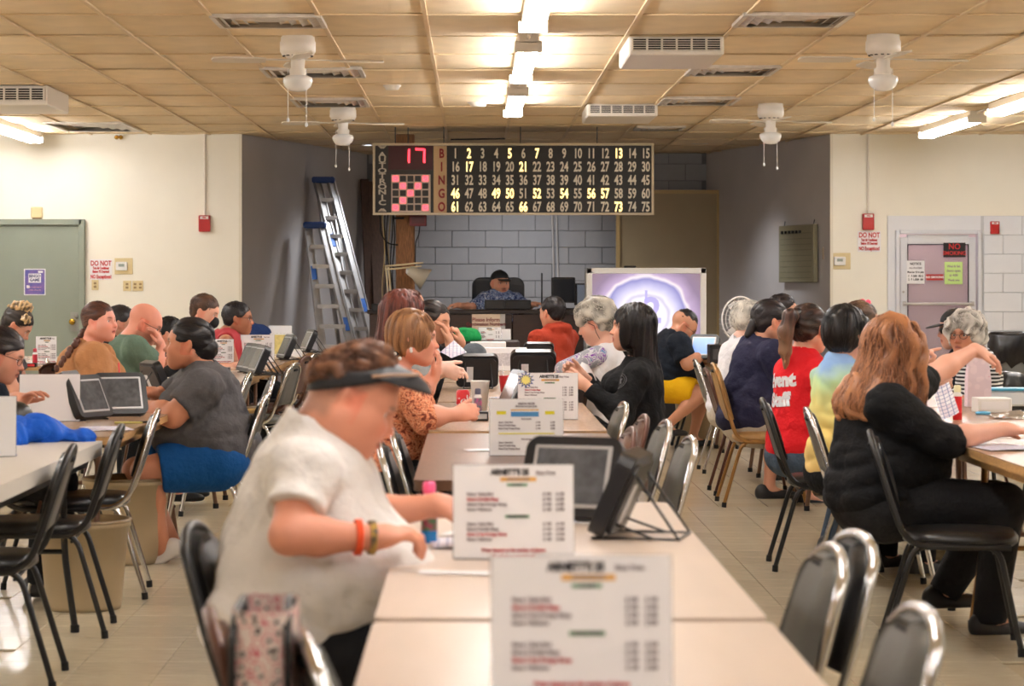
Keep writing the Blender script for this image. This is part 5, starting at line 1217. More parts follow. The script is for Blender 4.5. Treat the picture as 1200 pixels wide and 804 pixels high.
# ------------------------------------------------------------ cloth
def cloth(name, col, **k): k.setdefault('rough', .85); k.setdefault('spec', .25); k.setdefault('bump', .6); k.setdefault('bs', 13); k.setdefault('bd', .035); return mat(name, col, **k)
polo = cloth('white_polo', (226,222,218)); blackc = cloth('black_cloth', (20,20,22)); greyc = cloth('heather_grey', (82,80,82), nz=.12, ns=160)
bluec = cloth('royal_blue', (14,72,132)); tanc = cloth('tan_cloth', (168,118,78)); greenc = cloth('sage_cloth', (94,116,100)); navyc = cloth('navy_cloth', (40,40,64))
redc = cloth('red_cloth', (206,28,36)); orangec = cloth('burnt_orange', (158,56,36)); yellowc = cloth('yellow_cloth', (226,176,20)); dnavy = cloth('dark_navy', (20,26,36))
jean = cloth('denim', (74,88,104), nz=.2, ns=90); sweat = cloth('grey_sweater', (128,128,128)); whitec = cloth('white_cloth', (222,220,222)); charc = cloth('charcoal', (30,30,32)); khaki = cloth('khaki', (186,176,160))
def patterned(name, stops, scale, kind='noise', dist=0., rough=.85):
    m = mat(name, (200,200,200), rough, spec=.25); nt = m.node_tree; N = nt.nodes.new; tc = N('ShaderNodeTexCoord')
    t = N('ShaderNodeTexNoise' if kind == 'noise' else 'ShaderNodeTexVoronoi'); t.inputs['Scale'].default_value = scale
    if kind == 'noise': t.inputs['Distortion'].default_value = dist; t.inputs['Detail'].default_value = 3
    r = N('ShaderNodeValToRGB'); r.color_ramp.interpolation = 'CONSTANT' if kind != 'soft' else 'LINEAR'; cr = r.color_ramp
    cr.elements[0].position = stops[0][0]; cr.elements[0].color = (*lin(stops[0][1]),1); cr.elements[1].position = stops[1][0]; cr.elements[1].color = (*lin(stops[1][1]),1)
    for p_, c_ in stops[2:]: e = cr.elements.new(p_); e.color = (*lin(c_),1)
    nt.links.new(tc.outputs['Object'], t.inputs['Vector']); nt.links.new(t.outputs['Fac' if kind == 'noise' else 'Distance'], r.inputs[0]); nt.links.new(r.outputs[0], nt.nodes['Principled BSDF'].inputs['Base Color']); return m
paisley = patterned('orange_paisley', [(0,(120,58,44)),(.42,(222,142,104)),(.50,(150,76,52)),(.54,(230,170,134)),(.60,(196,108,72)),(.66,(120,56,44))], 26, dist=2.2)
floral = patterned('blue_floral', [(0,(34,52,96)),(.47,(150,166,200)),(.53,(34,52,96)),(.60,(196,200,214))], 30, dist=1.5)
speck = patterned('grey_patterned', [(0,(150,152,160)),(.5,(196,196,200)),(.56,(120,60,150)),(.60,(176,178,186)),(.66,(90,120,160))], 18, dist=1.0)
stripe = mat('striped_cloth', (230,230,230), .85); nt = stripe.node_tree; wv = nt.nodes.new('ShaderNodeTexWave'); tcx = nt.nodes.new('ShaderNodeTexCoord'); wv.bands_direction = 'Z'; wv.inputs['Scale'].default_value = 14; rr_ = nt.nodes.new('ShaderNodeValToRGB'); rr_.color_ramp.interpolation = 'CONSTANT'; rr_.color_ramp.elements[0].color = (.012,.012,.015,1); rr_.color_ramp.elements[1].color = (.7,.7,.7,1); rr_.color_ramp.elements[1].position = .5
nt.links.new(tcx.outputs['Object'], wv.inputs['Vector']); nt.links.new(wv.outputs['Fac'], rr_.inputs[0]); nt.links.new(rr_.outputs[0], nt.nodes['Principled BSDF'].inputs['Base Color'])
tie = mat('tie_dye', (200,200,200), .85); nt = tie.node_tree; N = nt.nodes.new; tcx = N('ShaderNodeTexCoord'); sx_ = N('ShaderNodeSeparateXYZ'); nz_ = N('ShaderNodeTexNoise'); nz_.inputs['Scale'].default_value = 6; ma = N('ShaderNodeMath'); ma.operation = 'MULTIPLY_ADD'; ma.inputs[1].default_value = .22; mr = N('ShaderNodeMapRange'); mr.inputs['From Min'].default_value = .62; mr.inputs['From Max'].default_value = 1.22; cr_ = N('ShaderNodeValToRGB')
nt.links.new(tcx.outputs['Object'], sx_.inputs[0]); nt.links.new(tcx.outputs['Object'], nz_.inputs['Vector']); nt.links.new(nz_.outputs['Fac'], ma.inputs[0]); nt.links.new(sx_.outputs['Z'], ma.inputs[2]); nt.links.new(ma.outputs[0], mr.inputs['Value']); nt.links.new(mr.outputs[0], cr_.inputs[0]); nt.links.new(cr_.outputs[0], nt.nodes['Principled BSDF'].inputs['Base Color'])
ce_ = cr_.color_ramp; ce_.elements[0].color = (*lin((226,190,120)),1); ce_.elements[1].color = (*lin((150,180,226)),1)
for p_, c_ in ((.30,(234,206,120)),(.52,(232,222,140)),(.70,(186,216,160)),(.86,(140,176,222))): e = ce_.elements.new(p_); e.color = (*lin(c_),1)
white_shoe = mat('white_shoe', (214,208,200), .5)
# ============================================================ the people
# ---- centre row, left side
R_ = dict
p1 = person('man in a white polo and black visor leaning over his cards in the foreground', 5.65, 0, (413,466), (374,509), (332,742), pitch=27, hs=1.03, skin=(212,146,120), hair=None, hcol=(104,68,48),
    sh=.20, g=1.28, b=.12, top='polo', topm=polo, sleeve={'R':.62,'L':.9}, hem=.10, neckr=.084, collar=True, bottom=blackc, shoe=None, armr=1.02, fat=.06, blush=.3, brow=(120,90,70), nk=.072, h0=.0042, buzz=((128,100,86), .75),
    arms={'R':R_(sh=(356,556,-.19), el=(338,628,-.30), wr=(437,630,-.26), hd=(.95,.25,.12), hn=(.1,.2,-1), th=(0,1,.4), curl=.8), 'L':R_(sh=(372,552,.20), el=(420,606,.30), wr=(512,592,.22), hd=(1,-.15,-.15), hn=(0,0,-1), th=(0,-1,0), curl=.5)},
    legs={'R':R_(kn=(440,762,-.14), an=(430,930,-.14)), 'L':R_(kn=(450,762,.12), an=(440,930,.12))}, seed=3)
T = p1['T']; vis = mat('visor_black', (24,26,32), .5); Mv = T.M @ roty(-37)
TV = HT(T((-.012,0,.040)), Mv, 1.03)
sdf_part(p1, 'visor', [ell(TV((0,0,.0)), np.array((.110,.091,.070))*1.03, Mv, .004), pln(TV((0,0,.022)), Mv @ np.array([.12,0,1.]), .003), pln(TV((0,0,-.012)), Mv @ np.array([-.05,0,-1.]), .003), ell(TV((0,0,.0)), (.104,.085,.12), Mv, .002, '-')], .004, vis)
Tb = Mv @ roty(27); cb = TV((.062,0,-.018)); sdf_part(p1, 'visor_brim', [ell(cb, (.116,.088,.050), Tb, .003), pln(cb+Tb[:,2]*.004, -Tb[:,2], .003), dict(ell(cb-Tb[:,2]*.012, (.116,.088,.048), Tb, .004), op='-'), ell(TV((0,0,0)), np.array((.098,.082,.09)), Mv, .004, '-')], .0035, vis)
hn_ = wav(12, 10, 210, (.5,1,1)); hv = [ell(TV((-.010,0,.012)), (.108,.088,.070), Mv, .02), ell(TV((.03,0,.045)), (.055,.062,.036), Mv, .03), pln(TV((0,0,.016)), -Mv[:,2], .004)]
V, Q, N = polyg(hv, .0045, disp=lambda P: .006*hn_(P)); wc = np.clip(.5+.4*hn_(V),0,1)[:,None]; ho_ = obj('hair', to_mesh('hair', V, Q, hair_m, lc((60,38,28))*(1-wc)+lc((116,76,52))*wc, p1['org']), p1['root'])
sv, sf, sc_ = strands(T, 1, V, N, 'visor', lc((96,62,44)), 5, .0022, 900, .05, hv); tag(obj('loose_strands', to_mesh('loose_strands', sv, sf, hair_m, sc_, p1['org']), ho_), kind='stuff')
m = MB(); m.tube([Vector(T(q)-p1['org']) for q in ((.02,-.098,.068),(.06,-.088,.092),(.095,-.062,.108),(.108,-.02,.114),(.108,.03,.114))], .004, 6); m.build('visor_trim', mat('visor_tan', (150,120,96), .5), p1['root'])
for k_, (t_, c_) in enumerate(((.80,(232,84,40)),(.965,(60,70,80)))):
    s0, el, wr = p1['AR']['R']; c0 = el+(wr-el)*t_; d0 = unit(wr-el); Mx = frame(d0, (0,0,1)); rr0 = .041-.012*t_
    pts = [Vector(c0+(Mx[:,1]*math.cos(a)+Mx[:,2]*math.sin(a))*(rr0+.006)-p1['org']) for a in [2*PI*i/16 for i in range(16)]]; pt2 = [Vector(p)+Vector(d0)*.008 for p in pts]
    MB().tube(pts, .0045, 6, closed=True).tube(pt2, .0045, 6, closed=True).build('wristband', mat('band_%d'%k_, c_, .5, nz=.5 if k_ else 0, ns=60, col2=(190,150,60)), p1['root'])
p2 = person('woman in an orange paisley blouse with a light brown bob and pearl earring', 10.8, 0, (484,396), (462,436), (447,552), pitch=4, hs=.98, skin=(222,158,134), hair='bob', hcol=(162,116,76), hcol2=(112,74,46), hamp=.0035, sh=.175, g=1.12, b=.03, bust=.02,
    top='blouse', topm=paisley, sleeve={'R':1.25,'L':.9}, hem=.14, bottom=blackc, brow=(140,110,90), armr=1.15, fat=.03, arms={'R':R_(sh=(470,455,-.16), el=(497,489,-.22), wr=(533,486,-.18), hd=(1,.1,.2), hn=(.2,.9,-.3), th=(0,0,1), curl=1.1), 'L':R_(sh=(478,455,.16), el=(492,462,.34), wr=(508,442,.34), hd=(.35,0,1), hn=(-1,0,.1), th=(0,-1,0), curl=.7)}, seed=4)
T = p2['T']
for q in ((-.004,-.088,-.048), (-.002,-.088,-.058)): sdf_part(p2, 'earring', [ell(T(q), (.008,.005,.009), None, .002)], .003, mat('pearl', (240,236,230), .2))
sdf_part(p2, 'hair_clip', [ell(T((-.10,-.03,-.055)), (.028,.035,.02), T.M, .01), ell(T((-.085,-.06,-.075)), (.03,.03,.016), T.M, .01)], .005, mat('black_clip', (16,16,20), .3))
sdf_part(p2, 'clip_pearl', [ell(T((-.075,-.098,-.075)), (.009,.009,.009), None, .002), ell(T((-.05,-.092,-.095)), (.009,.009,.009), None, .002)], .003, mat('pearl'))
p3 = person('woman with long dark red hair and grey sweater behind the orange blouse', 12.6, 0, (474,370), (456,410), (444,505), pitch=6, hs=1, skin=(232,190,172), hair='long', hcol=(110,52,40), hcol2=(62,28,24), sh=.17, top='sweater', topm=sweat, sleeve=1.7, bottom=blackc,
    arms={'R':R_(sh=(468,425,-.15), el=(497,448,-.2), wr=(517,430,-.12), hd=(.9,0,-.4), hn=(.3,1,-.1), th=(0,0,1), curl=.8), 'L':R_(el=(500,440,.2), wr=(520,436,.16), curl=.6)}, seed=5)
p4 = person('dark haired woman covering her nose with one hand, beside the redhead', 14.6, 0, (508,377), (494,408), (478,498), hyaw=-28, pitch=8, hs=1, skin=(206,152,124), hair='pulled', hcol=(40,28,26), sh=.17, top='jacket', topm=blackc, sleeve=1.6, bottom=blackc,
    arms={'R':R_(sh=(503,414,-.15), el=(532,421,-.16), wr=(527,402,-.10), hd=(-.25,.1,1), hn=(-1,0,0), th=(0,-1,0), curl=.5), 'L':R_(el=(525,420,.16), wr=(540,402,.10), hd=(-.3,-.2,1), hn=(-1,0,0), th=(0,-1,0), curl=1)}, seed=6)
p27 = person('person with light brown hair far back, half hidden behind the redhead', 20.0, 0, (483,356), (474,374), (468,440), hs=.95, skin=(214,160,132), hair='short', hcol=(104,62,42), top='shirt', topm=greyc, bottom=blackc, seed=26)
# ---- centre row, right side
p5 = person('woman with very long black hair in a black hoodie with a round emblem', 12.8, 180, (741,384), (751,422), (748,516), pitch=-2, hs=.98, skin=(212,160,136), hair='long', hcol=(24,20,22), hcol2=(8,7,8), sh=.175, g=1.08, bust=.015, top='hoodie', topm=blackc, sleeve=1.8, bottom=blackc, lip=(186,90,90),
    arms={'L':R_(sh=(747,440,-.17), el=(728,487,-.24), wr=(684,450,-.16), hd=(-.8,0,.3), hn=(0,1,-.3), th=(0,0,1), curl=.9), 'R':R_(el=(712,470,.2), wr=(682,440,.12), hd=(-.8,0,.4), hn=(0,-1,-.2), th=(0,0,1), curl=.9)},
    legs={'L':R_(kn=(668,512,-.12), an=(690,600,-.1)), 'R':R_(kn=(668,512,.12), an=(690,600,.1))}, seed=7, neckr=.066)
ring_ = MB()
for r0 in (.040,.030): ring_.tube([Vector((r0*math.cos(a), r0*math.sin(a), 0)) for a in [2*PI*i/28 for i in range(28)]], .0012, 4, closed=True)
on_shirt(p5, '', 0, mat('emblem_grey', (112,112,114), .7), 728, 447, name='emblem', mesh=ring_.mesh('emblem', mat('emblem_grey'))); on_shirt(p5, 'K', .035, mat('emblem_grey'), 728, 447)
p6 = person('woman with short grey hair in a white blouse, looking down at her cards', 14.5, 180, (698,376), (709,405), (722,498), hyaw=165, pitch=22, hs=1.04, skin=(218,168,146), hair='shortgrey', hcol=(190,184,172), hcol2=(96,92,84), hamp=.006, sh=.17, top='blouse', topm=whitec, sleeve={'L':.95,'R':1.6}, bottom=blackc,
    arms={'L':R_(sh=(706,420,-.15), el=(700,447,-.16), wr=(682,441,-.22), hd=(-1,0,0), hn=(0,0,-1), th=(0,1,0), curl=.5), 'R':R_(el=(688,425,.2), wr=(660,436,.15))}, seed=8)
T = p6['T']; MB().tube([Vector(T(q)-p6['org']) for q in ((.03,.084,.0),(.0,.088,-.03),(.005,.084,-.07),(.0,.08,-.11))], .002, 5).build('glasses_chain', blackp, p6['root'])
o = sdf_part(p6, 'patterned_sleeve', [cap(at(660,433,14.25), at(700,417,14.3), .052, .062, .01)], .008, speck)
p7 = person('person in a burnt orange hoodie seen from behind, facing the caller', 20.4, 135, (647,366), (650,386), (652,440), pitch=4, hs=1.06, skin=(206,150,122), hair='short', hcol=(34,28,30), hcol2=(18,14,16), sh=.20, g=1.15, top='hoodie', topm=orangec, sleeve=1.9, hood=True, bottom=blackc, seed=9, nk=.05)
# ---- right row
p8 = person('man in dark navy tee and yellow shorts bent over his tablet', 20.2, 0, (801,382), (786,394), (780,448), pitch=36, hs=1.1, skin=(196,140,110), hair='fade', hcol=(34,28,28), top='tee', topm=dnavy, sleeve=.75, sh=.2, g=1.45, b=.08, bottom=yellowc, btype='short', beard=(44,32,28), beard_amt=.9, mous=.8, fat=.03, armr=1.3, thr=1.2,
    arms={'R':R_(sh=(796,402,-.22), el=(806,427,-.30), wr=(828,412,-.25), hd=(1,0,.3), hn=(0,.3,-1), th=(0,0,1), curl=.6), 'L':R_(el=(815,425,.3), wr=(836,415,.2))},
    legs={'R':R_(kn=(822,462,-.22), an=(780,500,-.25)), 'L':R_(kn=(824,462,.15), an=(812,512,.1))}, seed=10); glasses(p8)
p10 = person('woman in a navy tee with a low dark ponytail on the gold chair', 15.3, 12, (904,377), (891,398), (880,496), pitch=6, hs=1.1, skin=(204,146,118), hair='pulled', hcol=(38,30,32), top='tee', topm=navyc, sleeve=.8, sh=.2, g=1.5, b=.11, bust=.01, bottom=khaki, btype='short', fat=.03, armr=1.3,
    arms={'R':R_(sh=(908,415,-.20), el=(922,452,-.25), wr=(950,450,-.2)), 'L':R_(el=(935,450,.3), wr=(960,445,.2))}, legs={'R':R_(kn=(908,512,-.18), an=(901,570,-.25)), 'L':R_(kn=(915,512,.15), an=(945,578,.05), toe=(970,584,0))}, seed=11)
T = p10['T']; sdf_part(p10, 'low_ponytail', [cap(T((-.10,0,-.02)), T((-.135,0,-.09)), .038, .022, .02)], .007, hair_m, col=lambda V: np.tile(lc((34,27,28)),(len(V),1)))
p9 = person('white haired person in a white shirt, mostly hidden by the navy shirt', 16.9, 0, (879,375), (868,398), (852,480), pitch=5, hs=1.0, skin=(214,170,150), hair='shortgrey', hcol=(210,204,192), hcol2=(150,144,134), top='shirt', topm=whitec, sleeve=1.8, sh=.17, g=1.1, bottom=khaki, seed=12,
    arms={'R':R_(el=(884,430,-.2), wr=(905,425,-.15)), 'L':R_(el=(886,430,.2), wr=(908,425,.15))})
p17 = person('person with dark hair behind the woman in the navy shirt, nearly hidden', 18.0, 0, (918,364), (910,386), (900,455), hs=1, skin=(200,150,124), hair='short', hcol=(46,36,36), top='shirt', topm=greyc, bottom=blackc, seed=13)
p11 = person('woman in a red event staff tee with a long brown ponytail', 12.35, 30, (949,385), (940,414), (936,528), hyaw=42, pitch=2, hs=1.0, skin=(222,164,140), hair='pulled', hcol=(64,40,32), hcol2=(24,18,18), sh=.185, g=1.12, b=.02, top='tee', topm=redc, sleeve=.8, hem=.03, folds=.35, bottom=jean, btype='long', armr=1.1, seed=14,
    arms={'R':R_(sh=(962,440,-.12), el=(985,480,-.1), wr=(1010,470,.1)), 'L':R_(sh=(925,436,.14), el=(955,480,.35), wr=(1000,470,.35))}, legs={'R':R_(kn=(1010,545,.1), an=(985,640,.1)), 'L':R_(kn=(1000,540,.35), an=(975,630,.3))})
T = p11['T']; tail = [T((-.10,0,.075)), T((-.155,0,.06)), T((-.175,.01,-.02)), T((-.165,.02,-.12)), T((-.14,.03,-.20))]
hn_ = wav(3, 8, 220, (1,1,.05)); sdf_part(p11, 'ponytail', [cap(tail[0],tail[1],.024,.034,.02), cap(tail[1],tail[2],.036,.036,.02), cap(tail[2],tail[3],.036,.028,.02), cap(tail[3],tail[4],.028,.010,.02)], .0045, hair_m, disp=lambda P: .003*hn_(P), col=lambda V: lc((58,36,30))*(1+.9*np.clip(hn_(V),-.5,1)[:,None])+np.clip((T(( -.1,0,.05))[2]-V[:,2])/.25,0,1)[:,None]*lc((150,112,84)))
sdf_part(p11, 'hair_tie', [cap(T((-.098,0,.075)), T((-.112,0,.072)), .030, .030, .004)], .004, blackp)
on_shirt(p11, 'Event', .092, whitec, 913, 446, rot=.08, bold=.006); on_shirt(p11, 'Staff', .092, whitec, 913, 469, rot=.08, bold=.006)
p12 = person('person with black bowl cut hair in a pastel tie dye tee', 11.35, 30, (992,390), (985,424), (985,548), hyaw=38, pitch=4, hs=1.0, skin=(222,166,144), hair='bowl', hcol=(26,22,24), hcol2=(8,7,8), sh=.18, g=1.1, top='tee', topm=tie, sleeve=.8, bottom=blackc, seed=15,
    arms={'R':R_(sh=(1008,450,-.12), el=(1030,490,-.05), wr=(1060,480,.15)), 'L':R_(sh=(968,445,.14), el=(1050,440,.45), wr=(1072,418,.55), hd=(.8,.1,.25), hn=(0,0,-1), th=(0,0,1), fold=[.05,1.3,1.4,1.4])})
p16 = person('person with brown hair and a pink clip behind the tie dye tee', 14.2, 20, (1010,378), (1003,402), (1000,490), hs=1, skin=(220,170,146), hair='pulled', hcol=(96,74,58), top='shirt', topm=greyc, bottom=blackc, seed=16)
T = p16['T']; sdf_part(p16, 'hair_clip', [ell(T((.02,.03,.12)), (.02,.02,.02), None, .004), ell(T((.03,-.02,.118)), (.018,.018,.018), None, .004)], .005, mat('pink_clip', (226,90,120), .4))
p13 = person('woman with long wavy red hair and a black top at the right', 9.65, 14, (1048,414), (1030,455), (1028,586), hyaw=30, pitch=8, hs=1.1, skin=(228,172,148), hair='longwavy', hcol=(170,114,74), hcol2=(94,56,36), hamp=.011, sh=.20, g=1.44, b=.08, bust=.03, top='top', topm=blackc, sleeve={'R':1.2,'L':.75}, hem=.06, bottom=charc, armr=1.12, thr=1.2, h0=.0042,
    arms={'R':R_(sh=(1040,474,-.18), el=(1108,516,-.24), wr=(1176,503,-.12), hd=(1,.1,-.1), hn=(0,0,-1), th=(0,1,0), curl=.4), 'L':R_(sh=(1052,458,.22), el=(1092,440,.55), wr=(1142,410,.75), hd=(.85,.1,-.35), hn=(-.35,0,-1), th=(0,-1,0), curl=.5)},
    legs={'R':R_(kn=(1175,592,-.16), an=(1160,722,-.1)), 'L':R_(kn=(1165,590,.18), an=(1105,690,.2))}, seed=17)
# ---- right row, right side
p15 = person('man in a black cap and sunglasses behind the old woman with curly hair', 16.0, 180, (1120,385), (1133,410), (1140,488), hyaw=185, pitch=6, hs=1.05, skin=(206,156,134), hair='fade', hcol=(60,50,46), top='vest', topm=dnavy, sleeve=1.5, bottom=blackc, g=1.2, sh=.21, seed=18,
    arms={'L':R_(el=(1128,450,-.2), wr=(1100,448,-.15)), 'R':R_(el=(1115,445,.2), wr=(1095,445,.15))}); capped(p15, mat('black_cap', (24,24,26), .7)); glasses(p15, shade=(20,24,22), r=.022)
p14 = person('old woman with curly white hair and a striped shirt facing the camera', 14.2, 190, (1132,392), (1147,416), (1152,498), hyaw=232, pitch=2, hs=1.04, skin=(176,122,96), hair='curly', hcol=(206,200,190), hcol2=(104,98,92), hamp=.010, top='shirt', topm=stripe, sleeve=1.8, bottom=blackc, g=1.05, sh=.17, seed=19, lip=(150,84,72), brow=(120,100,90),
    arms={'L':R_(el=(1150,462,-.15), wr=(1128,470,-.2), curl=.6), 'R':R_(el=(1140,460,.2), wr=(1112,466,.1))}); glasses(p14)
# ---- left row, left side
p20 = person('woman in a tan tee with a long brown braid, looking up', 14.5, -8, (117,377), (104,406), (92,492), hyaw=-24, pitch=-3, hs=.96, skin=(222,156,136), hair='pulled', hcol=(98,58,42), hcol2=(60,34,26), sh=.19, g=1.42, b=.05, bust=.03, top='tee', topm=tanc, sleeve=.9, bottom=blackc, fat=.05, armr=1.4, seed=20, nk=.062,
    arms={'R':R_(sh=(108,420,-.2), el=(118,455,-.26), wr=(150,460,-.2)), 'L':R_(el=(135,450,.3), wr=(160,455,.2))})
T = p20['T']; br = []; 
for i in range(9): t_ = i/8; c0 = T((-.100,-.03,-.06))*(1-t_)+np.array(at(67,432,14.2))*t_; br.append(ell(c0+p20['l']*(.010 if i%2 else -.010), (.026-.010*t_,.026-.010*t_,.024), None, .006))
sdf_part(p20, 'braid', br, .005, hair_m, col=lambda V: np.tile(lc((84,48,34)),(len(V),1)))
p21 = person('bald man in a sage green polo resting his face on his hand', 15.3, 0, (170,379), (153,397), (140,478), pitch=26, hs=1.04, skin=(222,150,126), hair=None, hcol=(120,90,70), sh=.20, g=1.3, b=.05, top='polo', topm=greenc, sleeve=.75, collar=True, bottom=khaki, blush=1, seed=21, nk=.066, armr=1.2, beard=(90,60,50), beard_amt=.35,
    arms={'R':R_(sh=(158,408,-.2), el=(181,431,-.16), wr=(189,407,-.12), hd=(-.25,.05,1), hn=(-1,.1,0), th=(0,-1,0), curl=.55), 'L':R_(el=(178,430,.2), wr=(190,425,.15))}); glasses(p21)
p22 = person('person with short dark hair behind the bald man', 17.5, 0, (143,378), (134,398), (128,462), hs=1, skin=(190,140,116), hair='short', hcol=(30,26,28), top='shirt', topm=blackc, bottom=blackc, seed=22)
p22b = person('person in a black top behind the raised hand of the bald man', 16.6, 180, (196,392), (206,412), (216,482), hs=.95, pitch=20, skin=(190,140,116), hair='short', hcol=(22,20,22), top='shirt', topm=blackc, sleeve=1.8, bottom=blackc, seed=28)
p18 = person('woman in glasses at the left edge looking down, dark hair tied back', 10.7, 0, (2,415), (-18,452), (-42,560), pitch=20, hs=.95, skin=(206,148,124), hair='pulled', hcol=(40,30,32), sh=.17, top='shirt', topm=dnavy, sleeve=1.1, bottom=blackc, seed=23,
    arms={'R':R_(sh=(-8,468,-.16), el=(0,500,-.2), wr=(16,470,.1)), 'L':R_(el=(-5,490,.2), wr=(22,472,.15))}); glasses(p18, (90,60,50)); T = p18['T']; sdf_part(p18, 'bun', [ell(T((-.115,0,.07)), (.04,.045,.045), T.M, .01)], .005, hair_m, col=lambda V: np.tile(lc((36,27,28)),(len(V),1)))
p19 = person('person with a blond topknot looking down, in front of the green door', 16.8, 0, (20,381), (6,400), (-4,470), pitch=38, hs=1.0, skin=(206,150,126), hair='pulled', hcol=(60,50,44), sh=.17, top='shirt', topm=greyc, bottom=blackc, seed=24)
T = p19['T']; hn_ = wav(8, 12, 190); sdf_part(p19, 'topknot', [ell(np.array(at(24,360,16.8)), (.085,.07,.042), None, .02), ell(np.array(at(31,374,16.7)), (.03,.04,.035), None, .02)], .006, hair_m, disp=lambda P: .009*hn_(P), col=lambda V: lc((206,172,124))*(1-.75*np.clip(.5-hn_(V),0,1)[:,None]))
p24 = person('man in a black face mask seen over the shoulder of the woman in grey', 18.5, 0, (240,365), (229,384), (222,445), pitch=20, hs=1.06, hyaw=-12, skin=(222,168,144), hair='short', hcol=(96,68,50), hcol2=(60,42,32), top='shirt', topm=sweat, bottom=blackc, seed=25)
T = p24['T']; sdf_part(p24, 'face_mask', [ell(T((.085,0,-.052)), (.046,.056,.050), T.M, .01), cap(T((.05,.05,-.04)), T((.0,.08,-.01)), .006, .004, .01), cap(T((.05,-.05,-.04)), T((.0,-.08,-.01)), .006, .004, .01)], .006, mat('mask_black', (20,20,22), .8))
p25 = person('man with glasses in a red tank top at the far end of the left row', 19.5, 0, (279,373), (266,389), (262,448), pitch=2, hs=1.08, skin=(168,112,84), hair='short', hcol=(40,34,36), top='tank_top', topm=mat('dusty_red', (170,50,56), .8), sleeve=0, sh=.2, g=1.3, neckr=.075, bottom=blackc, seed=27); glasses(p25)
# ---- left row, right side
p23 = person('smiling woman in a heather grey tee and blue shorts playing on a tablet', 12.1, 180, (221,403), (238,432), (256,532), pitch=-2, hs=1.04, skin=(190,128,98), hair='pulled', hcol=(34,28,30), hcol2=(14,12,14), sh=.19, g=1.42, b=.10, bust=.03, top='tee', topm=greyc, sleeve={'L':.74,'R':.8}, hem=.05, bottom=bluec, btype='short', armr=1.4, thr=1.3, fat=.02, lip=(160,76,70),
    arms={'L':R_(sh=(238,455,-.2), el=(203,488,-.26), wr=(166,475,-.10), hd=(-.75,.25,.5), hn=(.2,1,-.2), th=(.2,0,1), curl=.7), 'R':R_(sh=(228,448,.2), el=(196,470,.26), wr=(180,460,.12), hd=(-1,-.1,.1), hn=(0,0,-1), th=(0,-1,0), curl=.6)},
    legs={'L':R_(kn=(170,552,-.18), an=(191,640,-.14), toe=(150,662,-.14)), 'R':R_(kn=(160,552,.15), an=(205,640,.10))}, shoem=white_shoe, seed=30)
T = p23['T']; hn_ = wav(14, 8, 160, (.3,1,1)); sdf_part(p23, 'low_bun', [ell(T((-.085,0,-.02)), (.060,.062,.062), T.M, .02), ell(T((-.07,0,-.06)), (.04,.05,.035), T.M, .02)], .0045, hair_m, disp=lambda P: .003*hn_(P), col=lambda V: np.tile(lc((22,18,20)),(len(V),1)))
# ---- the caller
p26 = person('caller in a black cap and blue floral shirt behind the desk', 24.7, -90, (586,332), (586,346), (584,384), hyaw=-68, pitch=0, hs=1.06, skin=(196,140,112), hair='fade', hcol=(40,32,30), top='shirt', topm=floral, sleeve=.9, sh=.22, g=1.15, bottom=charc, mous=1, beard=(40,30,28), beard_amt=.25, seed=31,
    arms={'R':R_(sh=(568,351,0), el=(553,360,-.15), wr=(538,358,-.35), hd=(-1,-.2,0), hn=(0,0,-1), th=(0,-1,0), curl=.7), 'L':R_(sh=(605,351,0), el=(618,360,-.15), wr=(624,357,-.35), hd=(.7,-.3,.1), hn=(0,0,-1), th=(0,-1,0), curl=.6)},
    legs={'R':R_(kn=(572,388,-.4), an=(572,420,-.3)), 'L':R_(kn=(600,388,-.4), an=(600,420,-.3))}); capped(p26, mat('black_cap'))
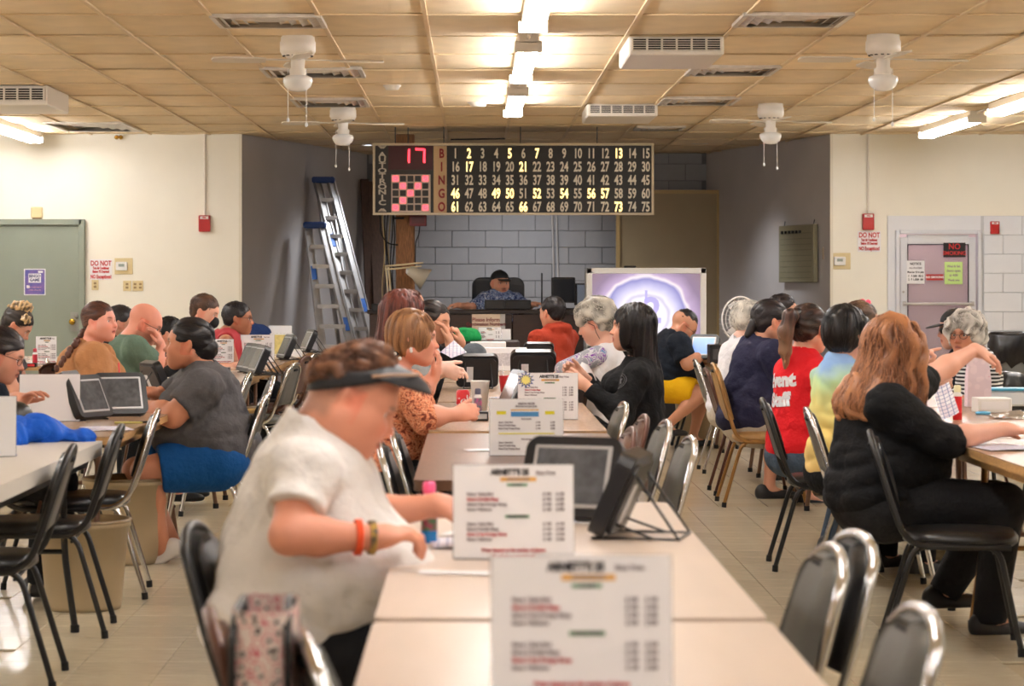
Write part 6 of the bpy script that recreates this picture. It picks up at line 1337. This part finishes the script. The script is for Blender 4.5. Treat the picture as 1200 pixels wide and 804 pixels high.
# ============================================================ things on the tables
orangeh = mat('highlight_orange', (222,170,92), .6); greenh = mat('highlight_green', (110,150,116), .6); yelh = mat('highlight_yellow', (226,214,40), .6); blueh = mat('highlight_blue', (70,136,190), .6); redg = mat('print_red', (180,70,76), .7)
def onT(px, D, z=TZ): x = (px-555)*D/F; return Vector((x, D, z))
LINES = (('Game 1 Early Bird','$ 100','$ 150'),('Game 2 Double Bingo','$ 100','$ 200'),('Game 3 Any Postage Stamp','$ 100','$ 250'),('Game 4 Blackout','$ 150','$ 500'))
def sign_card(px, D, wm, hm, label, rz=0, kind=0, lean=.10, back=False, z=TZ):
    p = onT(px, D, z); o = empty('table_sign', p, rz, label=label, cat='sign', group='price cards standing on the tables')
    R = Matrix.Rotation(-lean, 4, 'X'); MB().box((0,0,hm/2+.003),(wm,.003,hm)).build('sheet', wpaper, o).matrix_local = R
    h = MB(); h.box((0,.003,hm/2+.003),(wm+.006,.002,hm+.004)); h.v = [tuple(R @ Vector(v)) for v in h.v]; h.box((0,.04,.0015),(wm,.09,.003)).build('acrylic_stand', mat('clear_acrylic', (230,232,234), .1, trans=.8), o)
    if back: return o
    def tx(s, x, fz, sz, mm, cx=True, sx=.85, b=.0006): 
        q = text_on(s, sz*hm, mm, o, R @ facing((x*wm,-.0025,hm*fz)), cx=cx, sx=sx, bold=b)
    def bar(x, fz, w_, h_, mm):
        m = MB(); m.box((x*wm,-.002,hm*fz),(w_*wm,.0006,h_*hm)); m.v = [tuple(R @ Vector(v)) for v in m.v]; m.build('highlight_bar', mm, o)
    if kind in (0, 2):
        tx("ARNETT'S 25", -.03 if kind == 0 else .02, .935, .085, blackt, b=.0012); tx('Bingo Prizes', .27, .93, .05, greyt)
        bar(.04,.86,.30,.045,orangeh); bar(.03,.80,.17,.03,greenh); tx('MUST BE 18 TO PLAY', .04,.86,.03,greyt); tx('ALL GAMES',.03,.80,.026,blackt)
        for b_, z0 in ((0,.70),(1,.38)):
            for i,(a,b,c_) in enumerate(LINES):
                zz = z0-.055*i; tx(a,-.39,zz,.045,redg if i == 1+b_ else greyt,False); tx(b,.28,zz,.045,greyt); tx(c_,.39,zz,.045,greyt)
        bar(.03,.46,.20,.035,greenh); tx('SECOND SESSION',.03,.46,.03,blackt)
        tx('Prizes depend on the number of players',.0,.10,.05,redg); tx('No refunds on any cards sold',.0,.045,.045,redg)
        if kind == 2:
            m = MB(); c = (-.37*wm,-.003,.86*hm); pts = []
            for i in range(24): rr = (.024 if i%2 else .042); a = 2*PI*i/24; pts.append((c[0]+rr*math.cos(a), c[2]+rr*math.sin(a)*.95))
            m.prism(pts,-.0035,-.0028,fn=lambda x,y,z_: tuple(R @ Vector((x,z_,y)))); m.build('star_burst', mat('burst_blue', (50,80,150), .6), o)
            m = MB(); pts = [(c[0]+(p_[0]-c[0])*.72, c[2]+(p_[1]-c[2])*.72) for p_ in pts]; m.prism(pts,-.0042,-.0036,fn=lambda x,y,z_: tuple(R @ Vector((x,z_,y)))); m.build('star_burst', mat('burst_yellow', (240,230,130), .6), o)
    else:
        tx('SESSION PRICES',.0,.93,.05,greyt); tx('Electronics and paper packs',.0,.885,.04,greyt)
        bar(-.34,.77,.13,.06,yelh); bar(.32,.77,.13,.06,yelh); bar(-.02,.745,.38,.085,blueh); bar(-.02,.82,.38,.02,orangeh)
        for z0 in (.6,.24):
            tx('Pack includes',0,z0+.06,.04,greyt)
            for i,(a,b,c_) in enumerate(LINES[:3]): tx(a,-.38,z0-.055*i,.04,greyt,False); tx(b,.16,z0-.055*i,.04,greyt); tx(c_,.36,z0-.055*i,.04,greyt)
        bar(0,.40,.76,.02,yelh)
    return o
sign_card(682, 3.75, .279, .216, 'nearest price card at the bottom of the photo, cropped by its edge', .01)
sign_card(602, 5.62, .279, .216, 'second price card, left of the near tablets on the pale table', .02)
sign_card(617, 8.95, .272, .208, 'price card with a blue bar and yellow highlights on the brown table', .03, 1)
sign_card(642, 11.3, .279, .216, 'price card with a yellow starburst on the oak edged table', -.04, 2)
sign_card(58, 11.15, .275, .215, 'blank white back of a card left of the tablets on the left row', .08, back=True); sign_card(-14, 8.9, .20, .22, 'white card cut by the left edge beside the blue cloth', .1, back=True)
sign_card(301.5, 19.4, .272, .216, 'lettered card on the oak edged table left of the ladders', .0, 0); sign_card(54, 18.9, .16, .215, 'small card with fine print on the table before the green door', .1, 0)
sign_card(261, 19.0, .17, .19, 'half hidden white card right of the masked man', .1, 0); sign_card(328, 21.6, .21, .25, 'plain white card standing behind the yellow one', .0, back=True)
o = sign_card(330, 21.2, .2, .19, 'yellow printed card on the far table by the ladders', .0, back=True); MB().box((0,-.006,.095),(.19,.002,.17)).build('yellow_print', mat('yellow_flyer', (226,208,130), .6, nz=.25, ns=25), o)
sign_card(574, 19.0, .18, .10, 'small upright card on the dark case under the desk sign', 0, 0, z=at(0,399,19).z); sign_card(593, 19.05, .08, .085, 'tiny folded card right of the small upright card', .3, back=True, z=at(0,399,19).z)
def wbox(px, D, w_px, h_px, dp, label, m, name='box', cat='box', z=None, face=None):
    k = D/F; p = onT(px, D, TZ if z is None else z); o = empty(name, p, random.uniform(-.05,.05), label=label, cat=cat)
    MB().box((0,dp/2,h_px*k/2),(w_px*k,dp,h_px*k),bev=.004).build('body', m, o); MB().box((0,-.0015,h_px*k/2),(w_px*k*.8,.003,h_px*k*.55)).build('printed_label', face or wpaper, o); return o
wbox(572, 18.3, 42, 29, .2, 'long white box behind the left black tablet', wpaper); wbox(592, 17.5, 51, 27, .12, 'white lettered box between the two black tablets', wpaper, face=mat('faint_print', (206,204,208), .6, nz=.3, ns=80))
# ---- bingo tablets on wire stands. local: screen faces -y, leans back
bezel = mat('silver_bezel', (178,178,180), .3, .5); scr_off = mat('tablet_screen', (84,86,90), .15, nz=.4, ns=30); scr_on = mat('tablet_screen_lit', (90,130,200), .2, emit=.5, ecol=(120,160,230))
def tablet_proto(screen, w=.255, h=.205):
    o = empty('bingo_tablet'); R = Matrix.Translation((0,0,.012)) @ Matrix.Rotation(-.42, 4, 'X'); 
    def bd(m, n, mm, par=o): m.v = [tuple(R @ Vector(v)) for v in m.v]; return m.build(n, mm, par)
    poly = rrect(w, h, .03, 5); poly = [(x, y+(.012*(1-(x/(w/2))**2) if y > 0 else 0)+h/2) for x, y in poly]
    m = MB(); m.prism(poly,-.018,.022,fn=lambda x,y,z: (x,z,y)); bd(m,'housing',mat('tablet_black', (30,30,33), .3))
    m = MB(); q = [(x*.88,(y-h/2)*.86+h/2) for x,y in poly]; m.prism(q,.02,.034,fn=lambda x,y,z: (x,z,y)); bd(m,'rear_cover',mat('tablet_rear', (38,38,40), .35))
    m = MB(); m.box((0,-.019,h/2+.002),(w*.80,.006,h*.80),bev=.003); bz_ = bd(m,'bezel',bezel); m = MB(); m.box((0,-.0225,h/2+.002),(w*.72,.003,h*.70)); bd(m,'screen',screen,bz_)
    m = MB(); m.box((w*.18,.036,h*.45),(.04,.003,.10)).box((w*.18,.0375,h*.40),(.03,.001,.03)); bd(m,'asset_label',wpaper)
    for sx in (-1,1):
        m = MB(); a = R @ Vector((sx*w*.30,.03,h*.82)); b = Vector((sx*w*.34,.20,.004)); c = R @ Vector((sx*w*.30,.03,h*.2)); d = Vector((sx*w*.34,-.01,.004))
        m.tube([a,b],.0035,6).tube([c,Vector((sx*w*.34,.14,.004)),b],.003,6); m.tube([d,b+(d-b)*.25],.003,5); m.build('stand_wire', blackm, o)
    m = MB(); m.tube([(-w*.34,.20,.004),(w*.34,.20,.004)],.0035,6); m.build('stand_bar', blackm, o); return o
TB = {'off': tablet_proto(scr_off), 'on': tablet_proto(scr_on)}; tu = set()
def tablet(px, D, rz, label, kind='off', dx=0, sc=1):
    src = TB[kind]; o = src if kind not in tu else copy_tree(src); tu.add(kind); o.location = onT(px, D)+Vector((dx,0,0)); o.rotation_euler.z = math.radians(rz); o.scale = (sc,)*3
    return tag(o, label, 'tablet', 'black bingo tablets on wire stands')
tablet(664, 6.45, -22, 'nearest black tablet, behind the second price card', sc=1.08); tablet(706, 6.15, -104, 'second black tablet, its wire legs nearest the right edge of the pale table', sc=1.05)
tablet(143, 11.5, 22, 'tablet with silver bezel that the woman in grey touches'); tablet(112, 11.25, 62, 'tablet seen edge on, left of the one with the silver bezel'); tablet(97, 11.8, 80, 'leftmost dark tablet behind the blank white card')
tablet(192, 13.4, 118, 'black tablet leaning beside the chin of the woman in grey')
tablet(284, 17.1, -68, 'first of the three black tablets in a row left of the lettered card'); tablet(290, 16.9, -70, 'middle of the three black tablets in a row left of the lettered card'); tablet(296, 16.6, -72, 'third of the three black tablets, nearest the lettered card')
tablet(330, 19.9, -70, 'black tablet right of the lettered card'); tablet(356, 22.0, -72, 'farthest black tablet of the left row, against the ladders')
tablet(559, 14.75, 182, 'left one of the two upright black tablets seen from behind'); tablet(625, 14.9, 178, 'right one of the two upright black tablets seen from behind', sc=1.1)
tablet(592, 11.9, -75, 'black tablet leaning left of the starburst card'); tablet(632, 18.4, 175, 'small black tablet behind the right upright one', sc=.9)
tablet(823, 19.9, -25, 'tablet with a lit blue screen before the man in yellow shorts', 'on')
# ---- drinks and daubers
def dauber(px, D, cap_c, top_c, mid_c, bot_c, label, s=1.0, z=TZ):
    o = empty('ink_dauber', onT(px, D, z), label=label, cat='dauber', group=None); n = 20
    MB().lathe([(0,0),(.0185*s,0),(.0195*s,.004),(.0195*s,.03*s)], n).build('base', mat('ink_%d%d%d'%bot_c, bot_c, .2, spec=.6), o)
    MB().lathe([(.0195*s,.03*s),(.0195*s,.10*s)], n).build('printed_sleeve', mat('sleeve_%d%d%d'%mid_c, mid_c, .4, nz=.5, ns=60, col2=top_c), o)
    MB().lathe([(.0195*s,.10*s),(.0185*s,.108*s),(.014*s,.114*s),(.014*s,.12*s)], n).build('shoulder', white, o)
    MB().lathe([(.0155*s,.118*s),(.0155*s,.142*s),(.012*s,.147*s),(0,.148*s)], n).build('cap', mat('cap_%d%d%d'%cap_c, cap_c, .35), o); return o
dauber(503, 5.98, (232,90,140), (160,30,90), (60,120,80), (30,130,200), 'pink capped dauber by the hand of the man in the visor', 1.03)
dauber(560, 11.45, (90,90,110), (190,50,130), (50,120,110), (40,120,220), 'purple and green dauber before the white cup', .95); dauber(1122, 11.3, (236,232,190), (210,30,40), (214,34,40), (200,30,36), 'red dauber with a cream cap on the right table', 1.1)
dauber(41, 18.3, (170,30,50), (200,50,70), (190,30,50), (160,20,40), 'red dauber on the table before the green door', .95)
def can(px, D, label):
    o = empty('drink_can', onT(px, D), label=label, cat='can'); MB().lathe([(0,.003),(.026,0),(.033,.008),(.033,.108),(.027,.118),(.026,.121)], 28).build('can_body', mat('can_red', (206,26,32), .3), o); MB().lathe([(.026,.121),(.024,.117),(0,.117)], 24).build('can_lid', alum, o)
    me = text_mesh('Cola', .055, 0, bold=.001); me.materials.clear(); me.materials.append(white)
    for v in me.vertices:
        a = v.co.x/.0336; v.co = Vector((.0336*math.sin(a), -.0336*math.cos(a), .068+v.co.y+v.co.x*.25))
    obj('lettering', me, o)
can(542.5, 11.75, 'red cola can with white script beside the orange sleeve')
def cup(px, D, label, w=.088, h=.17, straw=None, m=None, lid=False, mark=None):
    o = empty('paper_cup', onT(px, D), label=label, cat='cup'); r = w/2; MB().lathe([(0,.002),(r*.72,0),(r,h),(r*1.05,h+.004),(r*.97,h),(r*.7,.01),(0,.01)], 28).build('cup_body', m or mat('foam_white', (228,226,222), .6), o)
    if lid: MB().lathe([(r*1.08,h-.002),(r*1.08,h+.008),(r*.9,h+.014),(0,h+.014)], 24).build('lid', white, o)
    if straw: MB().tube([(0,0,.04),(-.012,-.01,h+.07)],.004,8).build('straw', mat('straw_%d'%straw[0], straw, .4), o)
    if mark:
        me = text_mesh(mark, .05, 0, bold=.001); me.materials.clear(); me.materials.append(redt); R_2 = r*.88+.001
        for v in me.vertices: a = (v.co.x+.018)/R_2; v.co = Vector((R_2*math.sin(a), -R_2*math.cos(a), h*.35+v.co.y))
        obj('lettering', me, o)
    return o
cup(142, 12.7, 'white foam cup with a red straw and a red letter, beside the tan tee', .088, .15, (226,70,80), mark='S'); cup(562.5, 12.0, 'white paper cup behind the dauber on the oak edged table', .095, .15)
cup(591, 14.2, 'red paper cup standing between the two upright black tablets', .062, .09, m=mat('cup_red', (176,32,40), .5), straw=(240,240,240))
wbox(564, 11.2, 17, 11, .04, 'small black box at the foot of the purple and green dauber', blackp, face=mat('silver_print', (170,170,170), .5))
# ---- papers
bingo_paper = mat('bingo_paper', (226,224,226), .6); nt = bingo_paper.node_tree; bk = nt.nodes.new('ShaderNodeTexBrick'); tcn = nt.nodes.new('ShaderNodeTexCoord'); bk.offset = 0; bk.inputs['Scale'].default_value = 45; bk.inputs['Brick Width'].default_value = 1; bk.inputs['Row Height'].default_value = 1; bk.inputs['Mortar Size'].default_value = .08
bk.inputs['Color1'].default_value = (*lin((232,230,232)),1); bk.inputs['Color2'].default_value = (*lin((214,200,210)),1); bk.inputs['Mortar'].default_value = (*lin((120,130,170)),1); nt.links.new(tcn.outputs['Object'], bk.inputs['Vector']); nt.links.new(bk.outputs['Color'], nt.nodes['Principled BSDF'].inputs['Base Color'])
def sheet(pts, label, m=None, name='paper_sheet', cat='paper', th=.0012, curl=.0):
    P4 = [Vector(p) for p in pts]; c = sum(P4, Vector())/4; o = None; mb = MB(); n = 6; n_ = (P4[1]-P4[0]).cross(P4[3]-P4[0]).normalized(); vs = []; fs = []
    for s_ in (0,1):
        for j in range(n+1):
            for i in range(n+1):
                u, v = i/n, j/n; q = P4[0]*(1-u)*(1-v)+P4[1]*u*(1-v)+P4[2]*u*v+P4[3]*(1-u)*v; q = q+n_*(curl*(math.sin(PI*u)*.7+math.sin(2.3*v+1)*.3)+s_*th); vs.append(q-c)
    N1 = (n+1)**2
    for j in range(n):
        for i in range(n): a = j*(n+1)+i; fs.append((a,a+n+1,a+n+2,a+1)); fs.append((N1+a,N1+a+1,N1+a+n+2,N1+a+n+1))
    mb.add(vs, fs, 0, True); o = mb.build(name, m or wpaper); o.location = c; return tag(o, label, cat)
def flat(px, D, w_, l_, rz, label, m=None, z=TZ, curl=0.001):
    p = onT(px, D, z+.0015); R = Matrix.Rotation(rz, 3, 'Z'); return sheet([p+R @ Vector((sx*w_/2, sy*l_/2, 0)) for sx, sy in ((-1,-1),(1,-1),(1,1),(-1,1))], label, m, curl=curl)
flat(533, 5.35, .06, .16, 1.4, 'white napkin strip on the pale table before the second price card'); flat(535, 5.95, .13, .22, .1, 'game sheet on the pale table under the hand of the man in the visor', bingo_paper, curl=.004); flat(548, 6.15, .1, .16, -.3, 'folded white slip behind the pink capped dauber', z=TZ+.006)
flat(570, 9.25, .16, .10, .2, 'white sheet left of the blue barred card on the brown table'); flat(538, 11.4, .22, .28, .05, 'game sheet under the arm of the woman in orange', bingo_paper); flat(612, 10.9, .2, .25, .1, 'clear sheet of cards before the starburst card', bingo_paper)
flat(1178, 9.35, .22, .28, .15, 'game sheet under the forearm of the redhead in black', bingo_paper, curl=.004); flat(1150, 9.6, .12, .2, .6, 'folded paper left of the game sheet on the near right table')
flat(125, 10.6, .2, .3, .3, 'glossy game sheet on the wood edged left table', bingo_paper); flat(180, 14.0, .24, .3, .1, 'paper before the bald man on the left row'); flat(600, 13.4, .2, .2, .4, 'loose sheet near the upright black tablets', bingo_paper); flat(610, 16.4, .15, .2, .1, 'sheet in front of the person in the orange hoodie', bingo_paper)
a = at(517,411,14.3); sheet([at(516,413,14.3), at(529,420,14.2), at(547,413,14.3), at(532,399,14.45)], 'paper card held by the dark haired woman', bingo_paper, curl=.004)
sheet([at(672,446,13.2), at(700,446,12.9), at(690,428,13.0), at(682,424,13.2)], 'white folded paper in the hands of the woman with long black hair', curl=.004)
sheet([at(1092,455,10.9), at(1112,447,10.9), at(1124,483,10.7), at(1104,492,10.7)], 'game card leaning beside the red dauber', bingo_paper, curl=.006); sheet([at(508,411,14.0), at(513,405,14.0), at(516,413,14.0), at(511,419,14.0)], 'thin white slip held near the face of the woman in orange')
# pen lines on the left table
for px, D, lb in ((166, 11.0, 'black pen before the tablet with the silver bezel'), (150, 10.95, 'yellow marker beside the black pen')):
    p = onT(px, D, TZ+.007); MB().tube([p-Vector((.06,0,0)), p+Vector((.05,.01,0)), p+Vector((.065,.012,0))],[.005,.005,.002],8).build('pen', blackp if px > 160 else mat('marker_yellow', (200,190,110), .4), label=lb, cat='pen')
# ---- crumpled cloths and bags
def blob(name, label, cat, prims, m, h=.008, amp=.012, fr=28, seed=3, th=None):
    w1 = wav(seed, 6, fr, (1,1,.6)); V, Q, N = polyg(prims, h, disp=lambda P: amp*w1(P)*.5+amp*.5*np.abs(np.sin(w1(P*1.3)*1.8))); org = V.mean(0); org[2] = V[:,2].min(); o = obj(name, to_mesh(name, V, Q, m, None, org)); o.location = org; return tag(o, label, cat)
def bl(px, py, D, r, k=.04): return ell(np.array(at(px,py,D)), r, None, k)
cut0 = lambda z=TZ: pln((0,0,z+.002), (0,0,-1), .003)
CRZ = at(0,399,19).z; o = empty('dark_case', Vector((onT(570,19.05).x, 19.05, TZ)), label='dark case holding the green cloth and small white cards', cat='case'); MB().box((0,0,(CRZ-TZ)/2),(.52,.26,CRZ-TZ),bev=.01).build('case_body', mat('case_brown', (52,40,38), .5), o); MB().box((0,-.132,(CRZ-TZ)*.6),(.12,.01,.02)).build('case_handle', blackp, o)
blob('blue_cloth', 'crumpled bright blue cloth bag on the white plastic table', 'cloth', [bl(30,508,9.75,(.075,.09,.05)), bl(50,505,9.8,(.08,.09,.05)), bl(72,511,9.8,(.075,.07,.032)), bl(88,516,9.8,(.05,.05,.015)), bl(20,513,9.6,(.035,.05,.055)), cut0()], cloth('bright_blue', (18,86,190), rough=.6), amp=.028, fr=34, h=.006)
blob('black_bag', 'black bag behind the blue cloth at the left edge', 'bag', [bl(18,487,10.4,(.06,.08,.06)), bl(26,490,10.4,(.04,.06,.05)), cut0()], blackv, amp=.008)
blob('green_cloth', 'green cloth heap on the table below the caller desk', 'cloth', [bl(545,391,19.0,(.08,.07,.05)), bl(556,393,19.0,(.04,.06,.045)), bl(550,397,19.0,(.09,.08,.03)), cut0(CRZ)], cloth('kelly_green', (16,130,66)), h=.009)
blob('grey_bag', 'grey bag between the white boxes and the paper card', 'bag', [bl(555,415,16.7,(.09,.08,.07)), bl(555,428,16.7,(.10,.08,.07)), cut0()], cloth('slate', (86,92,98)), h=.009)
blob('dark_bag', 'dark blue backpack beyond the man in the red tank top', 'bag', [bl(302,392,21.5,(.12,.1,.10)), bl(292,388,21.5,(.06,.08,.10)), bl(302,406,21.5,(.12,.1,.06)), cut0()], cloth('backpack_blue', (32,52,96)), h=.011, amp=.008)
blob('foil_tray', 'crumpled silver foil tray on the right table', 'tray', [bl(1188,490,11.4,(.10,.07,.028), .02), bl(1176,492,11.4,(.05,.06,.02), .02), cut0()], mat('foil', (200,196,192), .25, .8), h=.005, amp=.010, fr=120)
# white tub stack, container, tall paper bag on the right table
wbox(1166, 11.9, 40, 17, .16, 'white takeaway box behind the foil tray', white); o = empty('plastic_tub', onT(1182,12.6), label='clear tub with a blue lid behind the foil tray', cat='tub'); MB().box((0,0,.04),(.26,.16,.08),bev=.01).build('tub_body', mat('tub_clear', (214,220,226), .2), o); MB().box((0,0,.086),(.28,.18,.012),bev=.005).build('tub_lid', mat('lid_blue', (70,160,200), .3), o)
MB().tube([Vector((.03*math.cos(a_),.03*math.sin(a_),0)) for a_ in [2*PI*i/16 for i in range(16)]], .008, 6, closed=True).build('tape_roll', mat('tape_blue', (90,170,214), .3), label='small light blue ring left of the white takeaway box', cat='tape').location = onT(1152,11.7,TZ+.01)
pinkp = patterned('pink_spotted_paper', [(0,(206,70,110)),(.10,(222,204,210)),(.5,(214,196,204))], 26, kind='vor')
kb_ = 12.5/F; o = empty('paper_bag', onT(1146,12.5), label='tall white paper bag with pink marks in front of the old woman', cat='bag'); hb = 66*kb_
m = MB(); vs = []; 
for z, w_, d_ in ((0,.062,.045),(hb*.5,.060,.04),(hb*.85,.050,.025),(hb,.045,.006)):
    for sx, sy in ((-1,-1),(1,-1),(1,1),(-1,1)): vs.append((sx*w_,sy*d_,z))
fs = []
for j in range(3):
    for i in range(4): fs.append((j*4+i,j*4+(i+1)%4,(j+1)*4+(i+1)%4,(j+1)*4+i))
fs.append((3,2,1,0)); fs.append((12,13,14,15)); m.add(vs,fs).build('bag_body', pinkp, o); MB().box((0,0,hb-.004),(.092,.016,.012)).build('folded_rim', wpaper, o)
wbox(34, 18.2, 16, 5, .1, 'black case on the table before the green door', blackp, face=redt); wbox(262, 16.5, 14, 10, .08, 'orange and black box behind the shoulder of the woman in grey', blackp, face=mat('orange_print', (226,120,50), .5)); wbox(345, 20.6, 16, 9, .12, 'white container beside the tablet by the ladders', white)
wbox(849, 19.0, 34, 22, .28, 'black case with papers in front of the man in yellow shorts', blackp, face=mat('case_print', (60,60,62), .5)); wbox(835, 20.8, 30, 9, .2, 'dark box behind the lit tablet', blackp); wbox(838, 20.2, 8, 15, .05, 'small white card box behind the lit tablet', white)
# white table fan behind the white haired person
fp = onT(866, 20.6); o = empty('table_fan', fp, .5, label='white caged fan left of the white haired person', cat='fan'); fz = at(0,374,20.6).z-TZ; r0 = .19
for k_ in range(6): rr0 = r0*(k_+1)/6; MB().tube([Vector((rr0*math.cos(a_),-.05+.03*(rr0/r0)**2,fz+rr0*math.sin(a_))) for a_ in [2*PI*i/28 for i in range(28)]], .0035 if k_ < 5 else .008, 5, closed=True).build('cage_ring', white, o)
m = MB()
for i in range(26): a_ = 2*PI*i/26; m.tube([(.02*math.cos(a_),-.052,fz+.02*math.sin(a_)),(r0*math.cos(a_),-.02,fz+r0*math.sin(a_)),(r0*.9*math.cos(a_),.05,fz+r0*.9*math.sin(a_))],.0018,4)
m.build('cage_wires', white, o, kind='stuff')
for i in range(3): a_ = 2*PI*i/3; MB().add([(.03*math.cos(a_),0,fz+.03*math.sin(a_)),(.16*math.cos(a_-.3),.02,fz+.16*math.sin(a_-.3)),(.17*math.cos(a_+.3),-.01,fz+.17*math.sin(a_+.3)),(.05*math.cos(a_+.7),-.02,fz+.05*math.sin(a_+.7))],[(0,1,2,3)]).build('fan_blade', white, o)
MB().lathe([(.035,-.05),(.04,.06),(0,.08)],16,(0,0,fz),ax='y').build('motor', white, o); MB().tube([(0,.03,fz-.03),(0,.02,.02)],.016,8).lathe([(.1,0),(.1,.012),(.02,.025)],20).build('fan_foot', white, o)
# leopard print bag hanging at the bottom left
o = empty('tote_bag', onT(312, 4.0, 0), label='leopard and pink striped bag hanging between the chairs at the bottom left', cat='bag'); zb_ = at(0,706,4.0).z; leo = patterned('leopard', [(0,(26,22,24)),(.26,(214,200,190)),(.52,(190,96,104)),(.62,(214,200,190))], 58, kind='vor')
m = MB(); vs = []; fs = []; n = 16
for j, (z, s_) in enumerate(((.30,.8),(.34,1.0),(.5,1.05),(zb_,.92))):
    for i in range(n): a_ = 2*PI*i/n; ca, sa = math.cos(a_), math.sin(a_); vs.append((math.copysign(abs(ca)**.5,ca)*.055*s_, math.copysign(abs(sa)**.5,sa)*.13*s_, z))
for j in range(3):
    for i in range(n): fs.append((j*n+i,j*n+(i+1)%n,(j+1)*n+(i+1)%n,(j+1)*n+i))
fs.append(tuple(range(n))[::-1]); m.add(vs,fs,0,True).build('bag_body', leo, o); MB().box((.004,-.135,.5),(.022,.004,.36)).build('pink_stripe', mat('pink_cloth', (206,120,126), .8), o)
for sx in (-.045,.045): MB().tube(rounded([(sx,-.12,.60),(sx,-.12,zb_-.02),(sx*.8,.0,zb_+.015),(sx,.10,zb_-.02),(sx,.12,.60)],.05),.007,6).build('strap', blackv, o)
# walker by the trash can
o = empty('walker', (onT(1182,14.6).x, 14.6, 0), .3, label='black folding walker with a black bag near the trash can', cat='walker')
for sx in (-.22,.22):
    MB().tube(rounded([(sx,-.25,.0),(sx,-.12,.86),(sx,.0,.9),(sx,.22,0)],.08),.013,8).build('side_frame', blackm, o); MB().tube([(sx,-.16,.88),(sx,-.02,.91)],.018,8).build('handle_grip', rubber, o)
MB().tube([(-.22,-.16,.6),(.22,.14,.35)],.01,6).tube([(.22,-.16,.6),(-.22,.14,.35)],.01,6).build('cross_brace', blackm, o)
V, Q, N = polyg([ell((0,-.02,.72),(.17,.09,.13),None,.03)], .012, disp=lambda P: .008*wav(4,5,40)(P)); obj('bag', to_mesh('bag', V, Q, blackv), o)
